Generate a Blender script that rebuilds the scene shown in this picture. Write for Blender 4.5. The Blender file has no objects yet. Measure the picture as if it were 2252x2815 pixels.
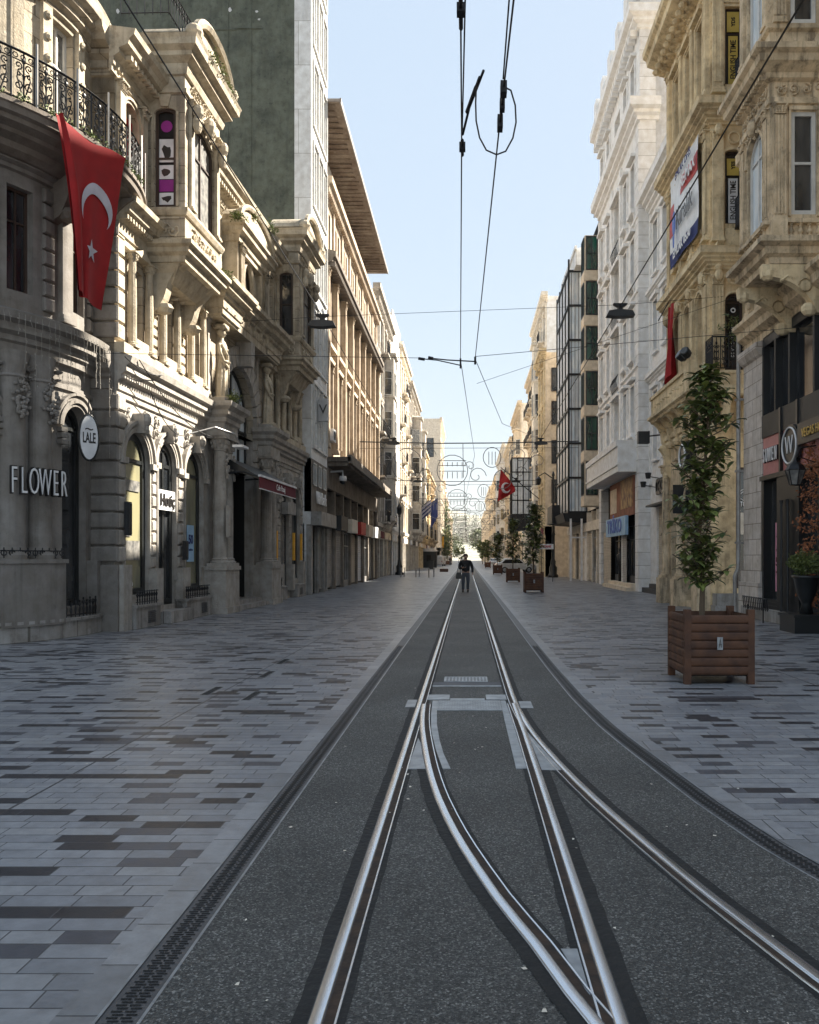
import bpy, math, random
from mathutils import Vector, Matrix
R = math.radians
PI = math.pi
random.seed(7)
S = bpy.context.scene
COL = S.collection

# ---------------------------------------------------------------- materials
def _mat(name):
    m = bpy.data.materials.new(name); m.use_nodes = True
    nt = m.node_tree; b = nt.nodes['Principled BSDF']
    return m, nt, b, nt.nodes, nt.links

def plain(name, col, rough=.6, metal=0., bump=0., bscale=30., spec=.5, emit=0., two=None, vscale=3.):
    m, nt, b, N, L = _mat(name)
    b.inputs['Roughness'].default_value = rough
    b.inputs['Metallic'].default_value = metal
    b.inputs['Specular IOR Level'].default_value = spec
    b.inputs['Base Color'].default_value = (*col, 1)
    if emit:
        b.inputs['Emission Color'].default_value = (*col, 1); b.inputs['Emission Strength'].default_value = emit
    tc = N.new('ShaderNodeTexCoord')
    if two is None: two = tuple(c*.78 for c in col)
    nz = N.new('ShaderNodeTexNoise'); nz.inputs['Scale'].default_value = vscale; nz.inputs['Detail'].default_value = 5
    L.new(tc.outputs['Object'], nz.inputs['Vector'])
    cr = N.new('ShaderNodeValToRGB'); cr.color_ramp.elements[0].position = .35; cr.color_ramp.elements[1].position = .65
    cr.color_ramp.elements[0].color = (*two, 1); cr.color_ramp.elements[1].color = (*col, 1)
    L.new(nz.outputs['Fac'], cr.inputs['Fac']); L.new(cr.outputs['Color'], b.inputs['Base Color'])
    if bump:
        n2 = N.new('ShaderNodeTexNoise'); n2.inputs['Scale'].default_value = bscale; n2.inputs['Detail'].default_value = 4
        L.new(tc.outputs['Object'], n2.inputs['Vector'])
        bp = N.new('ShaderNodeBump'); bp.inputs['Strength'].default_value = bump; bp.inputs['Distance'].default_value = .02
        L.new(n2.outputs['Fac'], bp.inputs['Height']); L.new(bp.outputs['Normal'], b.inputs['Normal'])
    return m

def stone(name, col, dirt=(.08, .065, .05), amt=.5, rough=.85, streak=1., bump=.35, joints=None):
    """weathered masonry: blotches, vertical rain streaks, fine grain, optional course joints"""
    m, nt, b, N, L = _mat(name)
    b.inputs['Roughness'].default_value = rough; b.inputs['Specular IOR Level'].default_value = .25
    tc = N.new('ShaderNodeTexCoord')
    n1 = N.new('ShaderNodeTexNoise'); n1.inputs['Scale'].default_value = .9; n1.inputs['Detail'].default_value = 8; n1.inputs['Roughness'].default_value = .65
    L.new(tc.outputs['Object'], n1.inputs['Vector'])
    mp = N.new('ShaderNodeMapping'); mp.inputs['Scale'].default_value = (5.5, 5.5, .45)
    L.new(tc.outputs['Object'], mp.inputs['Vector'])
    n2 = N.new('ShaderNodeTexNoise'); n2.inputs['Scale'].default_value = 1.; n2.inputs['Detail'].default_value = 6; n2.inputs['Roughness'].default_value = .6
    L.new(mp.outputs['Vector'], n2.inputs['Vector'])
    r1 = N.new('ShaderNodeMapRange'); r1.inputs['From Min'].default_value = .45; r1.inputs['From Max'].default_value = .75
    L.new(n1.outputs['Fac'], r1.inputs['Value'])
    r2 = N.new('ShaderNodeMapRange'); r2.inputs['From Min'].default_value = .5; r2.inputs['From Max'].default_value = .78
    L.new(n2.outputs['Fac'], r2.inputs['Value'])
    mu = N.new('ShaderNodeMath'); mu.operation = 'MULTIPLY'; mu.inputs[1].default_value = streak
    L.new(r2.outputs['Result'], mu.inputs[0])
    ad = N.new('ShaderNodeMath'); ad.operation = 'ADD'; ad.use_clamp = True
    L.new(r1.outputs['Result'], ad.inputs[0]); L.new(mu.outputs[0], ad.inputs[1])
    n5 = N.new('ShaderNodeTexNoise'); n5.inputs['Scale'].default_value = 5.5; n5.inputs['Detail'].default_value = 9; n5.inputs['Roughness'].default_value = .75
    L.new(tc.outputs['Object'], n5.inputs['Vector'])
    r5 = N.new('ShaderNodeMapRange'); r5.inputs['From Min'].default_value = .52; r5.inputs['From Max'].default_value = .72; r5.inputs['To Max'].default_value = .75; L.new(n5.outputs['Fac'], r5.inputs['Value'])
    a5 = N.new('ShaderNodeMath'); a5.operation = 'ADD'; a5.use_clamp = True; L.new(ad.outputs[0], a5.inputs[0]); L.new(r5.outputs[0], a5.inputs[1])
    sc = N.new('ShaderNodeMath'); sc.operation = 'MULTIPLY'; sc.inputs[1].default_value = amt
    L.new(a5.outputs[0], sc.inputs[0])
    n3 = N.new('ShaderNodeTexNoise'); n3.inputs['Scale'].default_value = 3.2; n3.inputs['Detail'].default_value = 6
    L.new(tc.outputs['Object'], n3.inputs['Vector'])
    cr = N.new('ShaderNodeValToRGB'); cr.color_ramp.elements[0].position = .3; cr.color_ramp.elements[1].position = .7
    cr.color_ramp.elements[0].color = (col[0]*.8, col[1]*.77, col[2]*.72, 1)
    cr.color_ramp.elements[1].color = (min(col[0]*1.1, .85), min(col[1]*1.1, .85), min(col[2]*1.1, .85), 1)
    L.new(n3.outputs['Fac'], cr.inputs['Fac'])
    mx = N.new('ShaderNodeMixRGB'); mx.inputs['Color2'].default_value = (*dirt, 1)
    L.new(sc.outputs[0], mx.inputs['Fac']); L.new(cr.outputs['Color'], mx.inputs['Color1'])
    n4 = N.new('ShaderNodeTexNoise'); n4.inputs['Scale'].default_value = 26; n4.inputs['Detail'].default_value = 6
    L.new(tc.outputs['Object'], n4.inputs['Vector'])
    hsrc = n4.outputs['Fac']; colsrc = mx.outputs['Color']
    if joints:
        bw, bh = joints
        m2 = N.new('ShaderNodeMapping'); m2.inputs['Rotation'].default_value = (R(90), 0, 0)
        sx = N.new('ShaderNodeSeparateXYZ'); L.new(tc.outputs['Object'], sx.inputs[0])
        a2 = N.new('ShaderNodeMath'); a2.operation = 'ADD'; L.new(sx.outputs[0], a2.inputs[0]); L.new(sx.outputs[1], a2.inputs[1])
        cb = N.new('ShaderNodeCombineXYZ'); L.new(a2.outputs[0], cb.inputs[0]); L.new(sx.outputs[2], cb.inputs[1])
        bt = N.new('ShaderNodeTexBrick'); bt.inputs['Scale'].default_value = 1; bt.inputs['Brick Width'].default_value = bw
        bt.inputs['Row Height'].default_value = bh; bt.inputs['Mortar Size'].default_value = .012; bt.inputs['Mortar Smooth'].default_value = .3
        bt.inputs['Color1'].default_value = (1, 1, 1, 1); bt.inputs['Color2'].default_value = (.86, .86, .86, 1); bt.inputs['Mortar'].default_value = (.45, .43, .4, 1)
        L.new(cb.outputs[0], bt.inputs['Vector'])
        m3 = N.new('ShaderNodeMixRGB'); m3.blend_type = 'MULTIPLY'; m3.inputs['Fac'].default_value = 1
        L.new(mx.outputs['Color'], m3.inputs['Color1']); L.new(bt.outputs['Color'], m3.inputs['Color2']); colsrc = m3.outputs['Color']
    L.new(colsrc, b.inputs['Base Color'])
    bp = N.new('ShaderNodeBump'); bp.inputs['Strength'].default_value = bump; bp.inputs['Distance'].default_value = .02
    L.new(hsrc, bp.inputs['Height']); L.new(bp.outputs['Normal'], b.inputs['Normal'])
    return m

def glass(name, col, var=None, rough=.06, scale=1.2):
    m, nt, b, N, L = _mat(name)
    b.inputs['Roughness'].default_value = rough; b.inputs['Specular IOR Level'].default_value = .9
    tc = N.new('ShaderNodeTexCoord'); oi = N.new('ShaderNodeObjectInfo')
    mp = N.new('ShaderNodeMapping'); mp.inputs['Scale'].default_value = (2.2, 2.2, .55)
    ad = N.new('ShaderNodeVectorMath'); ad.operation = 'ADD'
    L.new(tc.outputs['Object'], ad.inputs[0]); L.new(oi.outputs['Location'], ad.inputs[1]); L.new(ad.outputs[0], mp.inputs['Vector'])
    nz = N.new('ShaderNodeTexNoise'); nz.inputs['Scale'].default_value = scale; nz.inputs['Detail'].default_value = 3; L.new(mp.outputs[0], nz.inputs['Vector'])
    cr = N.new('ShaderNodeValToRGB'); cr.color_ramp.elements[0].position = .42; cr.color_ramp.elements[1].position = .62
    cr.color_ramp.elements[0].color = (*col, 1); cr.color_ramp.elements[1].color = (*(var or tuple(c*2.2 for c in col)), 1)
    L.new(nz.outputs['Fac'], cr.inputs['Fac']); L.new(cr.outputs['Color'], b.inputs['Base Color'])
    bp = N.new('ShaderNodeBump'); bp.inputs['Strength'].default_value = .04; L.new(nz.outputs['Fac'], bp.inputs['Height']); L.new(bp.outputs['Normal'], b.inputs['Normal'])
    return m

M = {}
M['stone'] = stone('warm_limestone', (.46, .40, .315), amt=.55, bump=.6, joints=(1.1, .42))
M['stone_trim'] = stone('limestone_trim', (.49, .43, .335), amt=.55, bump=.6)
M['stone_dark'] = stone('dark_limestone', (.19, .165, .145), amt=.5)  # one even, darker limestone tone
M['stone_grey'] = stone('shade_darkened_grey_stone', (.225, .21, .195), amt=.42, dirt=(.06, .055, .05))  # grey stone with the shade of the lower left front put into its colour
M['stone_ground'] = stone('grey_beige_painted_stone', (.40, .375, .345), amt=.4, dirt=(.07, .065, .06), bump=.6)
M['marble'] = stone('plinth_marble', (.36, .35, .34), amt=.55, rough=.5, joints=(.75, 3.))
M['ochre'] = stone('ochre_stone', (.78, .61, .38), amt=.68, dirt=(.12, .085, .05))
M['ochre_trim'] = stone('ochre_trim', (.80, .65, .43), amt=.55, dirt=(.1, .07, .045))
M['sand'] = stone('sandstone', (.70, .57, .40), amt=.7, dirt=(.06, .05, .04), streak=1.3)
M['pale'] = stone('pale_ashlar', (.62, .57, .53), amt=.3, joints=(.6, .42))
M['white'] = stone('white_painted_masonry', (.84, .84, .84), amt=.14, dirt=(.35, .32, .3), bump=.2)
M['white_course'] = stone('white_coursed_masonry', (.84, .84, .85), amt=.14, dirt=(.35, .33, .31), bump=.2, joints=(9., .62))
M['white_blue'] = stone('white_panel_cladding', (.76, .78, .81), amt=.1, dirt=(.3, .3, .32), bump=.1, joints=(1.1, 1.9), rough=.5)
M['render_grey'] = stone('grey_render', (.60, .61, .63), amt=.3, dirt=(.2, .2, .21))
M['green_wall'] = stone('mossy_dark_render', (.125, .14, .115), amt=.75, dirt=(.03, .035, .032), rough=.9, bump=.5, streak=.35)
M['timber_eave'] = stone('flaking_timber_soffit', (.13, .095, .07), amt=.8, dirt=(.28, .23, .18), streak=.3)
M['brown_stone'] = stone('tan_stone', (.50, .42, .33), amt=.55, dirt=(.14, .09, .06))
M['cream'] = stone('cream_render', (.72, .62, .49), amt=.25, dirt=(.25, .2, .15))
M['cream2'] = stone('pale_cream_render', (.76, .70, .61), amt=.22, dirt=(.25, .22, .18))
M['grey_stone'] = stone('grey_carved_stone', (.50, .47, .43), amt=.4)
M['concrete'] = stone('stained_concrete', (.24, .215, .19), amt=.7)
M['brick_red'] = stone('brick_red_render', (.33, .15, .1), amt=.4)
M['roof'] = plain('roof_sheet', (.2, .18, .17), .8)
M['roof_tile'] = plain('clay_roof_tiles', (.3, .14, .09), .85)
M['dark_metal'] = plain('dark_grey_metal', (.035, .037, .04), .5, .3)
M['iron'] = plain('black_wrought_iron', (.018, .018, .02), .5, .4)
M['blackpaint'] = plain('black_shopfront_paint', (.014, .016, .017), .35)
M['white_frame'] = plain('white_window_frame', (.62, .61, .58), .5)
M['brown_frame'] = plain('dark_brown_window_frame', (.045, .026, .018), .5)
M['glass'] = glass('dark_window_glass', (.012, .014, .017), (.05, .052, .055))
M['glass_blue'] = glass('sky_painted_glass', (.55, .64, .72), (.78, .83, .86), rough=.05, scale=2.)  # pale base colour holds a painted sky reflection
M['glass_green'] = glass('green_tinted_glass', (.008, .03, .022), (.015, .085, .06))
M['glass_shop'] = glass('pale_shop_glass', (.27, .25, .15), (.14, .14, .10), scale=.9)  # pale green-yellow pane tone
M['curtain'] = plain('pale_curtain_behind_glass', (.25, .24, .22), .4, two=(.08, .08, .08), vscale=6)
M['shutter'] = plain('galvanised_shutter', (.34, .33, .32), .45, .3, two=(.22, .21, .2))
M['shutter_tan'] = plain('cream_roller_shutter', (.50, .43, .33), .55)
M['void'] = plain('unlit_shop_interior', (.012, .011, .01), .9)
M['sign_white'] = plain('white_sign_face', (.75, .76, .78), .4)
M['letter_white'] = plain('white_letter_face', (.8, .8, .8), .4)
M['letter_dark'] = plain('dark_letter_face', (.02, .018, .018), .4)
M['gold'] = plain('gold_letter_face', (.6, .42, .12), .35, .5)
M['red'] = plain('red_flag_cloth', (.33, .006, .008), .8)
M['red_paint'] = plain('red_sign_face', (.5, .02, .015), .5)
M['flag_white'] = plain('white_flag_cloth', (.55, .53, .6), .8)
M['blue_sign'] = plain('blue_sign_face', (.05, .14, .5), .5)
M['navy'] = plain('navy_cloth', (.02, .035, .16), .8)
M['lightblue'] = plain('light_blue_poster', (.35, .55, .75), .6)
M['pink'] = plain('pink_fascia', (.52, .22, .21), .5)
M['pink_poster'] = plain('pink_poster', (.72, .32, .42), .6)
M['yellow'] = plain('yellow_poster', (.62, .46, .10), .6)
M['orange'] = plain('orange_light_box', (.85, .42, .03), .5)
M['magenta'] = plain('magenta_disc', (.3, .02, .25), .6)
M['burgundy'] = plain('burgundy_awning_cloth', (.13, .012, .022), .85)
M['wood'] = plain('varnished_planter_timber', (.10, .040, .017), .7, two=(.05, .02, .01), bump=.3, bscale=20, vscale=5)
M['darkwood'] = plain('dark_stained_timber', (.05, .022, .014), .5, bump=.2)
M['soil'] = plain('potting_soil', (.03, .02, .014), .95, bump=.8, bscale=40)
M['bark'] = plain('grey_brown_bark', (.12, .085, .055), .9, bump=.6, bscale=60)
def leafmat(name, a, b2, rough=.4):
    m, nt, b, N, L = _mat(name)
    g = N.new('ShaderNodeNewGeometry'); cr = N.new('ShaderNodeValToRGB')
    cr.color_ramp.elements[0].color = (*a, 1); cr.color_ramp.elements[1].color = (*b2, 1)
    L.new(g.outputs['Random Per Island'], cr.inputs['Fac']); L.new(cr.outputs['Color'], b.inputs['Base Color'])
    b.inputs['Roughness'].default_value = rough
    return m
M['leaf'] = leafmat('magnolia_leaf', (.028, .05, .014), (.19, .22, .06))
M['leaf_bright'] = leafmat('weed_leaf', (.05, .08, .02), (.16, .19, .06), .7)
M['leaf_far'] = leafmat('street_tree_leaf', (.03, .055, .015), (.13, .16, .05), .7)
M['leaf_rust'] = leafmat('rust_garland_leaf', (.12, .04, .015), (.4, .14, .05), .7)
M['steel'] = None

# ---------------------------------------------------------------- mesh builder
class Face:
    """a facade plane inside a building: s runs along it, d stands out of it"""
    def __init__(s, ou=0., od=0., ang=0.): s.ou, s.od, s.a = ou, od, R(ang)
    def __call__(s, u, d, z):
        c, n = math.cos(s.a), math.sin(s.a)
        x = s.ou + u*c + d*n; y = -s.od + u*n - d*c
        return (x, y, z)
    def place(s, u, d, z): return Vector(s(u, d, z)), s.a
class Bow:
    """a facade bent round a vertical cylinder: s is arc length at radius r, growing with u"""
    def __init__(s, r, ou=0., od=0.): s.r, s.ou, s.od = r, ou, od
    def __call__(s, u, d, z):
        a = u/s.r; q = s.r+d
        return (s.ou + q*math.sin(a), -(s.od + q*math.cos(a)), z)
    def place(s, u, d, z): return Vector(s(u, d, z)), -u/s.r*-1.
FLAT = Face()

class MB:
    def __init__(s, xf=FLAT): s.v = []; s.f = []; s.xf = xf
    def add(s, vs, fs):
        o = len(s.v); s.v += [s.xf(*p) for p in vs]; s.f += [tuple(i+o for i in f) for f in fs]
        return s
    def box(s, u0, u1, d0, d1, z0, z1, seg=1):
        for k in range(seg):
            a = u0+(u1-u0)*k/seg; b = u0+(u1-u0)*(k+1)/seg
            fs = [(0, 3, 2, 1), (4, 5, 6, 7), (0, 1, 5, 4), (2, 3, 7, 6)]
            if k == 0: fs.append((3, 0, 4, 7))
            if k == seg-1: fs.append((1, 2, 6, 5))
            s.add([(a, d0, z0), (b, d0, z0), (b, d1, z0), (a, d1, z0), (a, d0, z1), (b, d0, z1), (b, d1, z1), (a, d1, z1)], fs)
        return s
    def quad(s, a, b, c, d): return s.add([a, b, c, d], [(0, 1, 2, 3)])
    def blk(s, u0, u1, z0, z1, d, c=.02, d0=0.):
        """bevelled block standing out of the wall"""
        vs = [(u0, d0, z0), (u1, d0, z0), (u1, d0, z1), (u0, d0, z1),
              (u0, d-c, z0), (u1, d-c, z0), (u1, d-c, z1), (u0, d-c, z1),
              (u0+c, d, z0+c), (u1-c, d, z0+c), (u1-c, d, z1-c), (u0+c, d, z1-c)]
        fs = [(0, 1, 5, 4), (1, 2, 6, 5), (2, 3, 7, 6), (3, 0, 4, 7), (4, 5, 9, 8), (5, 6, 10, 9), (6, 7, 11, 10), (7, 4, 8, 11), (8, 9, 10, 11)]
        return s.add(vs, fs)
    def mould(s, path, prof, closed=False):
        """sweep a profile of (out, z) along a plan path of (u, d)"""
        n = len(path); offs = []
        for i, p in enumerate(path):
            def nrm(a, b):
                t = (b[0]-a[0], b[1]-a[1]); l = math.hypot(*t) or 1; return (-t[1]/l, t[0]/l)
            if closed: n0 = nrm(path[i-1], p); n1 = nrm(p, path[(i+1) % n])
            else:
                n0 = nrm(path[i-1], p) if i else nrm(p, path[1])
                n1 = nrm(p, path[i+1]) if i < n-1 else n0
            mx, my = n0[0]+n1[0], n0[1]+n1[1]; k = 1+n0[0]*n1[0]+n0[1]*n1[1]; k = max(k, .3)
            offs.append((mx/k, my/k))
        m = len(prof); vs = []
        for p, o in zip(path, offs):
            for (q, z) in prof: vs.append((p[0]+o[0]*q, p[1]+o[1]*q, z))
        fs = []
        for i in range(n if closed else n-1):
            j = (i+1) % n
            for k in range(m-1): fs.append((i*m+k, j*m+k, j*m+k+1, i*m+k+1))
        if not closed: fs += [tuple(range(m)), tuple(reversed(range((n-1)*m, n*m)))]
        return s.add(vs, fs)
    def prism(s, pts, a0, a1, axis='d'):
        """pts in (u,z) extruded d0..d1 (axis d), or pts in (d,z) extruded u0..u1 (axis u)"""
        n = len(pts); f = (lambda p, a: (p[0], a, p[1])) if axis == 'd' else (lambda p, a: (a, p[0], p[1]))
        vs = [f(p, a0) for p in pts]+[f(p, a1) for p in pts]
        return s.add(vs, [tuple(range(n)), tuple(reversed(range(n, 2*n)))]+[(i, (i+1) % n, n+(i+1) % n, n+i) for i in range(n)])
    def tube(s, pts, r, n=6, closed=False, taper=None):
        pts = [Vector(p) for p in pts]; N_ = len(pts); vs = []; ref = None
        for i, p in enumerate(pts):
            if closed: t = pts[(i+1) % N_]-pts[i-1]
            else: t = pts[min(i+1, N_-1)]-pts[max(i-1, 0)]
            if t.length < 1e-9: t = Vector((0, 0, 1))
            t.normalize()
            if ref is None: ref = Vector((0, 0, 1)) if abs(t.z) < .9 else Vector((1, 0, 0))
            a = t.cross(ref); 
            if a.length < 1e-6: a = t.cross(Vector((0, 1, 0)))
            a.normalize(); b = a.cross(t).normalized(); ref = b
            rr = r if taper is None else taper[i]
            for k in range(n):
                w = 2*PI*k/n; q = p+a*(math.cos(w)*rr)+b*(math.sin(w)*rr); vs.append(tuple(q))
        fs = []
        for i in range(N_ if closed else N_-1):
            j = (i+1) % N_
            for k in range(n): fs.append((i*n+k, i*n+(k+1) % n, j*n+(k+1) % n, j*n+k))
        if not closed: fs += [tuple(reversed(range(n))), tuple(range((N_-1)*n, N_*n))]
        return s.add(vs, fs)
    def lathe(s, cu, cd, prof, n=12, a0=0., a1=2*PI, sx=1., sd=1.):
        full = abs(a1-a0-2*PI) < 1e-6; m = len(prof); c = n if full else n+1; vs = []
        for (r, z) in prof:
            for k in range(c):
                a = a0+(a1-a0)*k/n; vs.append((cu+r*sx*math.cos(a), cd+r*sd*math.sin(a), z))
        fs = []
        for i in range(m-1):
            for k in range(n if full else n): 
                k2 = (k+1) % c
                fs.append((i*c+k, i*c+k2, (i+1)*c+k2, (i+1)*c+k))
        fs += [tuple(range(c))[::-1], tuple(range((m-1)*c, m*c))]
        return s.add(vs, fs)
    def ell(s, c, r, n=8, m=5):
        prof = [(math.sin(PI*i/m), -math.cos(PI*i/m)) for i in range(m+1)]
        vs = []
        for (q, z) in prof:
            for k in range(n):
                a = 2*PI*k/n; vs.append((c[0]+r[0]*q*math.cos(a), c[1]+r[1]*q*math.sin(a), c[2]+r[2]*z))
        fs = []
        for i in range(m):
            for k in range(n): fs.append((i*n+k, i*n+(k+1) % n, (i+1)*n+(k+1) % n, (i+1)*n+k))
        return s.add(vs, fs)
    def build(s, name, mat, parent=None, smooth=False, loc=None, rot=None):
        me = bpy.data.meshes.new(name); me.from_pydata([tuple(v) for v in s.v], [], s.f); me.update()
        me.materials.append(M[mat] if isinstance(mat, str) else mat)
        me.validate()
        if smooth: me.polygons.foreach_set('use_smooth', [True]*len(me.polygons))
        o = bpy.data.objects.new(name, me); COL.objects.link(o); o.parent = parent
        if loc is not None: o.location = loc
        if rot is not None: o.rotation_euler = rot
        return o

def tag(o, label=None, cat=None, group=None, kind=None):
    if label: o['label'] = label
    if cat: o['category'] = cat
    if group: o['group'] = group
    if kind: o['kind'] = kind
    return o
def thing(name, label, cat, loc=(0, 0, 0), rz=0., group=None):
    o = bpy.data.objects.new(name, None); COL.objects.link(o); o.empty_display_size = .3
    o.location = loc; o.rotation_euler = (0, 0, R(rz)); tag(o, label, cat, group); return o
def inst(name, me, parent, loc, rz=0., scale=None):
    o = bpy.data.objects.new(name, me); COL.objects.link(o); o.parent = parent; o.location = loc; o.rotation_euler = (0, 0, rz)
    if scale: o.scale = scale
    return o
def copy_tree(o, parent=None):
    c = o.copy(); COL.objects.link(c); c.parent = parent
    for ch in list(o.children): copy_tree(ch, c)
    return c
def text(name, body, size, mat, parent, loc, rot=(90, 0, 0), ext=.02, sx=1., align='CENTER', off=0., space=1.):
    cu = bpy.data.curves.new(name, 'FONT'); cu.body = body; cu.size = size; cu.extrude = ext; cu.align_x = align; cu.align_y = 'CENTER'
    cu.offset = off; cu.resolution_u = 3; cu.space_character = space
    o = bpy.data.objects.new('tmp', cu); COL.objects.link(o)
    dg = bpy.context.evaluated_depsgraph_get(); dg.update()
    me = bpy.data.meshes.new_from_object(o.evaluated_get(dg)); bpy.data.objects.remove(o)
    me.name = name; me.materials.clear(); me.materials.append(M[mat] if isinstance(mat, str) else mat)
    q = bpy.data.objects.new(name, me); COL.objects.link(q); q.parent = parent; q.location = loc
    q.rotation_euler = tuple(R(a) for a in rot); q.scale = (sx, 1, 1)
    return q

# ---------------------------------------------------------------- facade kit
def arc(cu, cz, r, a0, a1, n, rz=None):
    rz = rz or r
    return [(cu+r*math.cos(R(a0+(a1-a0)*i/n)), cz+rz*math.sin(R(a0+(a1-a0)*i/n))) for i in range(n+1)]
def headpts(a, b, zt, kind, n=12):
    """points of an opening's head from b to a"""
    w = (b-a)/2
    if kind == 'a': return arc((a+b)/2, zt-w, w, 0, 180, n)
    if kind == 's': return arc((a+b)/2, zt-w*.35, w, 0, 180, n, w*.35)
    return [(b, zt), (a, zt)]
def spring(a, b, zt, kind): return zt-(b-a)/2*(1 if kind == 'a' else .35 if kind == 's' else 0)
def wallp(mb, u0, u1, z0, z1, ops, dep=.28, d=0., seg=0):
    us = {u0, u1}; zs = {z0, z1}
    for o in ops: us |= {o[0], o[1]}; zs |= {o[2], o[3]}
    if seg:
        n = max(1, int((u1-u0)/seg)); us |= {u0+(u1-u0)*i/n for i in range(n+1)}
    us = sorted(x for x in us if u0-1e-6 <= x <= u1+1e-6); zs = sorted(x for x in zs if z0-1e-6 <= x <= z1+1e-6)
    for i in range(len(us)-1):
        for j in range(len(zs)-1):
            cu, cz = (us[i]+us[i+1])/2, (zs[j]+zs[j+1])/2
            if any(o[0] < cu < o[1] and o[2] < cz < o[3] for o in ops): continue
            mb.quad((us[i], d, zs[j]), (us[i+1], d, zs[j]), (us[i+1], d, zs[j+1]), (us[i], d, zs[j+1]))
    for o in ops:
        a, b, zb, zt, k = o; e = d-dep; sp = spring(a, b, zt, k)
        mb.quad((a, d, zb), (a, d, sp), (a, e, sp), (a, e, zb)); mb.quad((b, d, zb), (b, e, zb), (b, e, sp), (b, d, sp))
        mb.quad((a, d, zb), (a, e, zb), (b, e, zb), (b, d, zb))
        h = headpts(a, b, zt, k)
        for p, q in zip(h, h[1:]):
            mb.quad((p[0], d, p[1]), (p[0], e, p[1]), (q[0], e, q[1]), (q[0], d, q[1]))
            if k != 'r': mb.quad((p[0], d, p[1]), (q[0], d, q[1]), (q[0], d, zt), (p[0], d, zt))
WCACHE = {}
def win_meshes(w, h, kind, style, fm, gm, ft=.06):
    key = (round(w, 2), round(h, 2), kind, style, fm, gm, ft)
    if key in WCACHE: return WCACHE[key]
    fr = MB(); gl = MB()
    out = [(0, 0), (w, 0)]+headpts(0, w, h, kind); inn = [(ft, ft), (w-ft, ft)]+headpts(ft, w-ft, h-ft, kind)
    n = len(out)
    for i in range(n):
        j = (i+1) % n; a, b, c, e = out[i], out[j], inn[j], inn[i]
        fr.quad((a[0], .05, a[1]), (b[0], .05, b[1]), (c[0], .05, c[1]), (e[0], .05, e[1]))
        fr.quad((e[0], .05, e[1]), (c[0], .05, c[1]), (c[0], -.0, c[1]), (e[0], -.0, e[1]))
    sp = spring(ft, w-ft, h-ft, kind); q = ft*.6
    if 'm' in style: fr.box(w/2-q/2, w/2+q/2, .002, .045, ft, (h-ft) if kind == 'r' else h-ft*1.5)
    if 't' in style: zt = sp if kind == 'a' else h*.68; fr.box(ft, w-ft, .0, .04, zt-q/2, zt+q/2)
    if 'h' in style: fr.box(ft, w-ft, .0, .047, h*.5-q/2, h*.5+q/2)
    if 'g' in style:
        for i in (1, 2, 3): fr.box(ft, w-ft, 0., .035, h*i/4-q/3, h*i/4+q/3)
        for i in (1, 2): fr.box(w*i/3-q/3, w*i/3+q/3, 0., .03, ft, h-ft)
    gl.add([(p[0], .004, p[1]) for p in inn], [tuple(range(n))])
    def mk(mb, nm, mt):
        me = bpy.data.meshes.new(nm); me.from_pydata([tuple(v) for v in mb.v], [], mb.f); me.update(); me.materials.append(M[mt]); return me
    WCACHE[key] = (mk(fr, 'window_frame', fm), mk(gl, 'window_pane', gm)); return WCACHE[key]
def window(par, u0, u1, z0, z1, kind='r', style='mt', fm='white_frame', gm='glass', d=-.2, xf=FLAT, name='window', ft=.06):
    f, g = win_meshes(u1-u0, z1-z0, kind, style, fm, gm, ft)
    if isinstance(xf, Bow):
        a = ((u0+u1)/2)/xf.r; p = Vector(xf(( u0+u1)/2, d, z0)); t = Vector((math.cos(a), math.sin(a), 0))
        o = inst(name, f, par, p-t*(u1-u0)/2, a)
    else:
        p, a = xf.place(u0, d, z0); o = inst(name, f, par, p, a)
    inst('pane', g, o, (0, 0, 0)); return o
def archiv(mb, a, b, zt, prof, n=14, legs=0., kind='a', zb=None):
    """archivolt: bands following an opening's head; prof = list of (r0, r1, d0, d1) outside the opening"""
    for (r0, r1, d1) in prof:
        i_ = [(p[0], p[1]) for p in headpts(a-r0, b+r0, zt+r0, kind, n)]; o_ = headpts(a-r1, b+r1, zt+r1, kind, n)
        if kind == 'r': i_ = [(b+r0, zt+r0), (a-r0, zt+r0)]; o_ = [(b+r1, zt+r1), (a-r1, zt+r1)]
        if zb is not None:
            i_ = [(b+r0, zb)]+i_+[(a-r0, zb)]; o_ = [(b+r1, zb)]+o_+[(a-r1, zb)]
        for p, q, p2, q2 in zip(i_, i_[1:], o_, o_[1:]):
            mb.add([(p[0], 0, p[1]), (q[0], 0, q[1]), (q2[0], 0, q2[1]), (p2[0], 0, p2[1]), (p[0], d1, p[1]), (q[0], d1, q[1]), (q2[0], d1, q2[1]), (p2[0], d1, p2[1])],
                   [(4, 5, 6, 7), (0, 1, 5, 4), (2, 3, 7, 6), (0, 4, 7, 3), (1, 2, 6, 5)])
def cprof(z0, z1, out, steps=4, base=0.):
    """classical cornice profile rising and stepping outwards"""
    h = z1-z0; p = [(base, z0)]
    for i in range(steps):
        o = base+(out-base)*((i+1)/steps)**1.25; z = z0+h*.78*(i)/steps
        p += [(o, z+h*.05), (o, z+h*.78/steps*.85)]
    p += [(out, z1-h*.08), (out*1.03, z1), (0, z1+.03)]
    return p
def dentils(mb, u0, u1, z0, z1, d0, d1, w=.07, gap=.07):
    n = max(1, int((u1-u0)/(w+gap))); st = (u1-u0)/n
    for i in range(n): a = u0+st*(i+.5); mb.box(a-w/2, a+w/2, d0, d1, z0, z1)
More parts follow.
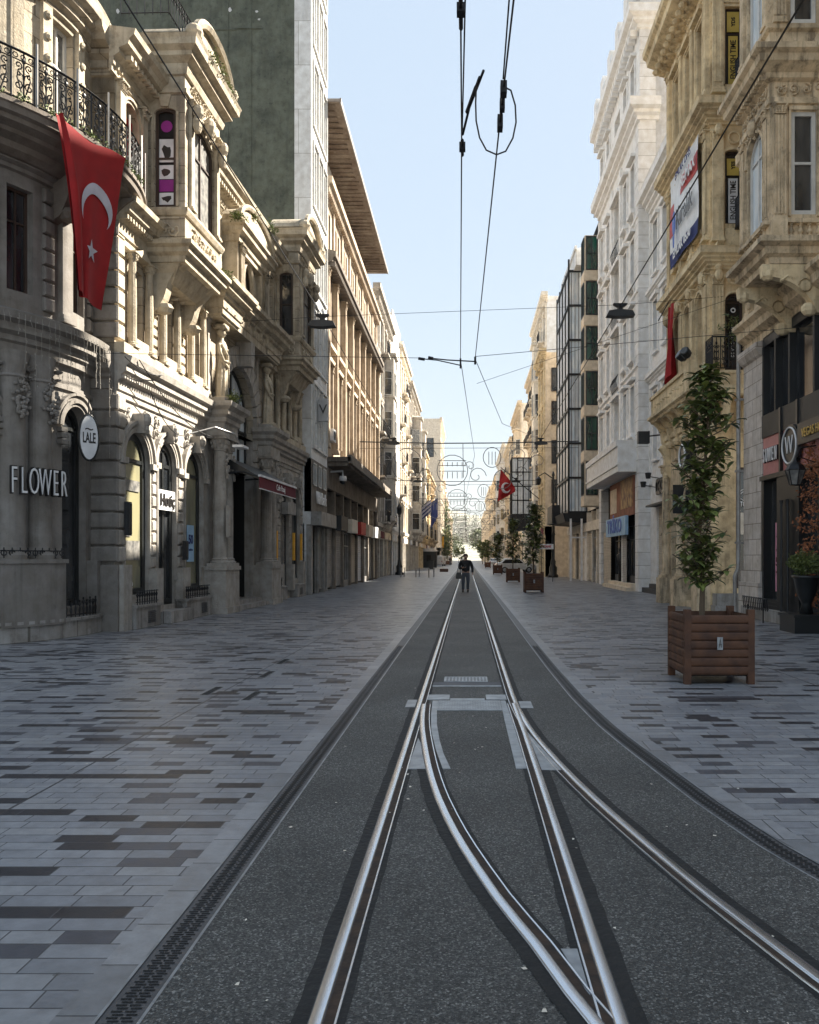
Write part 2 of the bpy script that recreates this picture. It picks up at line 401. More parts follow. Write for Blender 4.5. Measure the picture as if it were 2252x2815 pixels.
def console(mb, u, w, z0, z1, d, d0=0.):
    """scrolled bracket"""
    h = z1-z0; pts = [(d0, z0)]
    for i in range(9):
        t = i/8; pts.append((d0+(d-d0)*(.25+.75*t**1.6)+(.06*h*math.sin(t*PI*2)), z0+h*.1+h*.9*t))
    pts.append((d0, z1)); mb.prism(pts, u-w/2, u+w/2, 'u')
    mb.ell((u, d0+(d-d0)*.35, z0+h*.14), (w*.58, (d-d0)*.28, h*.13), 8, 4)
def relief(mb, u0, u1, z0, z1, seed=0, n=8, d=.07, r=None):
    """carved scroll and leaf relief"""
    rn = random.Random(seed); W, H = u1-u0, z1-z0; r = r or min(W, H)*.28
    for i in range(n):
        cu = u0+W*(i+.5)/n if W > H else u0+W*(.3+.4*rn.random()); cz = z0+H*(.35+.3*rn.random()) if W > H else z0+H*(i+.5)/n
        sgn = 1 if i % 2 else -1; a = rn.random()*6; pts = []
        for k in range(11):
            t = k/10; q = r*(1-.82*t); pts.append((cu+q*math.cos(a+sgn*t*7), .02+d*.4*t, cz+q*math.sin(a+sgn*t*7)))
        mb.tube(pts, r*.14, 4)
        mb.ell((cu, d*.5, cz), (r*.28, d*.7, r*.28), 6, 4)
        for k in range(3):
            w = rn.random()*6.28; mb.ell((cu+math.cos(w)*r*.9, d*.3, cz+math.sin(w)*r*.9), (r*.3, d*.5, r*.2), 5, 3)
def pilaster(mb, u, w, z0, z1, d=.1, flutes=0, cap=True, rust=0., panel=False, ch=None):
    ch = ch or w*.9; bz = z0+w*.5; tz = z1-(ch if cap else 0); e = min(d, .12)
    mb.box(u-w*.62, u+w*.62, 0, d+e*.5, z0, z0+w*.22); mb.box(u-w*.56, u+w*.56, 0, d+e*.3, z0+w*.22, bz)
    if rust:
        n = max(1, int((tz-bz)/rust)); s = (tz-bz)/n
        for i in range(n): mb.blk(u-w/2, u+w/2, bz+i*s+.02, bz+(i+1)*s-.02, d, .025)
        mb.box(u-w/2+.03, u+w/2-.03, 0, d*.55, bz, tz)
    elif flutes:
        mb.box(u-w/2, u+w/2, 0, d-e*.3, bz, tz)
        s = w/(flutes*2+1)
        for i in range(flutes+1): mb.box(u-w/2+2*i*s, u-w/2+(2*i+1)*s, d-e*.4, d, bz+.05, tz-.03)
    else:
        mb.box(u-w/2, u+w/2, 0, d, bz, tz)
        if panel:
            q = w*.2; t = .02; zz0, zz1 = bz+.15, tz-.15
            for (a, b, c, f) in ((u-w/2+q, u+w/2-q, zz0, zz0+t), (u-w/2+q, u+w/2-q, zz1-t, zz1), (u-w/2+q, u-w/2+q+t, zz0, zz1), (u+w/2-q-t, u+w/2-q, zz0, zz1)): mb.box(a, b, d, d+.018, c, f)
    if cap:
        mb.box(u-w*.52, u+w*.52, 0, d+e*.15, tz, tz+ch*.08)
        for r_, zz in ((.42, .2), (.5, .42), (.56, .62)):
            for k in (-1, -.33, .33, 1): mb.ell((u+k*w*r_*.85, d, tz+ch*zz), (w*.14, e*.5, ch*.14), 6, 4)
        for k in (-1, 1): mb.ell((u+k*w*.5, d+e*.2, tz+ch*.72), (w*.16, e*.7, ch*.14), 7, 4)
        mb.box(u-w*.46, u+w*.46, 0, d, tz, tz+ch*.84); mb.box(u-w*.66, u+w*.66, 0, d+e*.6, tz+ch*.84, z1)
def column(mb, u, dd, r, z0, z1, n=12):
    ch = r*2.2; mb.box(u-r*1.5, u+r*1.5, dd-r*1.5, dd+r*1.5, z0, z0+r*.5)
    mb.lathe(u, dd, [(r*1.4, z0+r*.5), (r*1.45, z0+r*.7), (r*1.15, z0+r*.9), (r*1.25, z0+r*1.1), (r, z0+r*1.3), (r*1.02, (z0+z1)/2), (r*.86, z1-ch), (r*1.05, z1-ch+.02), (r*.9, z1-ch+r*.2), (r*1.2, z1-r*.6), (r*1.35, z1-r*.35)], n)
    for ring, zz in ((1.05, .75), (1.2, 1.35)):
        for k in range(8):
            a = k*PI/4+ring; mb.ell((u+math.cos(a)*r*ring, dd+math.sin(a)*r*ring, z1-ch+r*zz), (r*.28, r*.28, r*.42), 5, 4)
    mb.box(u-r*1.5, u+r*1.5, dd-r*1.5, dd+r*1.5, z1-r*.35, z1)
def baluster(mb, u, dd, z0, z1, r=.07, n=8):
    h = z1-z0; mb.lathe(u, dd, [(r*.9, z0), (r*.9, z0+h*.1), (r*.5, z0+h*.16), (r*1.05, z0+h*.36), (r*.8, z0+h*.5), (r*.4, z0+h*.68), (r*.6, z0+h*.8), (r*.5, z0+h*.86), (r*.9, z0+h*.9), (r*.9, z1)], n)
def scroll_panel(mb, u0, u1, d, z0, z1, r=.011):
    """one panel of ornate wrought iron"""
    W, H = u1-u0, z1-z0; c = (u0+u1)/2
    for s in (-1, 1):
        for (zc, rr, dr, tw) in ((z0+H*.3, W*.21, 1, 8.5), (z0+H*.7, W*.19, -1, 8.), (z0+H*.52, W*.1, 1, 5.5), (z0+H*.12, W*.09, -1, 5.5)):
            pts = []
            for k in range(13):
                t = k/12; q = rr*(1-.85*t); a = PI/2*dr+s*dr*t*tw
                pts.append((c+s*W*.24+q*math.cos(a), d, zc+q*math.sin(a)))
            mb.tube(pts, r, 4)
        pts = [(c, d, z0), (c+s*W*.1, d, z0+H*.15), (c+s*W*.3, d, z0+H*.45), (c+s*W*.26, d, z0+H*.6), (c+s*W*.05, d, z0+H*.52), (c, d, z0+H*.4)]
        mb.tube(pts, r, 4)
    mb.tube([(c, d, z0), (c, d, z1)], r*1.2, 4)
    mb.ell((c, d, z0+H*.82), (r*3, r*3, H*.06), 6, 4); mb.tube([(u1, d, z0), (u1, d, z1)], r*1.4, 4)
def iron_rail(par, runs, z0, z1, xf=FLAT, name='railing', pan=.42, seg=1):
    """runs: list of ((u0,d0),(u1,d1)) straight runs; ornate panels"""
    mb = MB(xf)
    for (a, b) in runs:
        L_ = math.hypot(b[0]-a[0], b[1]-a[1]); n = max(1, round(L_/pan)); ang = math.atan2(b[1]-a[1], b[0]-a[0])
        t = MB(); 
        for i in range(n): scroll_panel(t, L_*i/n, L_*(i+1)/n, 0, z0+.06, z1-.05)
        t.tube([(0, 0, z0), (0, 0, z1)], .02, 4); t.tube([(L_, 0, z0), (L_, 0, z1)], .02, 4)
        k = n*2
        t.tube([(L_*i/k, 0, z1-.02) for i in range(k+1)], .024, 4); t.tube([(L_*i/k, 0, z0+.05) for i in range(k+1)], .015, 4)
        c, s = math.cos(ang), math.sin(ang)
        # t.v holds (x,-d,z) of FLAT
        o = len(mb.v)
        mb.v += [xf(a[0]+x*c-(-y)*s, a[1]+x*s+(-y)*c, z) for (x, y, z) in t.v]; mb.f += [tuple(i+o for i in f) for f in t.f]
    return mb.build(name, 'iron', par)
def shutter_mb(u0, u1, z0, z1, d=-.1, p=.09):
    mb = MB(); n = int((z1-z0)/p); s = (z1-z0)/n
    for i in range(n):
        z = z0+i*s
        mb.quad((u0, d, z), (u1, d, z), (u1, d+.025, z+s*.35), (u0, d+.025, z+s*.35))
        mb.quad((u0, d+.025, z+s*.35), (u1, d+.025, z+s*.35), (u1, d+.02, z+s*.8), (u0, d+.02, z+s*.8))
        mb.quad((u0, d+.02, z+s*.8), (u1, d+.02, z+s*.8), (u1, d, z+s), (u0, d, z+s))
    return mb
def shopfront(par, u0, u1, z0, z1, cols=3, fm='blackpaint', gm='glass', d=-.15, transom=.75, xf=FLAT, name='shopfront', void=False):
    g = MB(xf); g.quad((u0, d, z0), (u1, d, z0), (u1, d, z1), (u0, d, z1))
    mb = MB(xf); t = .05
    for i in range(cols+1):
        x = u0+(u1-u0)*i/cols; mb.box(max(u0, x-t/2), min(u1, x+t/2), d+.003, d+.07, z0, z1)
    for z in (z0, z0+(z1-z0)*transom, z1-t): mb.box(u0, u1, d+.003, d+.066, z, z+t)
    mb.box(u0, u1, d+.002, d+.09, z0, z0+.35)
    o = mb.build(name, fm, par); g.build('pane', gm, o); return o
def body(mb, u0, u1, z, depth, z0=0., top=True, near=True):
    """side walls, back and roof behind a facade"""
    mb.quad((u0, 0, z0), (u0, 0, z), (u0, -depth, z), (u0, -depth, z0))
    if near: mb.quad((u1, 0, z0), (u1, -depth, z0), (u1, -depth, z), (u1, 0, z))
    mb.quad((u0, -depth, z0), (u0, -depth, z), (u1, -depth, z), (u1, -depth, z0))
    if top: mb.quad((u0, 0, z), (u1, 0, z), (u1, -depth, z), (u0, -depth, z))
def tuft(mb, c, r, n, rn, droop=.3, ls=.06):
    for i in range(n):
        v = Vector((rn.gauss(0, 1), rn.gauss(0, 1), rn.gauss(0, .7)-droop)); v.normalize(); v *= r*rn.random()**.5
        p = Vector(c)+v; a = Vector((rn.gauss(0, 1), rn.gauss(0, 1), rn.gauss(0, 1))).normalized(); b = a.cross(Vector((rn.random(), rn.random(), .3))).normalized()
        mb.add([tuple(p-a*ls), tuple(p+b*ls*.35), tuple(p+a*ls), tuple(p-b*ls*.35)], [(0, 1, 2, 3)])
# ---------------------------------------------------------------- ground materials
def math_(N, L, op, a, b=None, c=None, clamp=False):
    n = N.new('ShaderNodeMath'); n.operation = op; n.use_clamp = clamp
    for i, v in enumerate((a, b, c)):
        if v is None: continue
        if isinstance(v, (int, float)): n.inputs[i].default_value = v
        else: L.new(v, n.inputs[i])
    return n.outputs[0]
def paving_mat(name, seams=(), bw=.33, bh=.122, tones=None):
    m, nt, b, N, L = _mat(name)
    tc = N.new('ShaderNodeTexCoord'); sx = N.new('ShaderNodeSeparateXYZ'); L.new(tc.outputs['Object'], sx.inputs[0])
    row = math_(N, L, 'FLOOR', math_(N, L, 'DIVIDE', sx.outputs[1], bh))
    wn = N.new('ShaderNodeTexWhiteNoise'); wn.noise_dimensions = '1D'; L.new(row, wn.inputs['W'])
    xs = math_(N, L, 'ADD', sx.outputs[0], math_(N, L, 'MULTIPLY', wn.outputs['Value'], bw))
    cb = N.new('ShaderNodeCombineXYZ'); L.new(xs, cb.inputs[0]); L.new(sx.outputs[1], cb.inputs[1])
    bt = N.new('ShaderNodeTexBrick'); bt.offset = 0; bt.squash = .72; bt.squash_frequency = 4
    bt.inputs['Scale'].default_value = 1; bt.inputs['Brick Width'].default_value = bw; bt.inputs['Row Height'].default_value = bh
    bt.inputs['Mortar Size'].default_value = .0045; bt.inputs['Mortar Smooth'].default_value = .4
    bt.inputs['Color1'].default_value = (0, 0, 0, 1); bt.inputs['Color2'].default_value = (1, 1, 1, 1); bt.inputs['Mortar'].default_value = (.5, .5, .5, 1)
    L.new(cb.outputs[0], bt.inputs['Vector'])
    cr = N.new('ShaderNodeValToRGB'); e = cr.color_ramp; e.interpolation = 'CONSTANT'
    tones = tones or [(0, (.030, .031, .037)), (.13, (.075, .077, .09)), (.22, (.19, .195, .208)), (.4, (.225, .23, .243)), (.6, (.205, .21, .225)), (.8, (.25, .252, .26))]
    e.elements[0].color = (*tones[0][1], 1); e.elements[0].position = 0
    e.elements[1].position = tones[1][0]; e.elements[1].color = (*tones[1][1], 1)
    for p, c in tones[2:]: q = e.elements.new(p); q.color = (*c, 1)
    L.new(bt.outputs['Color'], cr.inputs['Fac'])
    n1 = N.new('ShaderNodeTexNoise'); n1.inputs['Scale'].default_value = 9; n1.inputs['Detail'].default_value = 7; n1.inputs['Roughness'].default_value = .7; L.new(tc.outputs['Object'], n1.inputs['Vector'])
    n2 = N.new('ShaderNodeTexNoise'); n2.inputs['Scale'].default_value = .55; n2.inputs['Detail'].default_value = 4; L.new(tc.outputs['Object'], n2.inputs['Vector'])
    s1 = math_(N, L, 'MULTIPLY_ADD', n1.outputs['Fac'], 1.1, .45); s2 = math_(N, L, 'MULTIPLY_ADD', n2.outputs['Fac'], 1.0, .5)
    k = math_(N, L, 'MULTIPLY', s1, s2)
    mj = N.new('ShaderNodeMixRGB'); mj.inputs['Color2'].default_value = (.03, .03, .033, 1)
    L.new(math_(N, L, 'MULTIPLY', bt.outputs['Fac'], .85), mj.inputs['Fac'])
    vm = N.new('ShaderNodeVectorMath'); vm.operation = 'SCALE'; L.new(cr.outputs['Color'], vm.inputs[0]); L.new(k, vm.inputs['Scale'])
    L.new(vm.outputs[0], mj.inputs['Color1']); out = mj.outputs[0]
    vo = N.new('ShaderNodeTexVoronoi'); vo.inputs['Scale'].default_value = 4.5; L.new(tc.outputs['Object'], vo.inputs['Vector'])
    spot = math_(N, L, 'LESS_THAN', vo.outputs['Distance'], .07)
    ms = N.new('ShaderNodeMixRGB'); ms.inputs['Color2'].default_value = (.06, .06, .06, 1); L.new(math_(N, L, 'MULTIPLY', spot, .6), ms.inputs['Fac']); L.new(out, ms.inputs['Color1']); out = ms.outputs[0]
    for ax, v, w in seams:
        dd = math_(N, L, 'ABSOLUTE', math_(N, L, 'SUBTRACT', sx.outputs[ax], v)); on = math_(N, L, 'LESS_THAN', dd, w)
        m2 = N.new('ShaderNodeMixRGB'); m2.inputs['Color2'].default_value = (.045, .045, .048, 1); L.new(on, m2.inputs['Fac']); L.new(out, m2.inputs['Color1']); out = m2.outputs[0]
    L.new(out, b.inputs['Base Color'])
    rr = N.new('ShaderNodeMapRange'); rr.inputs['To Min'].default_value = .24; rr.inputs['To Max'].default_value = .52; L.new(n1.outputs['Fac'], rr.inputs['Value']); L.new(rr.outputs[0], b.inputs['Roughness'])
    b.inputs['Specular IOR Level'].default_value = .5
    hh = math_(N, L, 'ADD', math_(N, L, 'SUBTRACT', math_(N, L, 'MULTIPLY', n1.outputs['Fac'], .5), bt.outputs['Fac']), math_(N, L, 'MULTIPLY', math_(N, L, 'MULTIPLY', sx.outputs[0], cr.outputs['Color']), .0))
    bp = N.new('ShaderNodeBump'); bp.inputs['Strength'].default_value = .5; bp.inputs['Distance'].default_value = .008
    L.new(hh, bp.inputs['Height']); L.new(bp.outputs['Normal'], b.inputs['Normal'])
    return m
M['paving'] = paving_mat('granite_sett_paving', seams=((0, -2.93, .009), (1, 14.3, .02), (1, 43.5, .03), (0, -5.6, .008), (0, 4.4, .009)))
M['kerb'] = paving_mat('pale_kerb_slab', bw=9., bh=.36, tones=[(0, (.22, .222, .23)), (.15, (.19, .193, .2)), (.4, (.25, .252, .26)), (.6, (.22, .225, .24)), (.8, (.29, .29, .295)), (.9, (.25, .25, .26))])
def asphalt_mat():
    m, nt, b, N, L = _mat('coarse_asphalt')
    tc = N.new('ShaderNodeTexCoord')
    vo = N.new('ShaderNodeTexVoronoi'); vo.inputs['Scale'].default_value = 130; L.new(tc.outputs['Object'], vo.inputs['Vector'])
    n1 = N.new('ShaderNodeTexNoise'); n1.inputs['Scale'].default_value = .8; n1.inputs['Detail'].default_value = 7; L.new(tc.outputs['Object'], n1.inputs['Vector'])
    n2 = N.new('ShaderNodeTexNoise'); n2.inputs['Scale'].default_value = 60; n2.inputs['Detail'].default_value = 5; L.new(tc.outputs['Object'], n2.inputs['Vector'])
    sx = N.new('ShaderNodeSeparateColor'); L.new(vo.outputs['Color'], sx.inputs[0])
    cr = N.new('ShaderNodeValToRGB'); e = cr.color_ramp
    e.elements[0].color = (.02, .0195, .0185, 1); e.elements[1].position = 1; e.elements[1].color = (.22, .215, .2, 1)
    q = e.elements.new(.55); q.color = (.05, .049, .046, 1); q = e.elements.new(.86); q.color = (.10, .098, .09, 1)
    L.new(sx.outputs[0], cr.inputs['Fac'])
    k = math_(N, L, 'MULTIPLY', math_(N, L, 'MULTIPLY_ADD', n1.outputs['Fac'], 1.5, .22), math_(N, L, 'MULTIPLY_ADD', n2.outputs['Fac'], 1.1, .5))
    vm = N.new('ShaderNodeVectorMath'); vm.operation = 'SCALE'; L.new(cr.outputs['Color'], vm.inputs[0]); L.new(k, vm.inputs['Scale'])
    L.new(vm.outputs[0], b.inputs['Base Color']); b.inputs['Roughness'].default_value = .62; b.inputs['Specular IOR Level'].default_value = .45
    bp = N.new('ShaderNodeBump'); bp.inputs['Strength'].default_value = .7; bp.inputs['Distance'].default_value = .006
    L.new(math_(N, L, 'ADD', vo.outputs['Distance'], n2.outputs['Fac']), bp.inputs['Height']); L.new(bp.outputs['Normal'], b.inputs['Normal'])
    return m
M['asphalt'] = asphalt_mat()
M['patch'] = plain('fresh_dark_asphalt_patch', (.035, .035, .036), .85, two=(.022, .022, .023), bump=.9, bscale=90, vscale=3)
def steelmat():
    m, nt, b, N, L = _mat('polished_rail_steel')
    tc = N.new('ShaderNodeTexCoord'); mp = N.new('ShaderNodeMapping'); mp.inputs['Scale'].default_value = (3, .8, 1); L.new(tc.outputs['Object'], mp.inputs['Vector'])
    nz = N.new('ShaderNodeTexNoise'); nz.inputs['Scale'].default_value = 2; nz.inputs['Detail'].default_value = 6; L.new(mp.outputs[0], nz.inputs['Vector'])
    cr = N.new('ShaderNodeValToRGB'); cr.color_ramp.elements[0].position = .35; cr.color_ramp.elements[0].color = (.54, .57, .61, 1); cr.color_ramp.elements[1].position = .65; cr.color_ramp.elements[1].color = (.62, .66, .72, 1)
    L.new(nz.outputs['Fac'], cr.inputs['Fac']); L.new(cr.outputs['Color'], b.inputs['Base Color']); b.inputs['Metallic'].default_value = .92
    r = N.new('ShaderNodeMapRange'); r.inputs['To Min'].default_value = .2; r.inputs['To Max'].default_value = .3; L.new(nz.outputs['Fac'], r.inputs['Value']); L.new(r.outputs[0], b.inputs['Roughness'])
    return m
M['steel'] = steelmat()
M['rust'] = plain('rusty_flange_groove', (.05, .027, .015), .8, two=(.02, .012, .008), vscale=12, bump=.3)
M['bitumen'] = plain('bitumen_joint_filler', (.012, .012, .012), .75, two=(.006, .006, .006), vscale=5, bump=.5, bscale=25)
M['plate'] = plain('galvanised_cover_plate', (.36, .38, .40), .42, .55, two=(.22, .235, .25), bump=.15, vscale=7)
M['castiron'] = plain('cast_iron_grate', (.10, .10, .105), .5, .3, bump=.2)
M['slot'] = plain('dark_drain_slot', (.006, .006, .006), .9)
M['concrete_patch'] = plain('pale_concrete_patch', (.13, .13, .135), .8, bump=.4)

def xr(Y):
    P = [(-6, 5.6), (0, 3.1), (2, 2.37), (3.1, 2.03), (4.1, 1.74), (4.55, 1.63), (5.44, 1.49), (7.2, 1.31), (7.94, 1.25), (9.5, 1.19), (12, 1.16), (16, 1.15), (2000, 1.15)]
    for a, b in zip(P, P[1:]):
        if a[0] <= Y <= b[0]: return a[1]+(b[1]-a[1])*(Y-a[0])/(b[0]-a[0])
    return P[0][1]
def strip(name, mat, f0, f1, z, kind='structure', ys=None, parent=None):
    ys = ys or [-6, -3, -1]+[i*.4 for i in range(0, 42)]+[17, 20, 30, 50, 100, 200, 450]
    mb = MB(); n = len(ys)
    for Y in ys: mb.v += [(f0(Y), Y, z), (f1(Y), Y, z)]
    mb.f = [(2*i, 2*i+1, 2*i+3, 2*i+2) for i in range(n-1)]
    o = mb.build(name, mat, parent)
    if kind: tag(o, kind=kind)
    return o
c_ = lambda v: (lambda Y: v)
g = MB(); g.v = [(-1500, -300, -.03), (1500, -300, -.03), (1500, 2500, -.03), (-1500, 2500, -.03)]; g.f = [(0, 1, 2, 3)]
M['earth'] = plain('dusty_ground', (.16, .15, .14), .9, vscale=.2)
tag(g.build('ground', 'earth'), kind='structure')
strip('paving', 'paving', c_(-40), c_(-1.445), 0)
strip('kerb', 'kerb', c_(-1.445), c_(-1.298), .0)
strip('road', 'asphalt', c_(-1.13), xr, 0)
strip('kerb', 'kerb', lambda Y: xr(Y)+.168, lambda Y: xr(Y)+.315, 0)
strip('paving', 'paving', lambda Y: xr(Y)+.315, c_(45), 0)
# drainage channels with a slotted cast-iron grate
for side in (0, 1):
    f = (lambda Y: -1.298) if side == 0 else xr
    t = thing('drainage_channel', 'slotted cast iron drainage channel along the left edge of the asphalt' if side == 0 else 'slotted cast iron drainage channel curving along the right edge of the asphalt', 'drain', (0, 0, 0), group='drainage channels either side of the tram road')
    strip('channel_frame', 'castiron', f, lambda Y: f(Y)+.168, -.004, None, parent=t)
    mb = MB()
    Y = 1.8; k = 0
    while Y < 15:
        for c in range(2):
            x = f(Y)+.034+c*.05+(.012 if k % 2 else 0)
            mb.v += [(x, Y, -.0015), (x+.04, Y, -.0015), (x+.04, Y+.0095, -.0015), (x, Y+.0095, -.0015)]; q = len(mb.v)-4; mb.f.append((q, q+1, q+2, q+3))
        Y += .0205; k += 1
    mb.build('grate_slots', 'slot', t)
    e = MB()
    for off in (.0, .156):
        ys = [1+i*.4 for i in range(60)]+[40, 80, 200]
        for a, b in zip(ys, ys[1:]):
            e.v += [(f(a)+off, a, .001), (f(a)+off+.012, a, .001), (f(b)+off+.012, b, .001), (f(b)+off, b, .001)]; q = len(e.v)-4; e.f.append((q, q+1, q+2, q+3))
    e.build('edge_rail', 'plate', t)

# ---------------------------------------------------------------- rails
def smooth_path(P, step=.25):
    out = []
    n = len(P)
    for i in range(n-1):
        p0, p1, p2, p3 = P[max(i-1, 0)], P[i], P[i+1], P[min(i+2, n-1)]
        m = max(1, int(math.dist(p1, p2)/step))
        for k in range(m):
            t = k/m; q = []
            for a in (0, 1): q.append(.5*((2*p1[a])+(-p0[a]+p2[a])*t+(2*p0[a]-5*p1[a]+4*p2[a]-p3[a])*t*t+(-p0[a]+3*p1[a]-3*p2[a]+p3[a])*t**3))
            out.append(tuple(q))
    out.append(P[-1]); return out
def ribbon(path, prof, jit=None, seed=0):
    """path of (X,Y); prof list of (offset to the right, z)"""
    mb = MB(); n = len(path); m = len(prof); rn = random.Random(seed)
    for i, p in enumerate(path):
        a = path[max(i-1, 0)]; b = path[min(i+1, n-1)]; t = Vector((b[0]-a[0], b[1]-a[1])).normalized(); r = Vector((t.y, -t.x))
        j = (rn.random()-.5)*jit[1] if jit else 0
        for k, (o, z) in enumerate(prof):
            oo = o+(j if jit and k == jit[0] else 0); mb.v.append((p[0]+r.x*oo, p[1]+r.y*oo, z))
    mb.f = [(i*m+k, i*m+k+1, (i+1)*m+k+1, (i+1)*m+k) for i in range(n-1) for k in range(m-1)]
    return mb
def rail(label, path, side, lift, seed, fill=(.062, .026), y1=None):
    """side=+1: groove to the right of the head (path runs away from the camera)"""
    t = thing('tram_rail', label, 'rail', (0, 0, 0), group='grooved tram rails')
    s = side; P = path
    def pr(pts): return pts if s > 0 else [(-o, z) for o, z in reversed(pts)]
    ribbon(P, pr([(-.03, .002+lift), (-.0285, .0085+lift), (-.022, .0105+lift), (.016, .0108+lift), (.022, .009+lift), (.0245, .002+lift)])).build('rail_head', 'steel', t, True)
    ribbon(P, pr([(.0245, .0025+lift), (.062, .0025+lift)])).build('flange_groove', 'rust', t)
    ribbon(P, pr([(.062, .003+lift), (.063, .0085+lift), (.071, .0085+lift), (.073, .003+lift)])).build('guard_lip', 'steel', t)
    fine = []
    for a, b in zip(P, P[1:]):
        m = max(1, int(math.dist(a, b)/.12)) if a[1] < 30 else 1
        fine += [(a[0]+(b[0]-a[0])*k/m, a[1]+(b[1]-a[1])*k/m) for k in range(m)]
    fine.append(P[-1])
    for nm, p2, jj in (('outer_filler', [(-.026-fill[0], .0012+lift*.6), (-.026, .0014+lift*.6)], 0), ('inner_filler', [(.073, .0014+lift*.6), (.073+fill[1], .0012+lift*.6)], 1)):
        q = pr(p2); j = jj if s > 0 else 1-jj
        ribbon(fine, q, (j, .009), seed+jj).build(nm, 'bitumen', t)
    return t
ST = [1.2, 3, 5, 7, 8, 9, 9.6, 12, 16, 20, 26, 34, 44, 60, 80, 110, 150, 220, 320]
rail('straight left rail of the tram track running to the vanishing point', [(-.521, y) for y in ST], 1, 0, 1)
RC = [(1.83, 1.6), (1.47, 2.7), (1.345, 3.126), (1.277, 3.4), (1.157, 3.885), (1.022, 4.53), (.85, 5.48), (.71, 6.47), (.60, 7.565), (.548, 8.6), (.53, 9.6)]
rail('long right rail that bends away to the lower right of the frame', smooth_path(RC)+[(.528, y) for y in ST if y > 9.7], -1, .0005, 3)
LC = [(.80, 1.75), (.55, 2.5), (.385, 3.02), (.285, 3.4), (.14, 3.885), (-.015, 4.53), (-.072, 4.8), (-.186, 5.45), (-.285, 6.22), (-.377, 7.2), (-.425, 7.84), (-.452, 8.4), (-.468, 8.95)]
rail('curved inner rail branching rightward off the left rail', smooth_path(LC), 1, .0042, 5, (.066, .026))
rail('straight inner rail between the two curved rails, ending at the switch', [(.529, 1.2), (.529, 2.5), (.529, 4), (.529, 6), (.526, 7.5), (.512, 9.0)], -1, .0036, 7, (.07, .03))
# switch plates
def flatplate(name, label, pts, z, mat='plate', h=.006, grp='steel plates of the tram switch', cat='plate'):
    mb = MB(); n = len(pts)
    mb.v = [(x, y, z) for x, y in pts]+[(x, y, z-h) for x, y in pts]
    mb.f = [tuple(range(n))]+[(i, n+i, n+(i+1) % n, (i+1) % n) for i in range(n)]
    o = mb.build(name, mat); return tag(o, label, cat, grp)
def px(P, z=0.):  # (photo column, row) of a mark on the road -> metres, worked out once from the survey of the photo
    return [((x-1284)*(1.61-z)/(y-1533), 2254*(1.61-z)/(y-1533)) for x, y in P]
flatplate('switch_plate', 'long curved steel plate beside the left switch blade', [(-.385, 9.2), (-.322, 9.2), (-.315, 8.6), (-.29, 7.9), (-.24, 7.2), (-.19, 6.7), (-.125, 6.24), (-.185, 6.24), (-.26, 6.85), (-.33, 7.6), (-.368, 8.4)], .006)
flatplate('switch_plate', 'straight steel plate beside the right switch blade', [(.375, 9.2), (.43, 9.2), (.448, 8), (.455, 6.24), (.375, 6.24), (.372, 8)], .006)
tr = thing('point_machine_cover', 'chequered steel cover plate across the track at the switch', 'cover', (0, 0, 0))
mb = MB(); mb.box(-.318, .37, -9.2, -8.62, .0, .0085); mb.build('cover_plate', 'plate', tr)
mb = MB()
for i in range(24):
    for j in range(9):
        x = -.30+i*.028; y = 8.66+j*.058+(.02 if i % 2 else 0); s = .012 if (i+j) % 2 else -.012
        mb.v += [(x-.009, y-s, .0105), (x+.009, y+s-.006, .0105), (x+.009, y+s+.004, .0105), (x-.009, y-s+.01, .0105)]; q = len(mb.v)-4; mb.f.append((q, q+1, q+2, q+3))
mb.build('tread_ribs', 'castiron', tr)
mb = MB(); mb.box(-.45, -.2, -9.6, -9.27, 0, .0065); mb.box(.22, .45, -9.6, -9.27, 0, .0065); mb.box(-.19, .2, -9.35, -9.24, 0, .0055); mb.build('side_plates', 'plate', tr)
flatplate('tie_plate', 'small square plate outside the left rail at the switch', [(-.665, 9.25), (-.56, 9.25), (-.56, 8.8), (-.665, 8.8)], .0075)
flatplate('tie_plate', 'small square plate outside the right rail at the switch', [(.575, 9.15), (.71, 9.15), (.71, 8.75), (.575, 8.75)], .0075)
flatplate('wedge_plate', 'narrow wedge plate between the left rails', [(-.435, 7.3), (-.452, 6.23), (-.31, 6.23), (-.365, 6.7), (-.40, 7.1)], .0062)
flatplate('wedge_plate', 'wider wedge plate between the right rails', [(.555, 7.55), (.565, 6.2), (.715, 6.2), (.65, 6.75), (.585, 7.3)], .0062)
flatplate('frog_plate', 'wedge of grey steel where the curved and straight inner rails meet', [(.385, 3.36), (.452, 3.36), (.452, 3.0), (.44, 3.04)], .0078)
hc = thing('hatch', 'pale ribbed hatch cover set in the asphalt beyond the switch', 'hatch', (0, 0, 0))
mb = MB(); mb.box(-.30, .27, -11.05, -10.62, 0, .006); mb.build('hatch_lid', 'plate', hc)
mb = MB()
for i in range(12):
    for j in range(4): x = -.27+i*.045; y = 10.66+j*.09; mb.box(x, x+.026, -y-.05, -y, .0055, .0075)
mb.build('hatch_ribs', 'castiron', hc)
flatplate('concrete_patch', 'strip of pale concrete across the track by the hatch', [(-.43, 10.58), (.43, 10.58), (.43, 10.32), (-.43, 10.32)], .003, 'concrete_patch', .003, 'patches in the road', 'patch')
flatplate('cross_bar', 'thin steel bar laid across the track by the hatch', [(-.43, 10.29), (.43, 10.29), (.43, 10.23), (-.43, 10.23)], .0055)
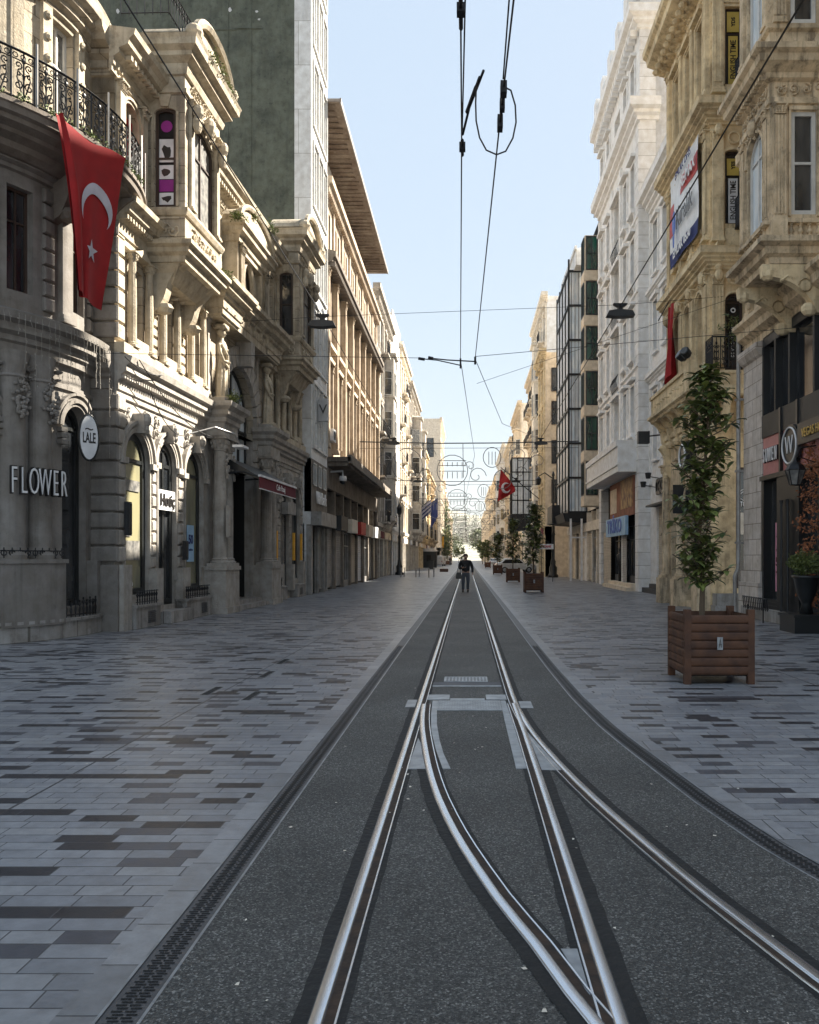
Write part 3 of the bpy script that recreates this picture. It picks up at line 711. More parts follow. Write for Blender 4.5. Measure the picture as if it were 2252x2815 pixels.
for (x, y, lb) in ((-1.6, 9.25, 'slot grate in the left paving nearest the camera'), (-2.18, 9.6, 'slot grate in the left paving beside the long joint'), (-1.86, 11.0, 'slot grate in the left paving, second farthest'), (-2.0, 9.0, None), (-1.95, 12.4, 'farthest slot grate in the left paving')):
    if lb is None: continue
    x -= .9; t = thing('slot_grate', lb, 'drain grate', (x, y, 0), group='small slot grates in the left paving')
    mb = MB(); mb.box(-.05, .05, -.6, 0, 0, .003); mb.build('grate_frame', 'castiron', t)
    mb = MB()
    for i in range(14): mb.box(-.035, .035, -.03-i*.041-.02, -.03-i*.041, .002, .0045)
    mb.build('grate_slots', 'slot', t)

# ================================================================= LEFT SIDE
HEAD = [(.0, .10, .07), (.10, .2, .045)]
def rust_strip(mb, u0, u1, z0, z1, h, d=.08):
    n = max(1, int(round((z1-z0)/h))); s = (z1-z0)/n
    for i in range(n): mb.blk(u0, u1, z0+i*s+.018, z0+(i+1)*s-.018, d, .03)
def lite_box(mb, u0, u1, d0, d1, z0, z1): mb.box(u0, u1, d0, d1, z0, z1)
# ---------------- bow-fronted corner building
fb = thing('corner_building', 'bow fronted grey and beige building with ornate curved balcony at the left edge', 'building', (-11.5, 17.3, 0), 90)
B = Bow(3.35); Rb = 3.35
def A(deg): return R(deg)*Rb
ARCH1 = (A(-58), A(-38), .6, 4.75, 'a'); ARCH2 = (A(-11.5), A(4), .6, 4.75, 'a')
mb = MB(B)
wallp(mb, A(-80), A(13), .0, 6.2, [ARCH1, ARCH2], .3, seg=.3)
mb.build('ground_floor_wall', 'stone_grey', fb)
mb = MB(B)
UW = [(A(-52), A(-42), 6.7, 8.7, 'r'), (A(-7), A(2.5), 6.7, 8.7, 'r'), (A(-33), A(-24), 6.7, 8.7, 'r')]
wallp(mb, A(-80), A(13), 6.2, 9.4, UW, .3, seg=.3); mb.build('first_floor_wall', 'stone_grey', fb)
UW2 = [(A(-16), A(-5.5), 9.9, 12.4, 'r'), (A(-58), A(-46), 9.9, 12.4, 'r')]
mb = MB(B); wallp(mb, A(-80), A(13), 9.4, 13.2, UW2, .3, seg=.3)
mb.mould([(A(-80+i*4), 0) for i in range(24)], cprof(12.5, 13.3, .4)); mb.build('upper_wall', 'stone', fb)
for w in UW: window(fb, w[0]+.02, w[1]-.02, w[2], w[3], 'r', 'mt', 'brown_frame', 'glass', -.2, B)
for w in UW2: window(fb, w[0]+.02, w[1]-.02, w[2], w[3], 'r', 'mt', 'white_frame', 'curtain', -.2, B)
for (w, gm, st) in ((ARCH1, 'glass', 't'), (ARCH2, 'glass', 't')): window(fb, w[0]+.01, w[1]-.01, w[2], w[3], 'a', st, 'blackpaint', gm, -.22, B, 'shop_window', .12)
mb = MB(B)
for w in (ARCH1, ARCH2): archiv(mb, w[0], w[1], w[3], [(0, .07, .05), (.07, .15, .09), (.15, .22, .06), (.22, .27, .11)], 16)
for a in (-58, -38, -11.5, 4):
    for z in (3.95, 4.08, 4.2): mb.box(A(a)-.15 if a in (-58, -11.5) else A(a)-.02, A(a)+.02 if a in (-58, -11.5) else A(a)+.25, 0, .12, z-.045, z+.045)
# paired shafts on a pedestal
for a in (-31.5, -22, ): 
    u = A(a); r = .23
    mb.lathe(u, .02, [(r*1.25, 1.58), (r*1.3, 1.66), (r*1.1, 1.74), (r, 1.82), (r*.97, 5.0), (r*1.1, 5.03), (r*.95, 5.08), (r*1.3, 5.5)], 14, 0, PI)
relief(mb, A(-38), A(-14), 5.05, 5.5, 3, 7, .2, .17)
relief(mb, A(-62), A(-54), 5.0, 5.5, 5, 2, .15, .15)
mb.mould([(A(-80+i*3), 0) for i in range(32)], [(0, 5.5), (.1, 5.52), (.1, 5.66), (.16, 5.7), (.16, 5.8), (.28, 5.86), (.28, 6.0), (.4, 6.06), (.42, 6.2), (.3, 6.26), (.1, 6.32), (0, 6.34)])
mb.mould([(A(-80+i*3), 0) for i in range(32)], [(0, 5.02), (.05, 5.03), (.05, 5.12), (0, 5.14)])
mb.build('cornice_and_columns', 'stone_grey', fb)
mb = MB(B)
for a0, a1 in ((-40.5, -36), (-20.5, -16), (5, 9)): rust_strip(mb, A(a0), A(a1), 6.45, 8.9, .3, .08)
for a in (-62, -11): pilaster(mb, A(a), .3, 6.35, 9.0, .12)
mb.mould([(A(-80+i*3), 0) for i in range(32)], cprof(8.95, 9.4, .3, 3)); mb.build('quoins', 'stone_grey', fb)
mb = MB(B)
pilaster(mb, A(-36), .9, 9.75, 12.5, .1, panel=True, cap=False)
for a in (-19.5, -2.5):
    mb.box(A(a)-.11, A(a)+.11, 0, .1, 9.75, 12.5)
    for i in range(6): mb.ell((A(a), .12, 10.2+i*.42), (.075, .05, .085), 7, 4)
mb.build('pilasters', 'stone_trim', fb)
# pedestal, shop plinth, grape swags
mb = MB(B); mb.box(A(-37), A(-15.5), 0, .3, .3, 1.5, 6); mb.box(A(-37.6), A(-15), 0, .34, 1.5, 1.58, 6); mb.box(A(5), A(11), 0, .22, .3, 1.55, 2)
mb.build('pedestal', 'stone_grey', fb)
mb = MB(B); mb.box(A(-80), A(10.5), -.1, .25, 0, .34, 26); mb.box(A(-80), A(10.7), -.1, .3, .34, .4, 26); mb.build('plinth', 'marble', fb)
for a in (-30.8, -20.6):
    mb = MB(B); rn = random.Random(int(a*10))
    for i in range(46):
        t = rn.random(); w = .17*math.sin(PI*(.12+.83*t))+.02; q = rn.uniform(-1, 1)
        mb.ell((A(a)+q*w, .24+.09*(1-q*q), 4.95-t*.72), (.038, .038, .038), 6, 4)
    mb.tube([(A(a)+.06*math.cos(k), .25, 4.98+.05*math.sin(k)) for k in range(6)], .018, 5, True)
    mb.build('grape_swag', 'stone_grey', fb)
# low wrought iron cresting on the plinth
mb = MB(B)
for i in range(40):
    u = A(-78)+i*.13; h = .3+.05*(i % 2)
    if u > A(9): break
    mb.tube([(u, .2, .4), (u, .2, .4+h)], .012, 4)
    for s in (-1, 1): mb.tube([(u+s*.05*math.sin(k*.8)*(.3+k*.12), .2, .45+h*.8*k/6) for k in range(7)], .011, 4)
    mb.ell((u, .2, .42+h), (.022, .022, .03), 5, 3)
mb.tube([(A(-78+i*3), .2, .45) for i in range(30)], .014, 4); mb.build('plinth_cresting', 'iron', fb)
mb = MB(B)
for i in range(9):
    u = A(-36)+i*.14; mb.tube([(u, .27, 1.6), (u, .27, 1.8)], .012, 4); mb.tube([(u+.05*math.cos(k), .27, 1.7+.05*math.sin(k)) for k in range(7)], .012, 4)
mb.tube([(A(-37+i*3), .27, 1.74) for i in range(8)], .012, 4); mb.build('pedestal_cresting', 'iron', fb)
# balcony: R 4.35
Bb = Bow(4.35)
def Ab(deg): return R(deg)*4.35
mb = MB(Bb); P = [(Ab(-70+i*3.4), 0) for i in range(30)]
mb.mould(P, [(-1.3, 9.42), (-.3, 9.42), (-.12, 9.47), (-.1, 9.55), (.0, 9.57), (.02, 9.68), (.06, 9.7), (.06, 9.78), (-1.3, 9.8)])
mb.mould(P, [(-1.3, 9.1), (-.75, 9.12), (-.6, 9.2), (-.55, 9.3), (-.35, 9.36), (-.3, 9.43), (-1.3, 9.44)])
mb.build('balcony_slab', 'stone_dark', fb)
mb = MB(B)
for a in (-66, -44, -14, 10): console(mb, A(a), .34, 8.3, 9.43, .95)
mb.build('balcony_bracket', 'stone_dark', fb)
mb = MB(Bb); n = 17
for i in range(n):
    a, b = Ab(-66+i*5.5), Ab(-66+(i+1)*5.5)
    scroll_panel(mb, a+.02, b-.0, -.04, 9.84, 10.72, .014)
    s2 = (b-a)
    for k in range(3): 
        cc = a+s2*(k+.5)/3; mb.tube([(cc+.045*math.cos(w), -.04, 10.62+.045*math.sin(w)) for w in range(7)], .011, 4)
mb.tube([(Ab(-66+i*2), -.04, 10.72) for i in range(48)], .028, 4); mb.tube([(Ab(-66+i*2), -.04, 9.86) for i in range(48)], .02, 4); mb.tube([(Ab(-66+i*2), -.04, 10.55) for i in range(48)], .014, 4)
mb.build('balcony_railing', 'iron', fb)
mb = MB(Bb)
for i in range(0, n, 2): mb.tube([(Ab(-66+i*5.5), .03, 9.7), (Ab(-66+i*5.5), .03, 10.95)], .022, 5)
mb.build('balcony_post', 'shutter', fb)
rn = random.Random(4)
mb = MB(Bb)
for i in range(60):
    a = -50+rn.random()*60; tuft(mb, (Ab(a), .0, 9.84), .09+.06*rn.random(), 9, rn, 0, .045)
tag(mb.build('balcony_weeds', 'leaf_bright', None, loc=(-11.5, 17.3, 0), rot=(0, 0, R(90))), 'scruffy green weeds growing along the foot of the curved balcony railing', 'weeds')
# FLOWER sign, oval sign, string lights, display shelves
sg = thing('shop_sign', 'FLOWER in tall white letters on the grey column pair', 'sign', (-11.5, 17.3, 0), 90)
for i, ch in enumerate('FLOWER'):
    a = R((-34.2, -31.4, -28.4, -24.9, -21.3, -18.3)[i]); q = 3.35+.42
    p = (q*math.sin(a), -q*math.cos(a), 3.03)
    t = text('letter', ch, .74, 'letter_white', sg, p, (90, 0, math.degrees(a)), .012, .36, off=-.012)
    k = text('letter_back', ch, .74, 'letter_dark', t, (0, 0, -.05), (0, 0, 0), .035, 1, off=.012)
os_ = thing('oval_sign', 'hanging oval white shop sign with dark lettering on the bow front', 'sign', (-7.86, 17.0, 4.1), 50)
mb = MB(); mb.tube([(.2*math.cos(w*PI/12), .03, .47*math.sin(w*PI/12)) for w in range(24)], .03, 5, True); mb.build('rim', 'blackpaint', os_, True)
mb = MB(); mb.prism([(.2*math.cos(w*PI/12), .47*math.sin(w*PI/12)) for w in range(24)], .0, .05); mb.build('sign_face', 'sign_white', os_)
text('lettering', 'LALE', .3, 'letter_dark', os_, (0, -.055, -.02), (90, 0, 0), .004, .42, off=.006); text('flourish', '~', .3, 'letter_dark', os_, (0, -.055, .18), (90, 0, 0), .004, 1)
mb = MB(); mb.tube([(0, .03, .47), (0, .03, .8)], .012, 4); mb.build('hanger', 'iron', os_)
M['lamp_wire'] = plain('pale_fairy_light_wire', (.3, .28, .25), .5)
rn = random.Random(11); mb = MB(Bow(3.35)); k = 0
for i in range(40):
    u = A(-60)+i*.11+rn.uniform(-.03, .03); Lg = rn.choice((.35, .6, .9, 1.2, 1.5)) if u < A(4) else rn.choice((1.2, 1.9, 2.5)); pts = []; zz = 6.15
    if u > A(10): break
    for j in range(int(Lg/.1)):
        pts.append((u+rn.uniform(-.018, .018), .46, zz-.1*j))
        if j % 2: mb.ell((u+rn.uniform(-.03, .03), .47, zz-.1*j), (.011, .011, .018), 4, 3)
    mb.tube(pts, .0045, 3)
tag(mb.build('string_lights', 'lamp_wire', None, loc=(-11.5, 17.3, 0), rot=(0, 0, R(90))), 'unlit icicle string lights hanging from the curved grey cornice', 'string lights')
ds = thing('display_shelf', 'white display shelves with dark shoes behind the left edge shop window', 'shelf', (-11.5, 17.3, 0), 90)
mb = MB(B); mb.box(A(-57), A(-39), -.21, -.2, .7, 2.55, 4)
for z in (.75, 1.15, 1.55, 1.95, 2.35): mb.box(A(-57), A(-39.3), -.2, -.08, z, z+.03, 4)
mb.build('shelf_board', 'sign_white', ds)
mb = MB(B)
for z in (.78, 1.18, 1.58, 1.98):
    for a in (-54, -49.5, -45, -41.5): mb.ell((A(a), -.12, z+.05), (.09, .05, .045), 8, 4); mb.ell((A(a)-.06, -.12, z+.09), (.035, .04, .06), 6, 4)
mb.build('shoe', 'letter_dark', ds)

# ---------------- arcade building (long ornate facade)
ab = thing('arcade_building', 'long ornate limestone arcade building with oriels, caryatids and a tall portal', 'building', (-7.7, 17.9, 0), 87.99)
LN = 17.1
GO = [(.42, 1.72, .75, 4.5, 'a'), (2.2, 3.35, .42, 4.5, 'a'), (4.0, 5.3, .75, 4.5, 'a')]
GO2 = [(LN-b, LN-a, zb, zt, k) for a, b, zb, zt, k in reversed(GO)]
PORT = (6.85, 10.25, .0, 7.75, 'a')
UWc = [1.07, 2.78, 4.65]; UO = [(c-.36, c+.36, 6.62, 8.25, 'r') for c in UWc+[LN-c for c in reversed(UWc)]]
TO = [(.35, 1.15, 9.95, 11.9, 'a'), (4.45, 5.15, 10.2, 12.0, 'r'), (5.6, 6.3, 10.2, 12.0, 'r'), (LN-6.3, LN-5.6, 10.2, 12., 'r'), (LN-5.15, LN-4.45, 10.2, 12.0, 'r'), (LN-1.15, LN-.35, 9.95, 11.9, 'a')]
mb = MB(); wallp(mb, 0, LN, 0, 5.6, GO+[(PORT[0], PORT[1], 0, 5.6, 'r')]+GO2, .32)
body(mb, 0, LN, 5.6, 10, top=False); mb.build('ground_floor_wall', 'stone_ground', ab)
mb = MB(); wallp(mb, 0, LN, 5.6, 13., UO+[(PORT[0], PORT[1], 5.6, 7.75, 'a')]+TO, .3)
body(mb, 0, LN, 12.9, 10, z0=5.6); mb.build('upper_wall', 'stone', ab)
for w, nm in zip(GO+GO2, ('shop_window', 'shop_door', 'shop_window')*2):
    gm = 'glass_shop' if nm == 'shop_window' and w[0] < 8 else 'glass'
    window(ab, w[0]+.02, w[1]-.02, w[2], w[3]-.02, 'a', 't' if nm == 'shop_window' else 'mt', 'blackpaint', gm, -.11, FLAT, nm, .15)
for w in UO: window(ab, w[0]+.01, w[1]-.01, w[2], w[3], 'r', 'm', 'brown_frame', 'glass', -.24)
for w in TO: window(ab, w[0]+.01, w[1]-.01, w[2], w[3]-.01, w[4], 'mt', 'brown_frame', 'glass', -.24)
# portal infill: door recess and big arched light
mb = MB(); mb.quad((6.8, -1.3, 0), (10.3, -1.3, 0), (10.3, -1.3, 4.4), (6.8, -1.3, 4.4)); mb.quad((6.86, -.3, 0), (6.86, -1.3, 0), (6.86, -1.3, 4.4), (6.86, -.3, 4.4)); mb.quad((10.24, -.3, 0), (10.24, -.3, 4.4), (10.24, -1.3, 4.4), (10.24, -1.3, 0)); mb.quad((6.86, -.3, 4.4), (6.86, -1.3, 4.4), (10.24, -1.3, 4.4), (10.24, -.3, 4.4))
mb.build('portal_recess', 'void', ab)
mb = MB()
for i in range(7):
    u = 7.0+i*.52; mb.box(u-.03, u+.03, -.95, -.88, .3, 3.9)
for z in (.3, 1.3, 2.3, 3.3, 3.85): mb.box(6.9, 10.2, -.94, -.89, z, z+.06)
mb.build('portal_gate', 'iron', ab)
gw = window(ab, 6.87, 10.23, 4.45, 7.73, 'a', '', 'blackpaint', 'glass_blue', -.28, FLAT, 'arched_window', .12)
mb = MB()
for u in (7.75, 8.55, 9.35): mb.box(u-.035, u+.035, -.27, -.2, 4.5, 7.6 if u == 8.55 else 5.9)
mb.box(6.95, 10.15, -.27, -.19, 5.75, 5.84)
mb.tube([(8.55+.8*math.cos(w*PI/12), -.23, 5.85+.8*math.sin(w*PI/12)) for w in range(13)], .035, 4)
for w in (45, 135): mb.tube([(8.55+.8*math.cos(R(w)), -.23, 5.85+.8*math.sin(R(w))), (8.55+1.55*math.cos(R(w)), -.23, 6.05+1.5*math.sin(R(w)))], .03, 4)
mb.build('glazing_bar', 'blackpaint', ab)
# trims of the ground floor
mb = MB()
for a, b, zb, zt, k in GO+GO2:
    archiv(mb, a, b, zt, [(0, .06, .04), (.06, .12, .08), (.12, .19, .05), (.19, .27, .12)], 16)
    archiv(mb, a, b, zt, [(.0, .05, .06)], 16, zb=zb+.6)
    sp = spring(a, b, zt, 'a'); mb.box(a-.3, a, 0, .14, sp-.14, sp); mb.box(b, b+.3, 0, .14, sp-.14, sp)
    c = (a+b)/2; mb.prism([(c-.1, zt-.02), (c+.1, zt-.02), (c+.17, zt+.42), (c-.17, zt+.42)], 0, .26); mb.ell((c, .26, zt+.3), (.14, .1, .16), 8, 5); mb.ell((c, .22, zt+.1), (.09, .1, .12), 8, 5)
    for s in (-1, 1): relief(mb, c+s*.55-.22, c+s*.55+.22, zt+.0, zt+.55, int(a*7)+s, 2, .09, .16)
for c0 in (0, LN):
    s = 1 if c0 == 0 else -1
    rust_strip(mb, min(c0, c0+s*.36), max(c0, c0+s*.36), 1.5, 5.2, .37, .1)
for a, b in ((1.85, 2.1), (3.5, 3.85)):
    for x0, x1 in ((a, b), (LN-b, LN-a)): rust_strip(mb, x0, x1, 1.35, 3.7, .3, .06)
for a, b in ((1.76, 2.17), (3.4, 3.95)):
    for x0, x1 in ((a, b), (LN-b, LN-a)): mb.box(x0, x1, 0, .2, .3, 1.35)
for x0, x1 in ((-.02, .4), (LN-.4, LN+.02)): mb.box(x0, x1, 0, .22, 0, 1.45)
E1 = [(0, 5.14), (.05, 5.16), (.05, 5.28), (.09, 5.3), (.09, 5.5), (.15, 5.54), (.15, 5.62), (.27, 5.7), (.27, 5.82), (.36, 5.88), (.4, 6.02), (.1, 6.1), (0, 6.12)]
for x0, x1 in ((0, 5.4), (11.7, LN)):
    mb.mould([(x0, 0), (x1, 0)], E1); dentils(mb, x0, x1, 5.54, 5.62, .14, .22, .06, .06)
mb.build('ground_floor_mouldings', 'stone_ground', ab)
# pier on the corner turning towards the camera
side = Face(0, -.0, -90)
mb = MB(side)
wallp(mb, -.62, 0, 0, 9.3, []); rust_strip(mb, -.62, 0.1, 1.5, 5.2, .37, .06); rust_strip(mb, -.62, .1, 6.4, 9.0, .37, .06); mb.box(-.62, .12, 0, .1, 0, 1.45)
mb.mould([(-.62, 0), (.0, 0)], E1)
mb.build('corner_pier', 'stone_grey', ab)
mb = MB(); rust_strip(mb, 0, .36, 6.4, 9.0, .37, .08)
for u in (.62, 1.52, 2.33, 3.23, 4.2, 5.1):
    for uu in (u, LN-u): column(mb, uu, .12, .095, 6.35, 8.5, 10)
for u in (1.93, 3.72):
    for uu in (u, LN-u): rust_strip(mb, uu-.17, uu+.17, 6.45, 8.15, .26, .09); relief(mb, uu-.17, uu+.17, 8.15, 8.5, int(u*5), 1, .1, .12)
for x0, x1 in ((0, 5.45), (LN-5.45, LN)): mb.box(x0, x1, 0, .22, 6.1, 6.33)
for c in UWc+[LN-c for c in UWc]: mb.box(c-.42, c+.42, 0, .16, 6.33, 6.6); mb.prism([(c-.5, 8.5), (c+.5, 8.5), (c, 8.72)], 0, .2)
E2 = [(0, 8.55), (.06, 8.57), (.06, 8.72), (.1, 8.74), (.1, 9.0), (.18, 9.04), (.18, 9.12), (.34, 9.2), (.36, 9.32), (.48, 9.38), (.5, 9.5), (.1, 9.58), (0, 9.6)]
mb.mould([(0, 0), (5.5, 0), (5.5, .5), (7.0, .5), (7.0, .42), (LN-7.0, .42), (LN-7.0, .5), (LN-5.5, .5), (LN-5.5, 0), (LN, 0)], E2)
mb.box(5.5, LN-5.5, 0, .5, 8.5, 9.1); dentils(mb, 0, LN, 9.04, 9.13, .16, .28, .07, .07)
for i in range(9): console(mb, 5.7+i*.71, .14, 8.72, 9.2, .75, .45)
mb.build('first_floor_colonnade', 'stone_trim', ab)
# portal surround: voussoirs, paired columns on pedestals
mb = MB()
cz = spring(6.85, 10.25, 7.75, 'a'); cu = 8.55; r0 = 1.7
for i in range(15):
    a0, a1 = R(i*12+1), R(i*12+11); q = .62 if i != 7 else .8
    pts = [(cu+r0*math.cos(a0), cz+r0*math.sin(a0)), (cu+(r0+q)*math.cos(a0), cz+(r0+q)*math.sin(a0)), (cu+(r0+q)*math.cos(a1), cz+(r0+q)*math.sin(a1)), (cu+r0*math.cos(a1), cz+r0*math.sin(a1))]
    mb.prism(pts, 0, .14 if i != 7 else .5)
for s in (-1, 1):
    for z0 in range(4): mb.blk(cu+s*(r0+.3)-.28, cu+s*(r0+.3)+.28, 4.5+z0*.4, 4.87+z0*.4, .14)
    base = cu+s*2.4
    mb.box(base-.62, base+.62, 0, .62, 0, 1.25); mb.box(base-.66, base+.66, 0, .66, 1.25, 1.36); mb.box(base-.66, base+.66, 0, .68, 0, .18)
    for k in (-.3, .3): column(mb, base+k, .34, .19, 1.36, 5.1, 14)
    for k in (-.3, .3):
        rn = random.Random(int(base*3+k*10))
        for i in range(22): t = rn.random(); mb.ell((base+k+rn.uniform(-1, 1)*.13*math.sin(PI*(.15+.8*t)), .56, 4.6-t*.7), (.045, .045, .045), 5, 3)
    mb.box(base-.62, base+.62, 0, .58, 5.1, 5.5); mb.mould([(base-.6, 0), (base-.6, .58), (base+.6, .58), (base+.6, 0)], [(0, 5.45), (.06, 5.5), (.06, 5.62), (.16, 5.7), (.16, 5.82), (.28, 5.92), (.3, 6.05), (0, 6.1)])
    mb.box(base-.5, base+.5, 0, .55, 6.05, 6.22)
    for k in (-.48, .48): pilaster(mb, base+k, .2, 6.2, 8.55, .1, cap=True)
mb.build('portal_surround', 'stone_ground', ab)
mb = MB(); mb.box(6.2, 10.8, .1, .55, 0, .14); mb.box(6.6, 10.5, -.9, .3, .14, .27); mb.build('portal_steps', 'marble', ab)
# marble plinths between the piers, vents
mb = MB()
for x0, x1 in ((.42, 1.76), (2.0, 3.5), (3.4, 5.3), (LN-5.3, LN-3.45), (LN-1.75, LN-.42)):
    if x0 == 2.0: mb.box(2.1, 3.6, 0, .42, 0, .3); continue
    mb.box(x0, x1, 0, .3, 0, .48); mb.box(x0-.02, x1+.02, 0, .34, .48, .54)
mb.build('shop_plinth', 'marble', ab)
mb = MB()
for c in (1.25, 4.7, LN-4.7, LN-1.1):
    mb.box(c-.2, c+.2, .3, .305, .1, .38)
    for i in range(6): mb.box(c-.2, c+.2, .3, .325, .11+i*.045, .13+i*.045)
mb.build('vent_grille', 'castiron', ab)
mb = MB()
for x0, x1 in ((.5, 1.7), (3.45, 5.25), (LN-5.2, LN-3.9)):
    n = int((x1-x0)/.13)
    for i in range(n):
        u = x0+(i+.5)*.13; mb.tube([(u, .26, .54), (u, .26, .86)], .011, 4)
        for s in (-1, 1): mb.tube([(u+s*.04*math.sin(k)*(k*.25), .26, .58+.22*k/6) for k in range(7)], .01, 4)
    mb.tube([(x0, .26, .6), (x1, .26, .6)], .012, 4); mb.tube([(x0, .26, .84), (x1, .26, .84)], .012, 4)
mb.build('window_cresting', 'iron', ab)
# upper floor: crowning cornice, panels, balustrade
mb = MB(); E3 = [(0, 12.1), (.06, 12.12), (.06, 12.24), (.1, 12.26), (.1, 12.42), (.22, 12.5), (.22, 12.6), (.42, 12.68), (.45, 12.8), (.55, 12.88), (.58, 13.0), (0, 13.08)]
mb.mould([(-.25, 0), (LN, 0)], E3); dentils(mb, 0, LN, 12.5, 12.6, .2, .36, .09, .09)
for u in (.18, 1.33, 4.25, 5.38, 6.55, 10.55, LN-5.38, LN-4.25, LN-1.33, LN-.18): pilaster(mb, u, .26, 9.6, 12.1, .12, panel=False)
for a, b, zb, zt, k in TO:
    archiv(mb, a, b, zt, [(0, .07, .05), (.07, .13, .09)], 10, kind=k, zb=zb); c = (a+b)/2
    relief(mb, a-.1, b+.1, zb-.42, zb-.08, int(a*3), 3, .08, .14); mb.box(a-.12, b+.12, 0, .14, zb-.08, zb)
mb.build('top_floor_mouldings', 'stone_trim', ab)
# near end wall of the top floor, facing the camera
mb = MB(side); wallp(mb, -.95, 0, 9.3, 12.9, []); mb.box(-.95, .02, 0, .05, 9.6, 9.9)
mb.mould([(-.95, 0), (0, 0)], E3); mb.build('corner_wall', 'stone', ab)
# central aedicule above the portal
mb = MB(); c0, c1 = 7.0, 10.1; dd = .5
mb.mould([(c0, 0), (c0, dd), (c1, dd), (c1, 0)], [(0, 11.2), (.06, 11.22), (.08, 11.4), (.22, 11.48), (.24, 11.6), (.32, 11.66), (.32, 11.74), (0, 11.8)])
mb.box(c0, c0+.55, 0, dd, 9.55, 11.3); mb.box(c1-.55, c1, 0, dd, 9.55, 11.3); mb.box(c0+.55, c1-.55, 0, dd, 11.05, 11.3)
mb.prism([(c0-.1, 11.75), (c1+.1, 11.75)]+[(8.55+1.75*math.cos(R(180*i/12)), 11.8+.75*math.sin(R(180*i/12))) for i in range(1, 12)][::1], -.1, dd+.12)
mb.tube([(8.55+1.8*math.cos(R(180*i/16)), dd+.15, 11.8+.8*math.sin(R(180*i/16))) for i in range(17)], .09, 6)
mb.tube([(8.55+.5*math.cos(R(15*i)), .32, 10.45+.62*math.sin(R(15*i))) for i in range(24)], .09, 6, True)
mb.tube([(8.55+.7*math.cos(R(15*i)), .28, 10.45+.8*math.sin(R(15*i))) for i in range(24)], .06, 6, True)
for s in (-1, 1):
    for j in range(7):
        mb.tube([(8.55+s*(.8+.22*j*(1-k/10)), .25+.05*math.sin(k), 9.75+1.25*(k/10)**.7-.1*j) for k in range(11)], .05, 5)
    relief(mb, 8.55+s*1.5-.5, 8.55+s*1.5+.5, 9.65, 10.1, 33+s, 4, .35, .22)
    for k in (0, 1): pilaster(mb, c0+.27 if s < 0 else c1-.27, .34, 9.6, 11.2, dd+.08)
mb.build('central_gable', 'stone_trim', ab)
mb = MB(); mb.prism([(8.55+.5*math.cos(R(15*i)), 10.45+.62*math.sin(R(15*i))) for i in range(24)], .0, .2); mb.build('oval_pane', 'glass', ab)
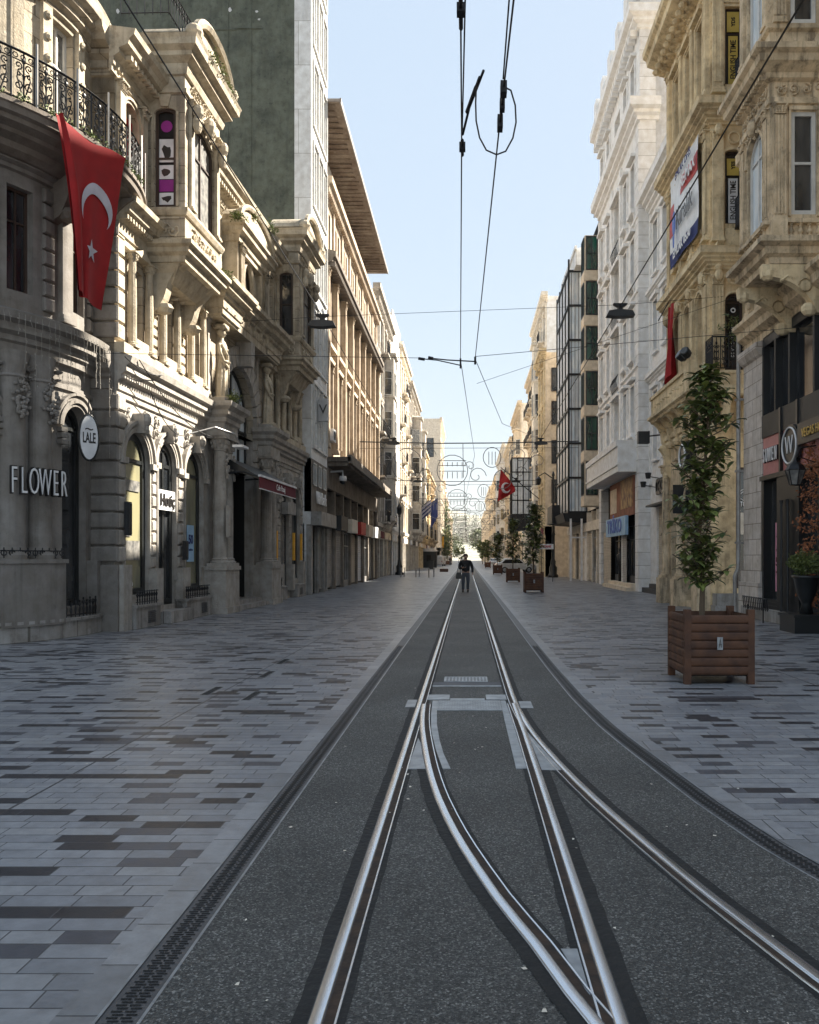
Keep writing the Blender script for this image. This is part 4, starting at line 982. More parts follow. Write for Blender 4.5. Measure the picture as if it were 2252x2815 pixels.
# oriels
def oriel(u0, u1, near_gm, rail_on):
    D = .95; pth = [(u0, 0), (u0, D), (u1, D), (u1, 0)]; nf = Face(u0, 0, -90); ff = Face(u1, D, 90); fr = Face(0, D, 0)
    mb = MB(); mb2 = MB(); W2 = (u0+.42, u1-.42, 9.95, 12.3, 's'); SW = (D/2-.25, D/2+.25, 9.95, 12.3, 's')
    f = MB(fr); wallp(f, u0, u1, 9.1, 12.7, [W2], .15)
    n_ = MB(nf); wallp(n_, 0, D, 9.1, 12.7, [SW], .12); q_ = MB(ff); wallp(q_, 0, D, 9.1, 12.7, [SW], .12)
    for o in (f, n_, q_): k = len(mb.v); mb.v += o.v; mb.f += [tuple(i+k for i in t) for t in o.f]
    b_ = mb.build('oriel_wall', 'stone', ab)
    window(ab, *W2[:4], 's', 'mt', 'brown_frame', 'curtain', -.12, fr, 'oriel_window', .08); window(ab, *SW[:4], 's', 'hg' if near_gm is None else 'h', 'brown_frame', near_gm or 'glass', -.1, nf, 'oriel_window', .07)
    window(ab, *SW[:4], 's', 'mt', 'brown_frame', 'glass', -.1, ff, 'oriel_window')
    mb = mb2
    mb.mould(pth, [(-.8, 8.62), (.0, 8.64), (.02, 8.78), (.14, 8.84), (.14, 8.95), (.24, 9.0), (.24, 9.1), (.0, 9.14)]); mb.quad((u0, 0, 8.63), (u1, 0, 8.63), (u1, D, 8.63), (u0, D, 8.63))
    mb.mould([(u0+.12, 0), (u0+.12, D*.75), (u1-.12, D*.75), (u1-.12, 0)], [(-.6, 8.2), (-.2, 8.22), (-.05, 8.4), (.1, 8.64)])
    mb.mould(pth, [(0, 9.72), (.05, 9.74), (.1, 9.84), (.1, 9.9), (0, 9.93)])
    mb.mould(pth, [(0, 12.62), (.05, 12.64), (.05, 12.74), (.02, 12.76)])
    mb.mould(pth, [(0, 13.05), (.06, 13.07), (.1, 13.2), (.1, 13.3), (.26, 13.4), (.26, 13.5), (.4, 13.58), (.42, 13.72), (.46, 13.8), (0, 13.9)])
    mb.box(u0+.003, u1-.003, .1, D-.003, 12.7, 13.2); mb.box(u0+.05, u1-.05, -.3, D-.05, 13.2, 13.86)
    for (cu_) in (u0+.32, u1-.32): pilaster(mb, cu_, .2, 9.95, 12.62, D+.08, cap=True)
    for q in (MB(nf), MB(ff)):
        relief(q, .2, .75, 9.2, 9.65, 7, 3, .06, .15); q.box(.14, .82, 0, .03, 9.16, 9.2); q.box(.14, .82, 0, .03, 9.66, 9.7); q.prism([(D/2-.09, 12.32), (D/2+.09, 12.32), (D/2+.15, 12.6), (D/2-.15, 12.6)], 0, .05)
        q.box(D/2-.33, D/2-.27, 0, .04, 9.95, 12.2); q.box(D/2+.27, D/2+.33, 0, .04, 9.95, 12.2)
        k = len(mb.v); mb.v += q.v; mb.f += [tuple(i+k for i in t) for t in q.f]
    q = MB(fr); relief(q, u0+.4, u1-.4, 9.2, 9.68, 9, 6, .07, .17); relief(q, u0+.3, u1-.3, 12.25, 12.65, 5, 6, .16, .2); relief(q, u0+.35, u1-.35, 12.78, 13.05, 6, 7, .08, .12)
    q.ell(((u0+u1)/2, .16, 12.45), (.17, .16, .25), 9, 6)
    for s in (u0+.32, u1-.32):
        q.ell((s, .2, 12.35), (.12, .14, .2), 8, 5); q.ell((s, .18, 12.05), (.14, .12, .22), 8, 5)
    # broken segmental pediment with end scrolls
    q.prism([(u0-.35, 13.88)]+[((u0+u1)/2-(1.2)*math.cos(R(180*i/14)), 13.9+.75*math.sin(R(180*i/14))) for i in range(15)]+[(u1+.35, 13.88)], -1.1, .2)
    q.tube([((u0+u1)/2-1.3*math.cos(R(180*i/14)), .28, 13.92+.8*math.sin(R(180*i/14))) for i in range(15)], .11, 6)
    for s in (-1, 1): q.ell(((u0+u1)/2+s*1.32, .25, 14.0), (.2, .22, .22), 10, 6)
    k = len(mb.v); mb.v += q.v; mb.f += [tuple(i+k for i in t) for t in q.f]
    for s in (u0+.3, u1-.3): console(mb, s, .3, 7.45, 8.64, D-.05)
    relief(mb, u0+.6, u1-.6, 7.9, 8.5, 8, 3, .3, .22)
    mb.build('oriel_mouldings', 'stone_trim', ab)
oriel(1.6, 4.05, 'void', True); oriel(LN-4.25, LN-1.8, 'glass', False)
# roof railing behind the left oriel
rr = MB()
for (a, b) in (((.75, .9), (1.9, .9)), ((1.9, .9), (3.6, .9)), ((.75, -.2), (.75, .9))):
    L_ = math.dist(a, b); n = int(L_/.16)
    for i in range(n+1):
        t = i/n; x, y = a[0]+(b[0]-a[0])*t, a[1]+(b[1]-a[1])*t; rr.tube([(x, y, 13.95), (x, y, 14.65)], .013, 4)
        if i < n:
            t2 = (i+1)/n; x2, y2 = a[0]+(b[0]-a[0])*t2, a[1]+(b[1]-a[1])*t2
            rr.tube([(x, y, 14.35), ((x+x2)/2, (y+y2)/2, 14.5), (x2, y2, 14.35)], .011, 4); rr.tube([(x, y, 14.52), ((x+x2)/2, (y+y2)/2, 14.62), (x2, y2, 14.52)], .009, 4)
    for z in (14.0, 14.48, 14.65): rr.tube([(*a, z), (*b, z)], .016, 4)
rr.build('roof_railing', 'iron', ab)
# pictures behind the side window of the left oriel (facing the camera)
nf = Face(1.6, 0, -90)
pics = [(.28, .67, 11.65, 12.15, 'void'), (.26, .69, 11.05, 11.6, 'sign_white'), (.28, .67, 10.65, 10.98, 'sign_white'), (.28, .67, 10.35, 10.63, 'magenta'), (.28, .67, 10.03, 10.32, 'sign_white')]
for a, b, z0, z1, m_ in pics:
    q = MB(nf); q.box(a, b, -.095, -.085, z0, z1); p_ = q.build('picture_panel', m_, ab)
    q = MB(nf); c = (a+b)/2; zc = (z0+z1)/2
    if m_ == 'void': q.prism([(c+.14*math.cos(R(i*20)), zc+.14*math.sin(R(i*20))) for i in range(18)], -.085, -.08); q.build('picture_shape', 'magenta', ab)
    elif m_ == 'sign_white':
        rq = random.Random(int(z0*40)); q.prism([(c+rq.uniform(.5, 1)*.15*math.cos(w*.7), zc+rq.uniform(.25, 1)*(z1-z0)*.42*math.sin(w*.7)) for w in range(9)], -.085, -.08); q.build('picture_shape', 'letter_dark', ab)
# awning over the portal
aw = thing('awning', 'folded burgundy awning with white edge over the dark portal', 'awning', (-7.7, 17.9, 0), 87.99)
mb = MB(); mb.prism([(.3, 4.62), (1.35, 4.0), (1.35, 3.93), (.3, 4.3)], 6.3, 10.6, 'u'); mb.build('cassette', 'blackpaint', aw)
mb = MB(); mb.prism([(1.36, 4.02), (1.39, 4.02), (1.39, 3.66), (1.36, 3.66)], 6.3, 10.6, 'u'); mb.build('valance', 'burgundy', aw)
mb = MB(); mb.prism([(1.33, 4.0), (1.42, 4.0), (1.42, 4.06), (1.33, 4.06)], 6.28, 10.62, 'u'); mb.prism([(1.355, 3.64), (1.395, 3.64), (1.395, 3.665), (1.355, 3.665)], 6.3, 10.6, 'u'); mb.build('front_bar', 'sign_white', aw)
text('lettering', 'Cafe Pasaj', .26, 'letter_white', aw, (8.6, -1.4, 3.83), (90, 0, 0), .004)
mb = MB(); 
for u in (6.32, 8.4, 10.55): mb.tube([(u, .3, 4.1), (u, .9, 4.15), (u, 1.34, 4.0)], .035, 6)
mb.build('folding_arm', 'dark_metal', aw)
def abpt(u, d, z):  # point on the arcade building's facade in world metres
    a = R(87.99); return (-7.7+u*math.cos(a)+d*math.sin(a), 17.9+u*math.sin(a)-d*math.cos(a), z)
# caryatids
def statue(label, u):
    mb = MB(); 
    mb.lathe(0, 0, [(.27, 0), (.27, .08), (.2, .1)], 12)
    n = 40; prof = [(.21, .08), (.205, .4), (.19, .8), (.17, 1.0), (.15, 1.15), (.13, 1.25), (.165, 1.45), (.175, 1.58), (.12, 1.7), (.06, 1.76), (.055, 1.84)]
    vs = []
    for (r, z) in prof:
        for k in range(n):
            a = 2*PI*k/n; f = 1+.09*math.sin(a*9+z*1.5)*(1 if z < 1.1 else .3); vs.append((r*f*math.cos(a)*1.12, r*f*math.sin(a)*.8, z))
    fs = [(i*n+k, i*n+(k+1) % n, (i+1)*n+(k+1) % n, (i+1)*n+k) for i in range(len(prof)-1) for k in range(n)]
    mb.add(vs, fs)
    mb.ell((0, .0, 1.96), (.095, .11, .13), 12, 8); mb.ell((0, -.03, 2.0), (.125, .12, .12), 10, 6); mb.ell((0, .1, 1.94), (.02, .03, .03), 6, 4)
    for s in (-1, 1):
        mb.tube([(s*.17, 0, 1.62), (s*.24, .02, 1.35), (s*.2, .12, 1.1), (s*.08, .2, 1.12)], .05, 8, taper=[.06, .055, .045, .035])
        mb.ell((s*.07, .11, 1.48), (.06, .06, .06), 8, 5)
    mb.tube([(-.2, .05, 1.6), (.0, .16, 1.3), (.16, .12, 1.0), (.15, .14, .4)], .05, 7)
    mb.tube([(.18, .08, 1.05), (0, .18, .95), (-.18, .1, 1.1)], .045, 7)
    mb.box(-.2, .2, -.2, .15, 2.08, 2.2)
    o = mb.build('stone_statue', 'stone_trim', None, True, loc=abpt(u, .3, 6.22), rot=(0, 0, R(87.99))); tag(o, label, 'statue', 'caryatids flanking the arched portal window'); return o
statue('sunlit draped stone caryatid left of the arched portal window', 6.15); statue('shaded draped stone caryatid right of the arched portal window', 10.95)
# signs and posters of the arcade
hs = thing('shop_sign', 'white fanlight sign reading Hotic over the dark middle door', 'sign', abpt(2.78, .0, 3.1), 87.99)
mb = MB(); mb.box(-.5, .5, -.02, .04, -.3, .2); mb.build('sign_panel', 'letter_white', hs)
text('lettering', 'Hotiç', .42, 'letter_dark', hs, (0, -.05, -.06), (90, 0, 0), .02, .95, off=.008)
ps = thing('sale_poster', 'light blue sale poster marked 50 in the third arched window', 'poster', abpt(4.65, -.06, 1.95), 87.99)
mb = MB(); mb.box(-.3, .2, 0, .01, -.45, .55); mb.build('poster_sheet', 'lightblue', ps)
text('lettering', '50', .34, 'navy', ps, (-.05, -.02, .15), (90, 0, 0), .003, 1, off=.01); text('lettering', 'indirim', .1, 'navy', ps, (-.05, -.02, -.12), (90, 0, 0), .003)
for u, z, m_, lb in ((12.35, 1.5, 'orange', 'slim amber lit panel beside the shuttered door'), (14.95, 1.5, 'orange', 'slim amber lit panel in the window past the shutter'), (16.2, 1.5, 'orange', 'slim amber lit panel at the far end of the arcade building')):
    q = MB(); q.box(-.07, .07, 0, .08, 0, 1.1); o = q.build('panel_face', m_, None, loc=abpt(u, .2, z), rot=(0, 0, R(87.99))); o.name = 'light_panel'; tag(o, lb, 'light panel', 'amber panels on the arcade shopfronts')
sh = thing('roller_shutter', 'closed grey slatted shutter with box in the arcade doorway past the portal', 'shutter', abpt(0, 0, 0), 87.99)
shutter_mb(13.7, 14.8, .42, 3.3, -.1).build('shutter_slats', 'shutter', sh); mb = MB(); mb.box(13.6, 14.9, -.1, .35, 3.3, 3.75); mb.build('shutter_box', 'marble', sh)
fl = thing('floodlight_arm', 'long white bracket lamp reaching out above the third arch', 'lamp', abpt(5.0, 0, 4.75), 87.99)
mb = MB(); mb.tube([(-.8, .1, .2), (-.3, .6, .45), (.3, .95, .35), (.6, 1.0, .1)], .03, 6); mb.build('bent_arm', 'shutter', fl); mb = MB(); mb.box(.4, .95, .85, 1.15, .0, .07); mb.build('lamp_head', 'sign_white', fl)
# plants on ledges
rn = random.Random(21)
for (u, d, z, n, sp, lb) in ((3.9, 1.2, 13.9, 26, .5, 'weeds hanging off the end of the left oriel roof'), (2.6, .95+.42, 13.9, 12, .9, 'weeds along the roof edge of the left oriel'), (6.9, .6, 11.8, 26, .5, 'grass tufts on the near end of the central gable'), (10.5, .5, 13.0, 20, .6, 'weeds on the main cornice before the right oriel'), (4.3, 1.0, 9.2, 10, .25, 'small weeds on the far corner of the left oriel base'), (6.2, .6, 6.25, 22, .45, 'yellowish weeds at the feet of the sunlit statue'), (8.2, .6, 12.5, 10, .6, 'sparse weeds on top of the curved gable')):
    mb = MB()
    for i in range(n): tuft(mb, (rn.uniform(-sp, sp)*.6, rn.uniform(-.12, .12), rn.uniform(-.1, .14)), .16, 16, rn, .2, .05)
    o = mb.build('ledge_weeds', 'leaf_bright', None, loc=abpt(u, d, z), rot=(0, 0, R(87.99))); tag(o, lb, 'weeds', 'weeds growing on the ledges')

# ---------------- big hanging flag
def cloth(name, mat, pts_fn, nu, nv, parent=None, thick=.006):
    mb = MB()
    for s in (0, 1):
        for j in range(nv+1):
            for i in range(nu+1):
                p = Vector(pts_fn(i/nu, j/nv)); mb.v.append((p.x, p.y+thick*s, p.z))
    q = (nu+1)*(nv+1)
    for j in range(nv):
        for i in range(nu):
            a = j*(nu+1)+i; mb.f.append((a, a+nu+1, a+nu+2, a+1)); mb.f.append((q+a, q+a+1, q+a+nu+2, q+a+nu+1))
    return mb.build(name, mat, parent, True)
ff = thing('hanging_flag', 'large red flag with white crescent and star draped from the curved balcony', 'flag', (0, 0, 0))
def flagpt(s, t):
    # top edge follows the balcony rim, bottom hangs plumb; metres in world space
    tx = -7.5+.46*s; ty = 14.95+1.9*s; tz = 9.72+.1*s
    bx = -7.52+.02*s; by = 15.75+.95*s; bz = 6.75-.1*s
    f = t**.8
    x = tx+(bx-tx)*f+.03*math.sin(s*7+t*3); y = ty+(by-ty)*f+.06*math.sin(s*6+2*t); x += .05*math.sin(s*13+1.5*t)*t; y -= .07*math.sin(s*11+t*2)*(.3+t); z = tz+(bz-tz)*t+(.22*math.sin(PI*min(1, s*1.2))*-1*(1-t)*.5)
    return (x, y, z)
cloth('flag_cloth', 'red', flagpt, 20, 26, ff)
def foldpt(s, t):
    a = Vector(flagpt(0.02, t)); w = (.02+.33*min(1, t*1.15)) if t < .9 else .35
    p = Vector(flagpt(min(.4, .02+w*s), t)); off = Vector((.09*math.sin(PI*s)+.035, -.06*math.sin(PI*s)-.03, 0)); return a.lerp(p, 1)+off
fold = cloth('flag_fold', 'red', foldpt, 8, 20, ff)
def onflag(pts, name):
    mb = MB(); vs = []
    for (s, t) in pts:
        p = Vector(flagpt(s, t)); vs.append((p.x+.018, p.y-.018, p.z))
    n = len(vs)//2; mb.v = vs; mb.f = [(i, i+1, n+i+1, n+i) for i in range(n-1)]
    return mb.build(name, 'flag_white', ff)
cr = []; ci = []
for i in range(25):   # crescent opening downwards, as the flag hangs sideways
    a = R(-62+304*i/24)-PI/2+PI; w = math.sin(PI*i/24)
    cs, ct, rs, rt = .62, .40, .31, .155
    an = R(-38+256*i/24)
    cr.append((cs+rs*math.cos(an), ct-rt*math.sin(an))); ci.append((cs+.0+(rs-.13*w)*math.cos(an), ct+.035*w*.6-(rt-.052*w)*math.sin(an)))
onflag(cr+ci, 'crescent')
mb = MB(); st = []
for i in range(10):
    r_ = 1 if i % 2 == 0 else .4; a = R(90+36*i); p = Vector(flagpt(.62+.14*r_*math.cos(a), .68-.075*r_*math.sin(a))); st.append((p.x+.02, p.y-.02, p.z))
mb.v = st; mb.f = [tuple(range(10))]; mb.build('star', 'flag_white', ff)
sf = thing('window_flag', 'small red flag with white star hanging in the window beside the left oriel', 'flag', abpt(.75, -.1, 10.9), 87.99)
mb = MB(); mb.box(-.34, .34, 0, .01, -.85, .75); mb.build('flag_cloth', 'red', sf); mb = MB(); mb.prism([((.12 if i % 2 == 0 else .05)*math.cos(R(90+36*i)), (.12 if i % 2 == 0 else .05)*math.sin(R(90+36*i))-.2) for i in range(10)], .012, .02); mb.build('star', 'flag_white', sf)

# ---------------- tall bank block with the blank green party wall
bk = thing('tall_white_building', 'tall narrow white panelled block with a blank mossy green end wall', 'building', (-6.7, 35.25, 0), 90)
ops = []
H_ = 31.5; FLR = [6.1+3.5*i for i in range(8)]
for z in FLR:
    for u in (.5, 1.62, 2.74): ops.append((u, u+.78, z+.5, z+2.95, 'r'))
mb = MB(); wallp(mb, 0, 4.0, 5.9, H_, ops, .2); mb.quad((4, 0, 0), (4, -14, 0), (4, -14, H_), (4, 0, H_)); mb.quad((0, 0, H_), (4, 0, H_), (4, -14, H_), (0, -14, H_)); mb.build('street_wall', 'white_blue', bk)
side3 = Face(0, 0, -90); mb = MB(side3); mb.quad((-.72, 0, 0), (0, 0, 0), (0, 0, H_), (-.72, 0, H_)); mb.box(-.37, -.35, 0, .012, 0, H_); mb.build('corner_cladding', 'white_blue', bk)
mb = MB(side3); mb.quad((-14, -.01, 0), (-.72, -.01, 0), (-.72, -.01, H_), (-14, -.01, H_))
for (a, b, z) in ((-5.8, -3.2, 24.3), (-7.8, -2.7, 16.7), (-3.3, -2.1, 24.35), (-6, -4, 20)): mb.box(a, b, 0, .03, z, z+.03)
for (u, z0, z1) in ((-9.0, 13, 31), (-3.6, 12, 31), (-2.6, 12, 30), (-5.6, 13, 24)): mb.box(u, u+.04, 0, .02, z0, z1)
mb.build('party_wall', 'green_wall', bk)
rn = random.Random(5); mb = MB(side3)
for i in range(60):
    u = rn.uniform(-13, -1); z = rn.uniform(14, 31) if rn.random() < .4 else rn.uniform(25, 31); w = rn.uniform(.03, .12); h = rn.uniform(.03, .16)
    n = 6; mb.prism([(u+w*math.cos(k)*rn.uniform(.4, 1), z+h*math.sin(k)*rn.uniform(.4, 1)) for k in range(n)], -.004, .004)
mb.build('flaked_patches', 'render_grey', bk)
for a, b, z0, z1, k in ops: window(bk, a+.01, b-.01, z0, z1, 'r', '', 'white_frame', 'curtain', -.14, FLAT, 'window', .05)
mb = MB()
for z in FLR: 
    for (x0, x1, zz0, zz1) in ((.3, 3.7, z+.28, z+.36), (.3, 3.7, z+3.08, z+3.16), (.3, .38, z+.36, z+3.08), (3.62, 3.7, z+.36, z+3.08), (1.41, 1.49, z+.36, z+3.08), (2.53, 2.61, z+.36, z+3.08)): mb.box(x0, x1, 0, .09, zz0, zz1)
mb.build('window_surround', 'white_frame', bk)
mb = MB(); mb.box(0, 4, -.3, .0, 3.6, 5.9); mb.build('fascia_wall', 'concrete', bk)
mb = MB(); mb.box(-.05, 4.0, 0, .45, 3.0, 3.6); mb.build('canopy', 'marble', bk)
for a, b, z0, z1 in ((.3, 1.1, 4.75, 5.75), (1.5, 2.3, 4.75, 5.75), (2.7, 3.5, 4.75, 5.75)): window(bk, a, b, z0, z1, 'r', 'm', 'white_frame', 'glass', .01)
shutter_mb(1.9, 3.1, .15, 3.0, -.12).build('shutter_slats', 'shutter', bk)
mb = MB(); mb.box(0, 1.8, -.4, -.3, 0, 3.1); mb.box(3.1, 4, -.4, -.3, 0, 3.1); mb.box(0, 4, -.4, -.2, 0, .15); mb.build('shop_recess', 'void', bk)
mb = MB(); mb.box(-.02, .25, -.2, .02, 0, 3.05); mb.box(.8, .95, -.2, -.1, 0, 3); mb.box(1.78, 1.9, -.2, .0, 0, 3.05); mb.box(3.1, 3.25, -.2, .02, 0, 3.05); mb.box(3.9, 4., -.2, .02, 0, 3.05); mb.build('shop_pier', 'marble', bk)
vb = thing('shop_sign', 'white VakıfBank letters above the grey canopy', 'sign', (-6.62, 35.4, 4.25), 90)
text('lettering', 'VakıfBank', .78, 'letter_white', vb, (1.9, 0, 0), (90, 0, 0), .03, .78)
bx = thing('blade_sign', 'square white projecting sign with a dark V on the bank block', 'sign', (-6.7, 36.6, 8.2), 90)
mb = MB(); mb.box(-.1, .1, .08, .5, -.5, .5); mb.build('sign_box', 'render_grey', bx); text('letter', 'V', .6, 'letter_dark', bx, (-.11, -.29, 0), (90, 0, -90), .005)

# ---------------- long tan building with the deep timber eave
tb = thing('eaved_building', 'long tan pilastered building under a deep flaking timber eave', 'building', (-6.9, 39.25, 0), 90)
LT = 22.9; NB = 8; bw = LT/NB; ops = []
for i in range(NB):
    c = (i+.5)*bw
    ops += [(c-.85, c-.1, 7.4, 11.2, 'r'), (c+.1, c+.85, 7.4, 11.2, 'r'), (c-.85, c-.1, 12.2, 15.2, 'r'), (c+.1, c+.85, 12.2, 15.2, 'r'), (c-.7, c-.15, 16.9, 18.8, 'r'), (c+.15, c+.7, 16.9, 18.8, 'r')]
mb = MB(); wallp(mb, 0, LT, 5.6, 19.4, ops, .3); body(mb, 0, LT, 19.4, 12, z0=5.6); mb.build('wall', 'brown_stone', tb)
for a, b, z0, z1, k in ops: window(tb, a+.01, b-.01, z0, z1, 'r', 'mt' if z0 < 12 else 't', 'brown_frame', 'glass', -.22)
mb = MB()
for i in range(NB+1):
    u = min(max(i*bw, .25), LT-.25); pilaster(mb, u, .42, 6.9, 15.6, .28, flutes=3); mb.box(u-.2, u+.2, 0, .1, 16.4, 19.3)
for i in range(NB):
    c = (i+.5)*bw; mb.box(c-1.05, c+1.05, 0, .22, 11.3, 11.5); mb.box(c-1.0, c+1.0, 0, .3, 11.9, 12.1); mb.box(c-.06, c+.06, 0, .1, 7.4, 15.3); relief(mb, c-.8, c+.8, 11.5, 11.9, i, 5, .12, .16)
    mb.box(c-.98, c-.86, 0, .12, 7.4, 11.3); mb.box(c+.86, c+.98, 0, .12, 7.4, 11.3); console(mb, c-.95, .14, 10.9, 11.4, .3); console(mb, c+.95, .14, 10.9, 11.4, .3)
mb.mould([(0, 0), (LT, 0)], cprof(19.1, 19.9, .45)); dentils(mb, 0, LT, 19.2, 19.45, .08, .3, .12, .16)
mb.build('pilasters', 'brown_stone', tb)
mb = MB(); mb.mould([(0, 0), (LT, 0)], [(0, 15.75), (.45, 15.8), (.5, 16.0), (.62, 16.05), (.62, 16.3), (0, 16.45)])
for i in range(90): u = .13+i*.2545; mb.box(u-.05, u+.05, .04, .58, 15.6, 15.84)
mb.build('dark_cornice', 'stone_dark', tb)
mb = MB(); ops2 = [(1.2+i*2.86, 2.1+i*2.86, 20.6, 22.2, 'r') for i in range(NB)]; wallp(mb, 0, LT, 19.8, 23.2, ops2, .15, d=-.7)
mb.quad((0, -.7, 19.4), (0, -.7, 23.2), (0, -12, 23.2), (0, -12, 19.4)); mb.quad((LT, -.7, 19.4), (LT, -12, 19.4), (LT, -12, 23.2), (LT, -.7, 23.2)); mb.build('attic_wall', 'white', tb)
for a, b, z0, z1, k in ops2: window(tb, a, b, z0, z1, 'r', 'm', 'white_frame', 'glass', -.82)
mb = MB(); rn = random.Random(9)
mb.box(-.3, LT+.2, -1, .85, 23.2, 23.28)
for i in range(44): u = -.2+i*.53; w = rn.uniform(.06, .2); mb.box(u, u+w, -.7, rn.uniform(.5, .82), 23.2-rn.uniform(.03, .09), 23.205)
mb.build('eave_soffit', 'timber_eave', tb)
mb = MB(); mb.box(-.32, LT+.22, -12, .9, 23.281, 23.42); mb.box(-.32, LT+.22, .86, .92, 23.16, 23.45); mb.build('roof', 'roof', tb)
mb = MB(); mb.box(0, LT, -.4, .15, 5.0, 6.0); mb.box(.6, LT-.8, .0, 1.25, 6.3, 6.52); mb.box(.6, LT-.8, 1.1, 1.28, 6.2, 6.62)
for i in range(42): u = .7+i*.51; mb.box(u, u+.2, .0, 1.12, 6.08, 6.3)
mb.build('concrete_canopy', 'concrete', tb)
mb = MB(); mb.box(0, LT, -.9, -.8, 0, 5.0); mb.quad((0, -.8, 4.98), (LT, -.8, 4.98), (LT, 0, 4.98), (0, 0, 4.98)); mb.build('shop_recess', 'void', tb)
mb = MB()
for i in range(9): u = min(.0+i*bw, LT-.4); mb.box(u, u+.4, -.8, .1, 0, 5.0)
mb.box(0, LT, -.3, .22, 3.1, 3.75); mb.build('shop_pier', 'concrete', tb)
for i, (m_, z1) in enumerate((('shutter', 3.1), ('shutter', 3.1), (None, 3), ('shutter_tan', 3.0), ('sign_white', 3.0), (None, 3), ('shutter', 3.0), ('shutter_tan', 3.))):
    u0 = i*bw+.4; u1 = (i+1)*bw
    if m_: shutter_mb(u0, u1, .1, z1, -.05, .12).build('shutter_slats', m_, tb)
    else: shopfront(tb, u0, u1, .0, z1, 3, 'shutter', 'glass', -.1)
for i, (m_, lb) in enumerate((('dark_metal', 'dark blank fascia box on the tan building, nearest'), ('cream2', 'cream fascia box beside the dark one on the tan building'), ('red_paint', 'small red fascia box on the tan building'), ('cream', 'beige fascia box past the red one'), ('sign_white', 'white fascia box farthest along the tan building'))):
    q = MB(); q.box(0, 2.3, 0, .3, 0, .75); o = q.build('fascia_sign', m_, None, loc=(-6.65, 41.5+i*bw*1.35, 3.0), rot=(0, 0, R(90))); tag(o, lb, 'shop sign', 'fascia boxes on the tan building')
for (y, z, lb) in ((39.9, 7.3, 'outdoor air conditioner unit above the concrete canopy'),):
    t = thing('air_conditioner', lb, 'air conditioner', (-6.6, y, z), 90); q = MB(); q.box(0, .8, -.25, .1, 0, .6); q.build('casing', 'sign_white', t); q = MB(); q.lathe(0, 0, [(.22, 0), (.22, .03)], 14); q.build('fan_grille', 'dark_metal', t, loc=(.4, -.1, .3), rot=(R(90), 0, 0))
# ================================================================= RIGHT SIDE (u runs towards the camera)
def rthing(name, label, cat, X, Yfar, rz=-90): return thing(name, label, cat, (X, Yfar, 0), rz)
# ---------------- A: sandstone building with oriel over the black shopfront
sb = rthing('sandstone_building', 'weathered sandstone building with heavy bracketed oriel over a black shopfront, right edge', 'building', 7.85, 22.9)
def ua(Y): return 22.9-Y
L_A = 14.0
ops = [(ua(20.6)-.5, ua(20.6)+.5, 9.3, 11.7, 'a'), (ua(20.6)-.5, ua(20.6)+.5, 13.6, 16.2, 'a'), (ua(15.5), ua(14.3), 9.3, 11.7, 'r')]
mb = MB(); wallp(mb, 0, L_A, 7.4, 27, ops, .3); body(mb, 0, L_A, 27, 10, z0=7.4); mb.build('upper_wall', 'sand', sb)
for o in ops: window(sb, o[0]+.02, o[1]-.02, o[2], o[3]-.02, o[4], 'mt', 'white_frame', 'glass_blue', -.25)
mb = MB(); mb.mould([(0, 0), (L_A, 0)], [(0, 7.3), (.1, 7.32), (.1, 7.5), (.3, 7.62), (.32, 7.8), (.45, 7.9), (.45, 8.0), (0, 8.1)])
pilaster(mb, .3, .36, 8.2, 12.0, .12, flutes=3); pilaster(mb, 1.25, .3, 8.2, 12.0, .1, flutes=3); pilaster(mb, .3, .36, 12.9, 17, .12)
mb.mould([(0, 0), (L_A, 0)], cprof(12.1, 12.8, .35)); mb.mould([(0, 0), (L_A, 0)], cprof(17.2, 17.8, .4))
mb.build('mouldings', 'sand', sb)
# the oriel: street face d=1.2
D = 1.2; u0, u1 = ua(19.8), ua(18.0); nfr = Face(u1, D, 90); frt = Face(0, D, 0); ffr = Face(u0, 0, -90)
mb = MB(frt); W1 = (u0+.35, u1-.35, 9.15, 11.35, 'a'); W1b = (u0+.35, u1-.35, 13.4, 15.8, 'a'); wallp(mb, u0, u1, 8.3, 18, [W1, W1b], .18); 
def merge(mb, q): k = len(mb.v); mb.v += q.v; mb.f += [tuple(i+k for i in t) for t in q.f]
q = MB(nfr); SWs = (.45, 1.02, 9.15, 11.4, 'r'); SWb = (.45, 1.02, 13.35, 15.8, 'r'); wallp(q, 0, D, 8.3, 18, [SWs, SWb], .12); merge(mb, q)
q = MB(ffr); wallp(q, 0, D, 8.3, 18, []); merge(mb, q); mb.build('oriel_wall', 'sand', sb)
for w in (W1, W1b): window(sb, w[0]+.01, w[1]-.01, w[2], w[3]-.01, 'a', 'mt', 'white_frame', 'glass_blue', -.12, frt, 'oriel_window', .08)
for w in (SWs, SWb): window(sb, w[0]+.01, w[1]-.01, w[2], w[3], 'r', 'h', 'white_frame', 'glass', -.06, nfr, 'oriel_window', .09)
mb = MB(); pth = [(u0, 0), (u0, D), (u1, D), (u1, 0)]
mb.mould(pth, [(-.9, 8.05), (0, 8.07), (.02, 8.2), (.12, 8.26), (.14, 8.4), (.3, 8.46), (.3, 8.58), (0, 8.62)])
mb.mould(pth, [(0, 11.55), (.05, 11.57), (.05, 11.7), (0, 11.72)]); mb.mould(pth, [(0, 12.05), (.1, 12.1), (.12, 12.2), (.34, 12.34), (.36, 12.48), (.46, 12.54), (.46, 12.66), (0, 12.8)])
mb.mould(pth, [(0, 13.15), (.08, 13.2), (.08, 13.3), (0, 13.34)]); mb.mould(pth, cprof(16.2, 17, .4)); mb.quad((u0, 0, 8.06), (u1, 0, 8.06), (u1, D, 8.06), (u0, D, 8.06))
dentils(mb, u0, u1, 12.12, 12.2, D+.1, D+.22, .08, .08)
q = MB(nfr)
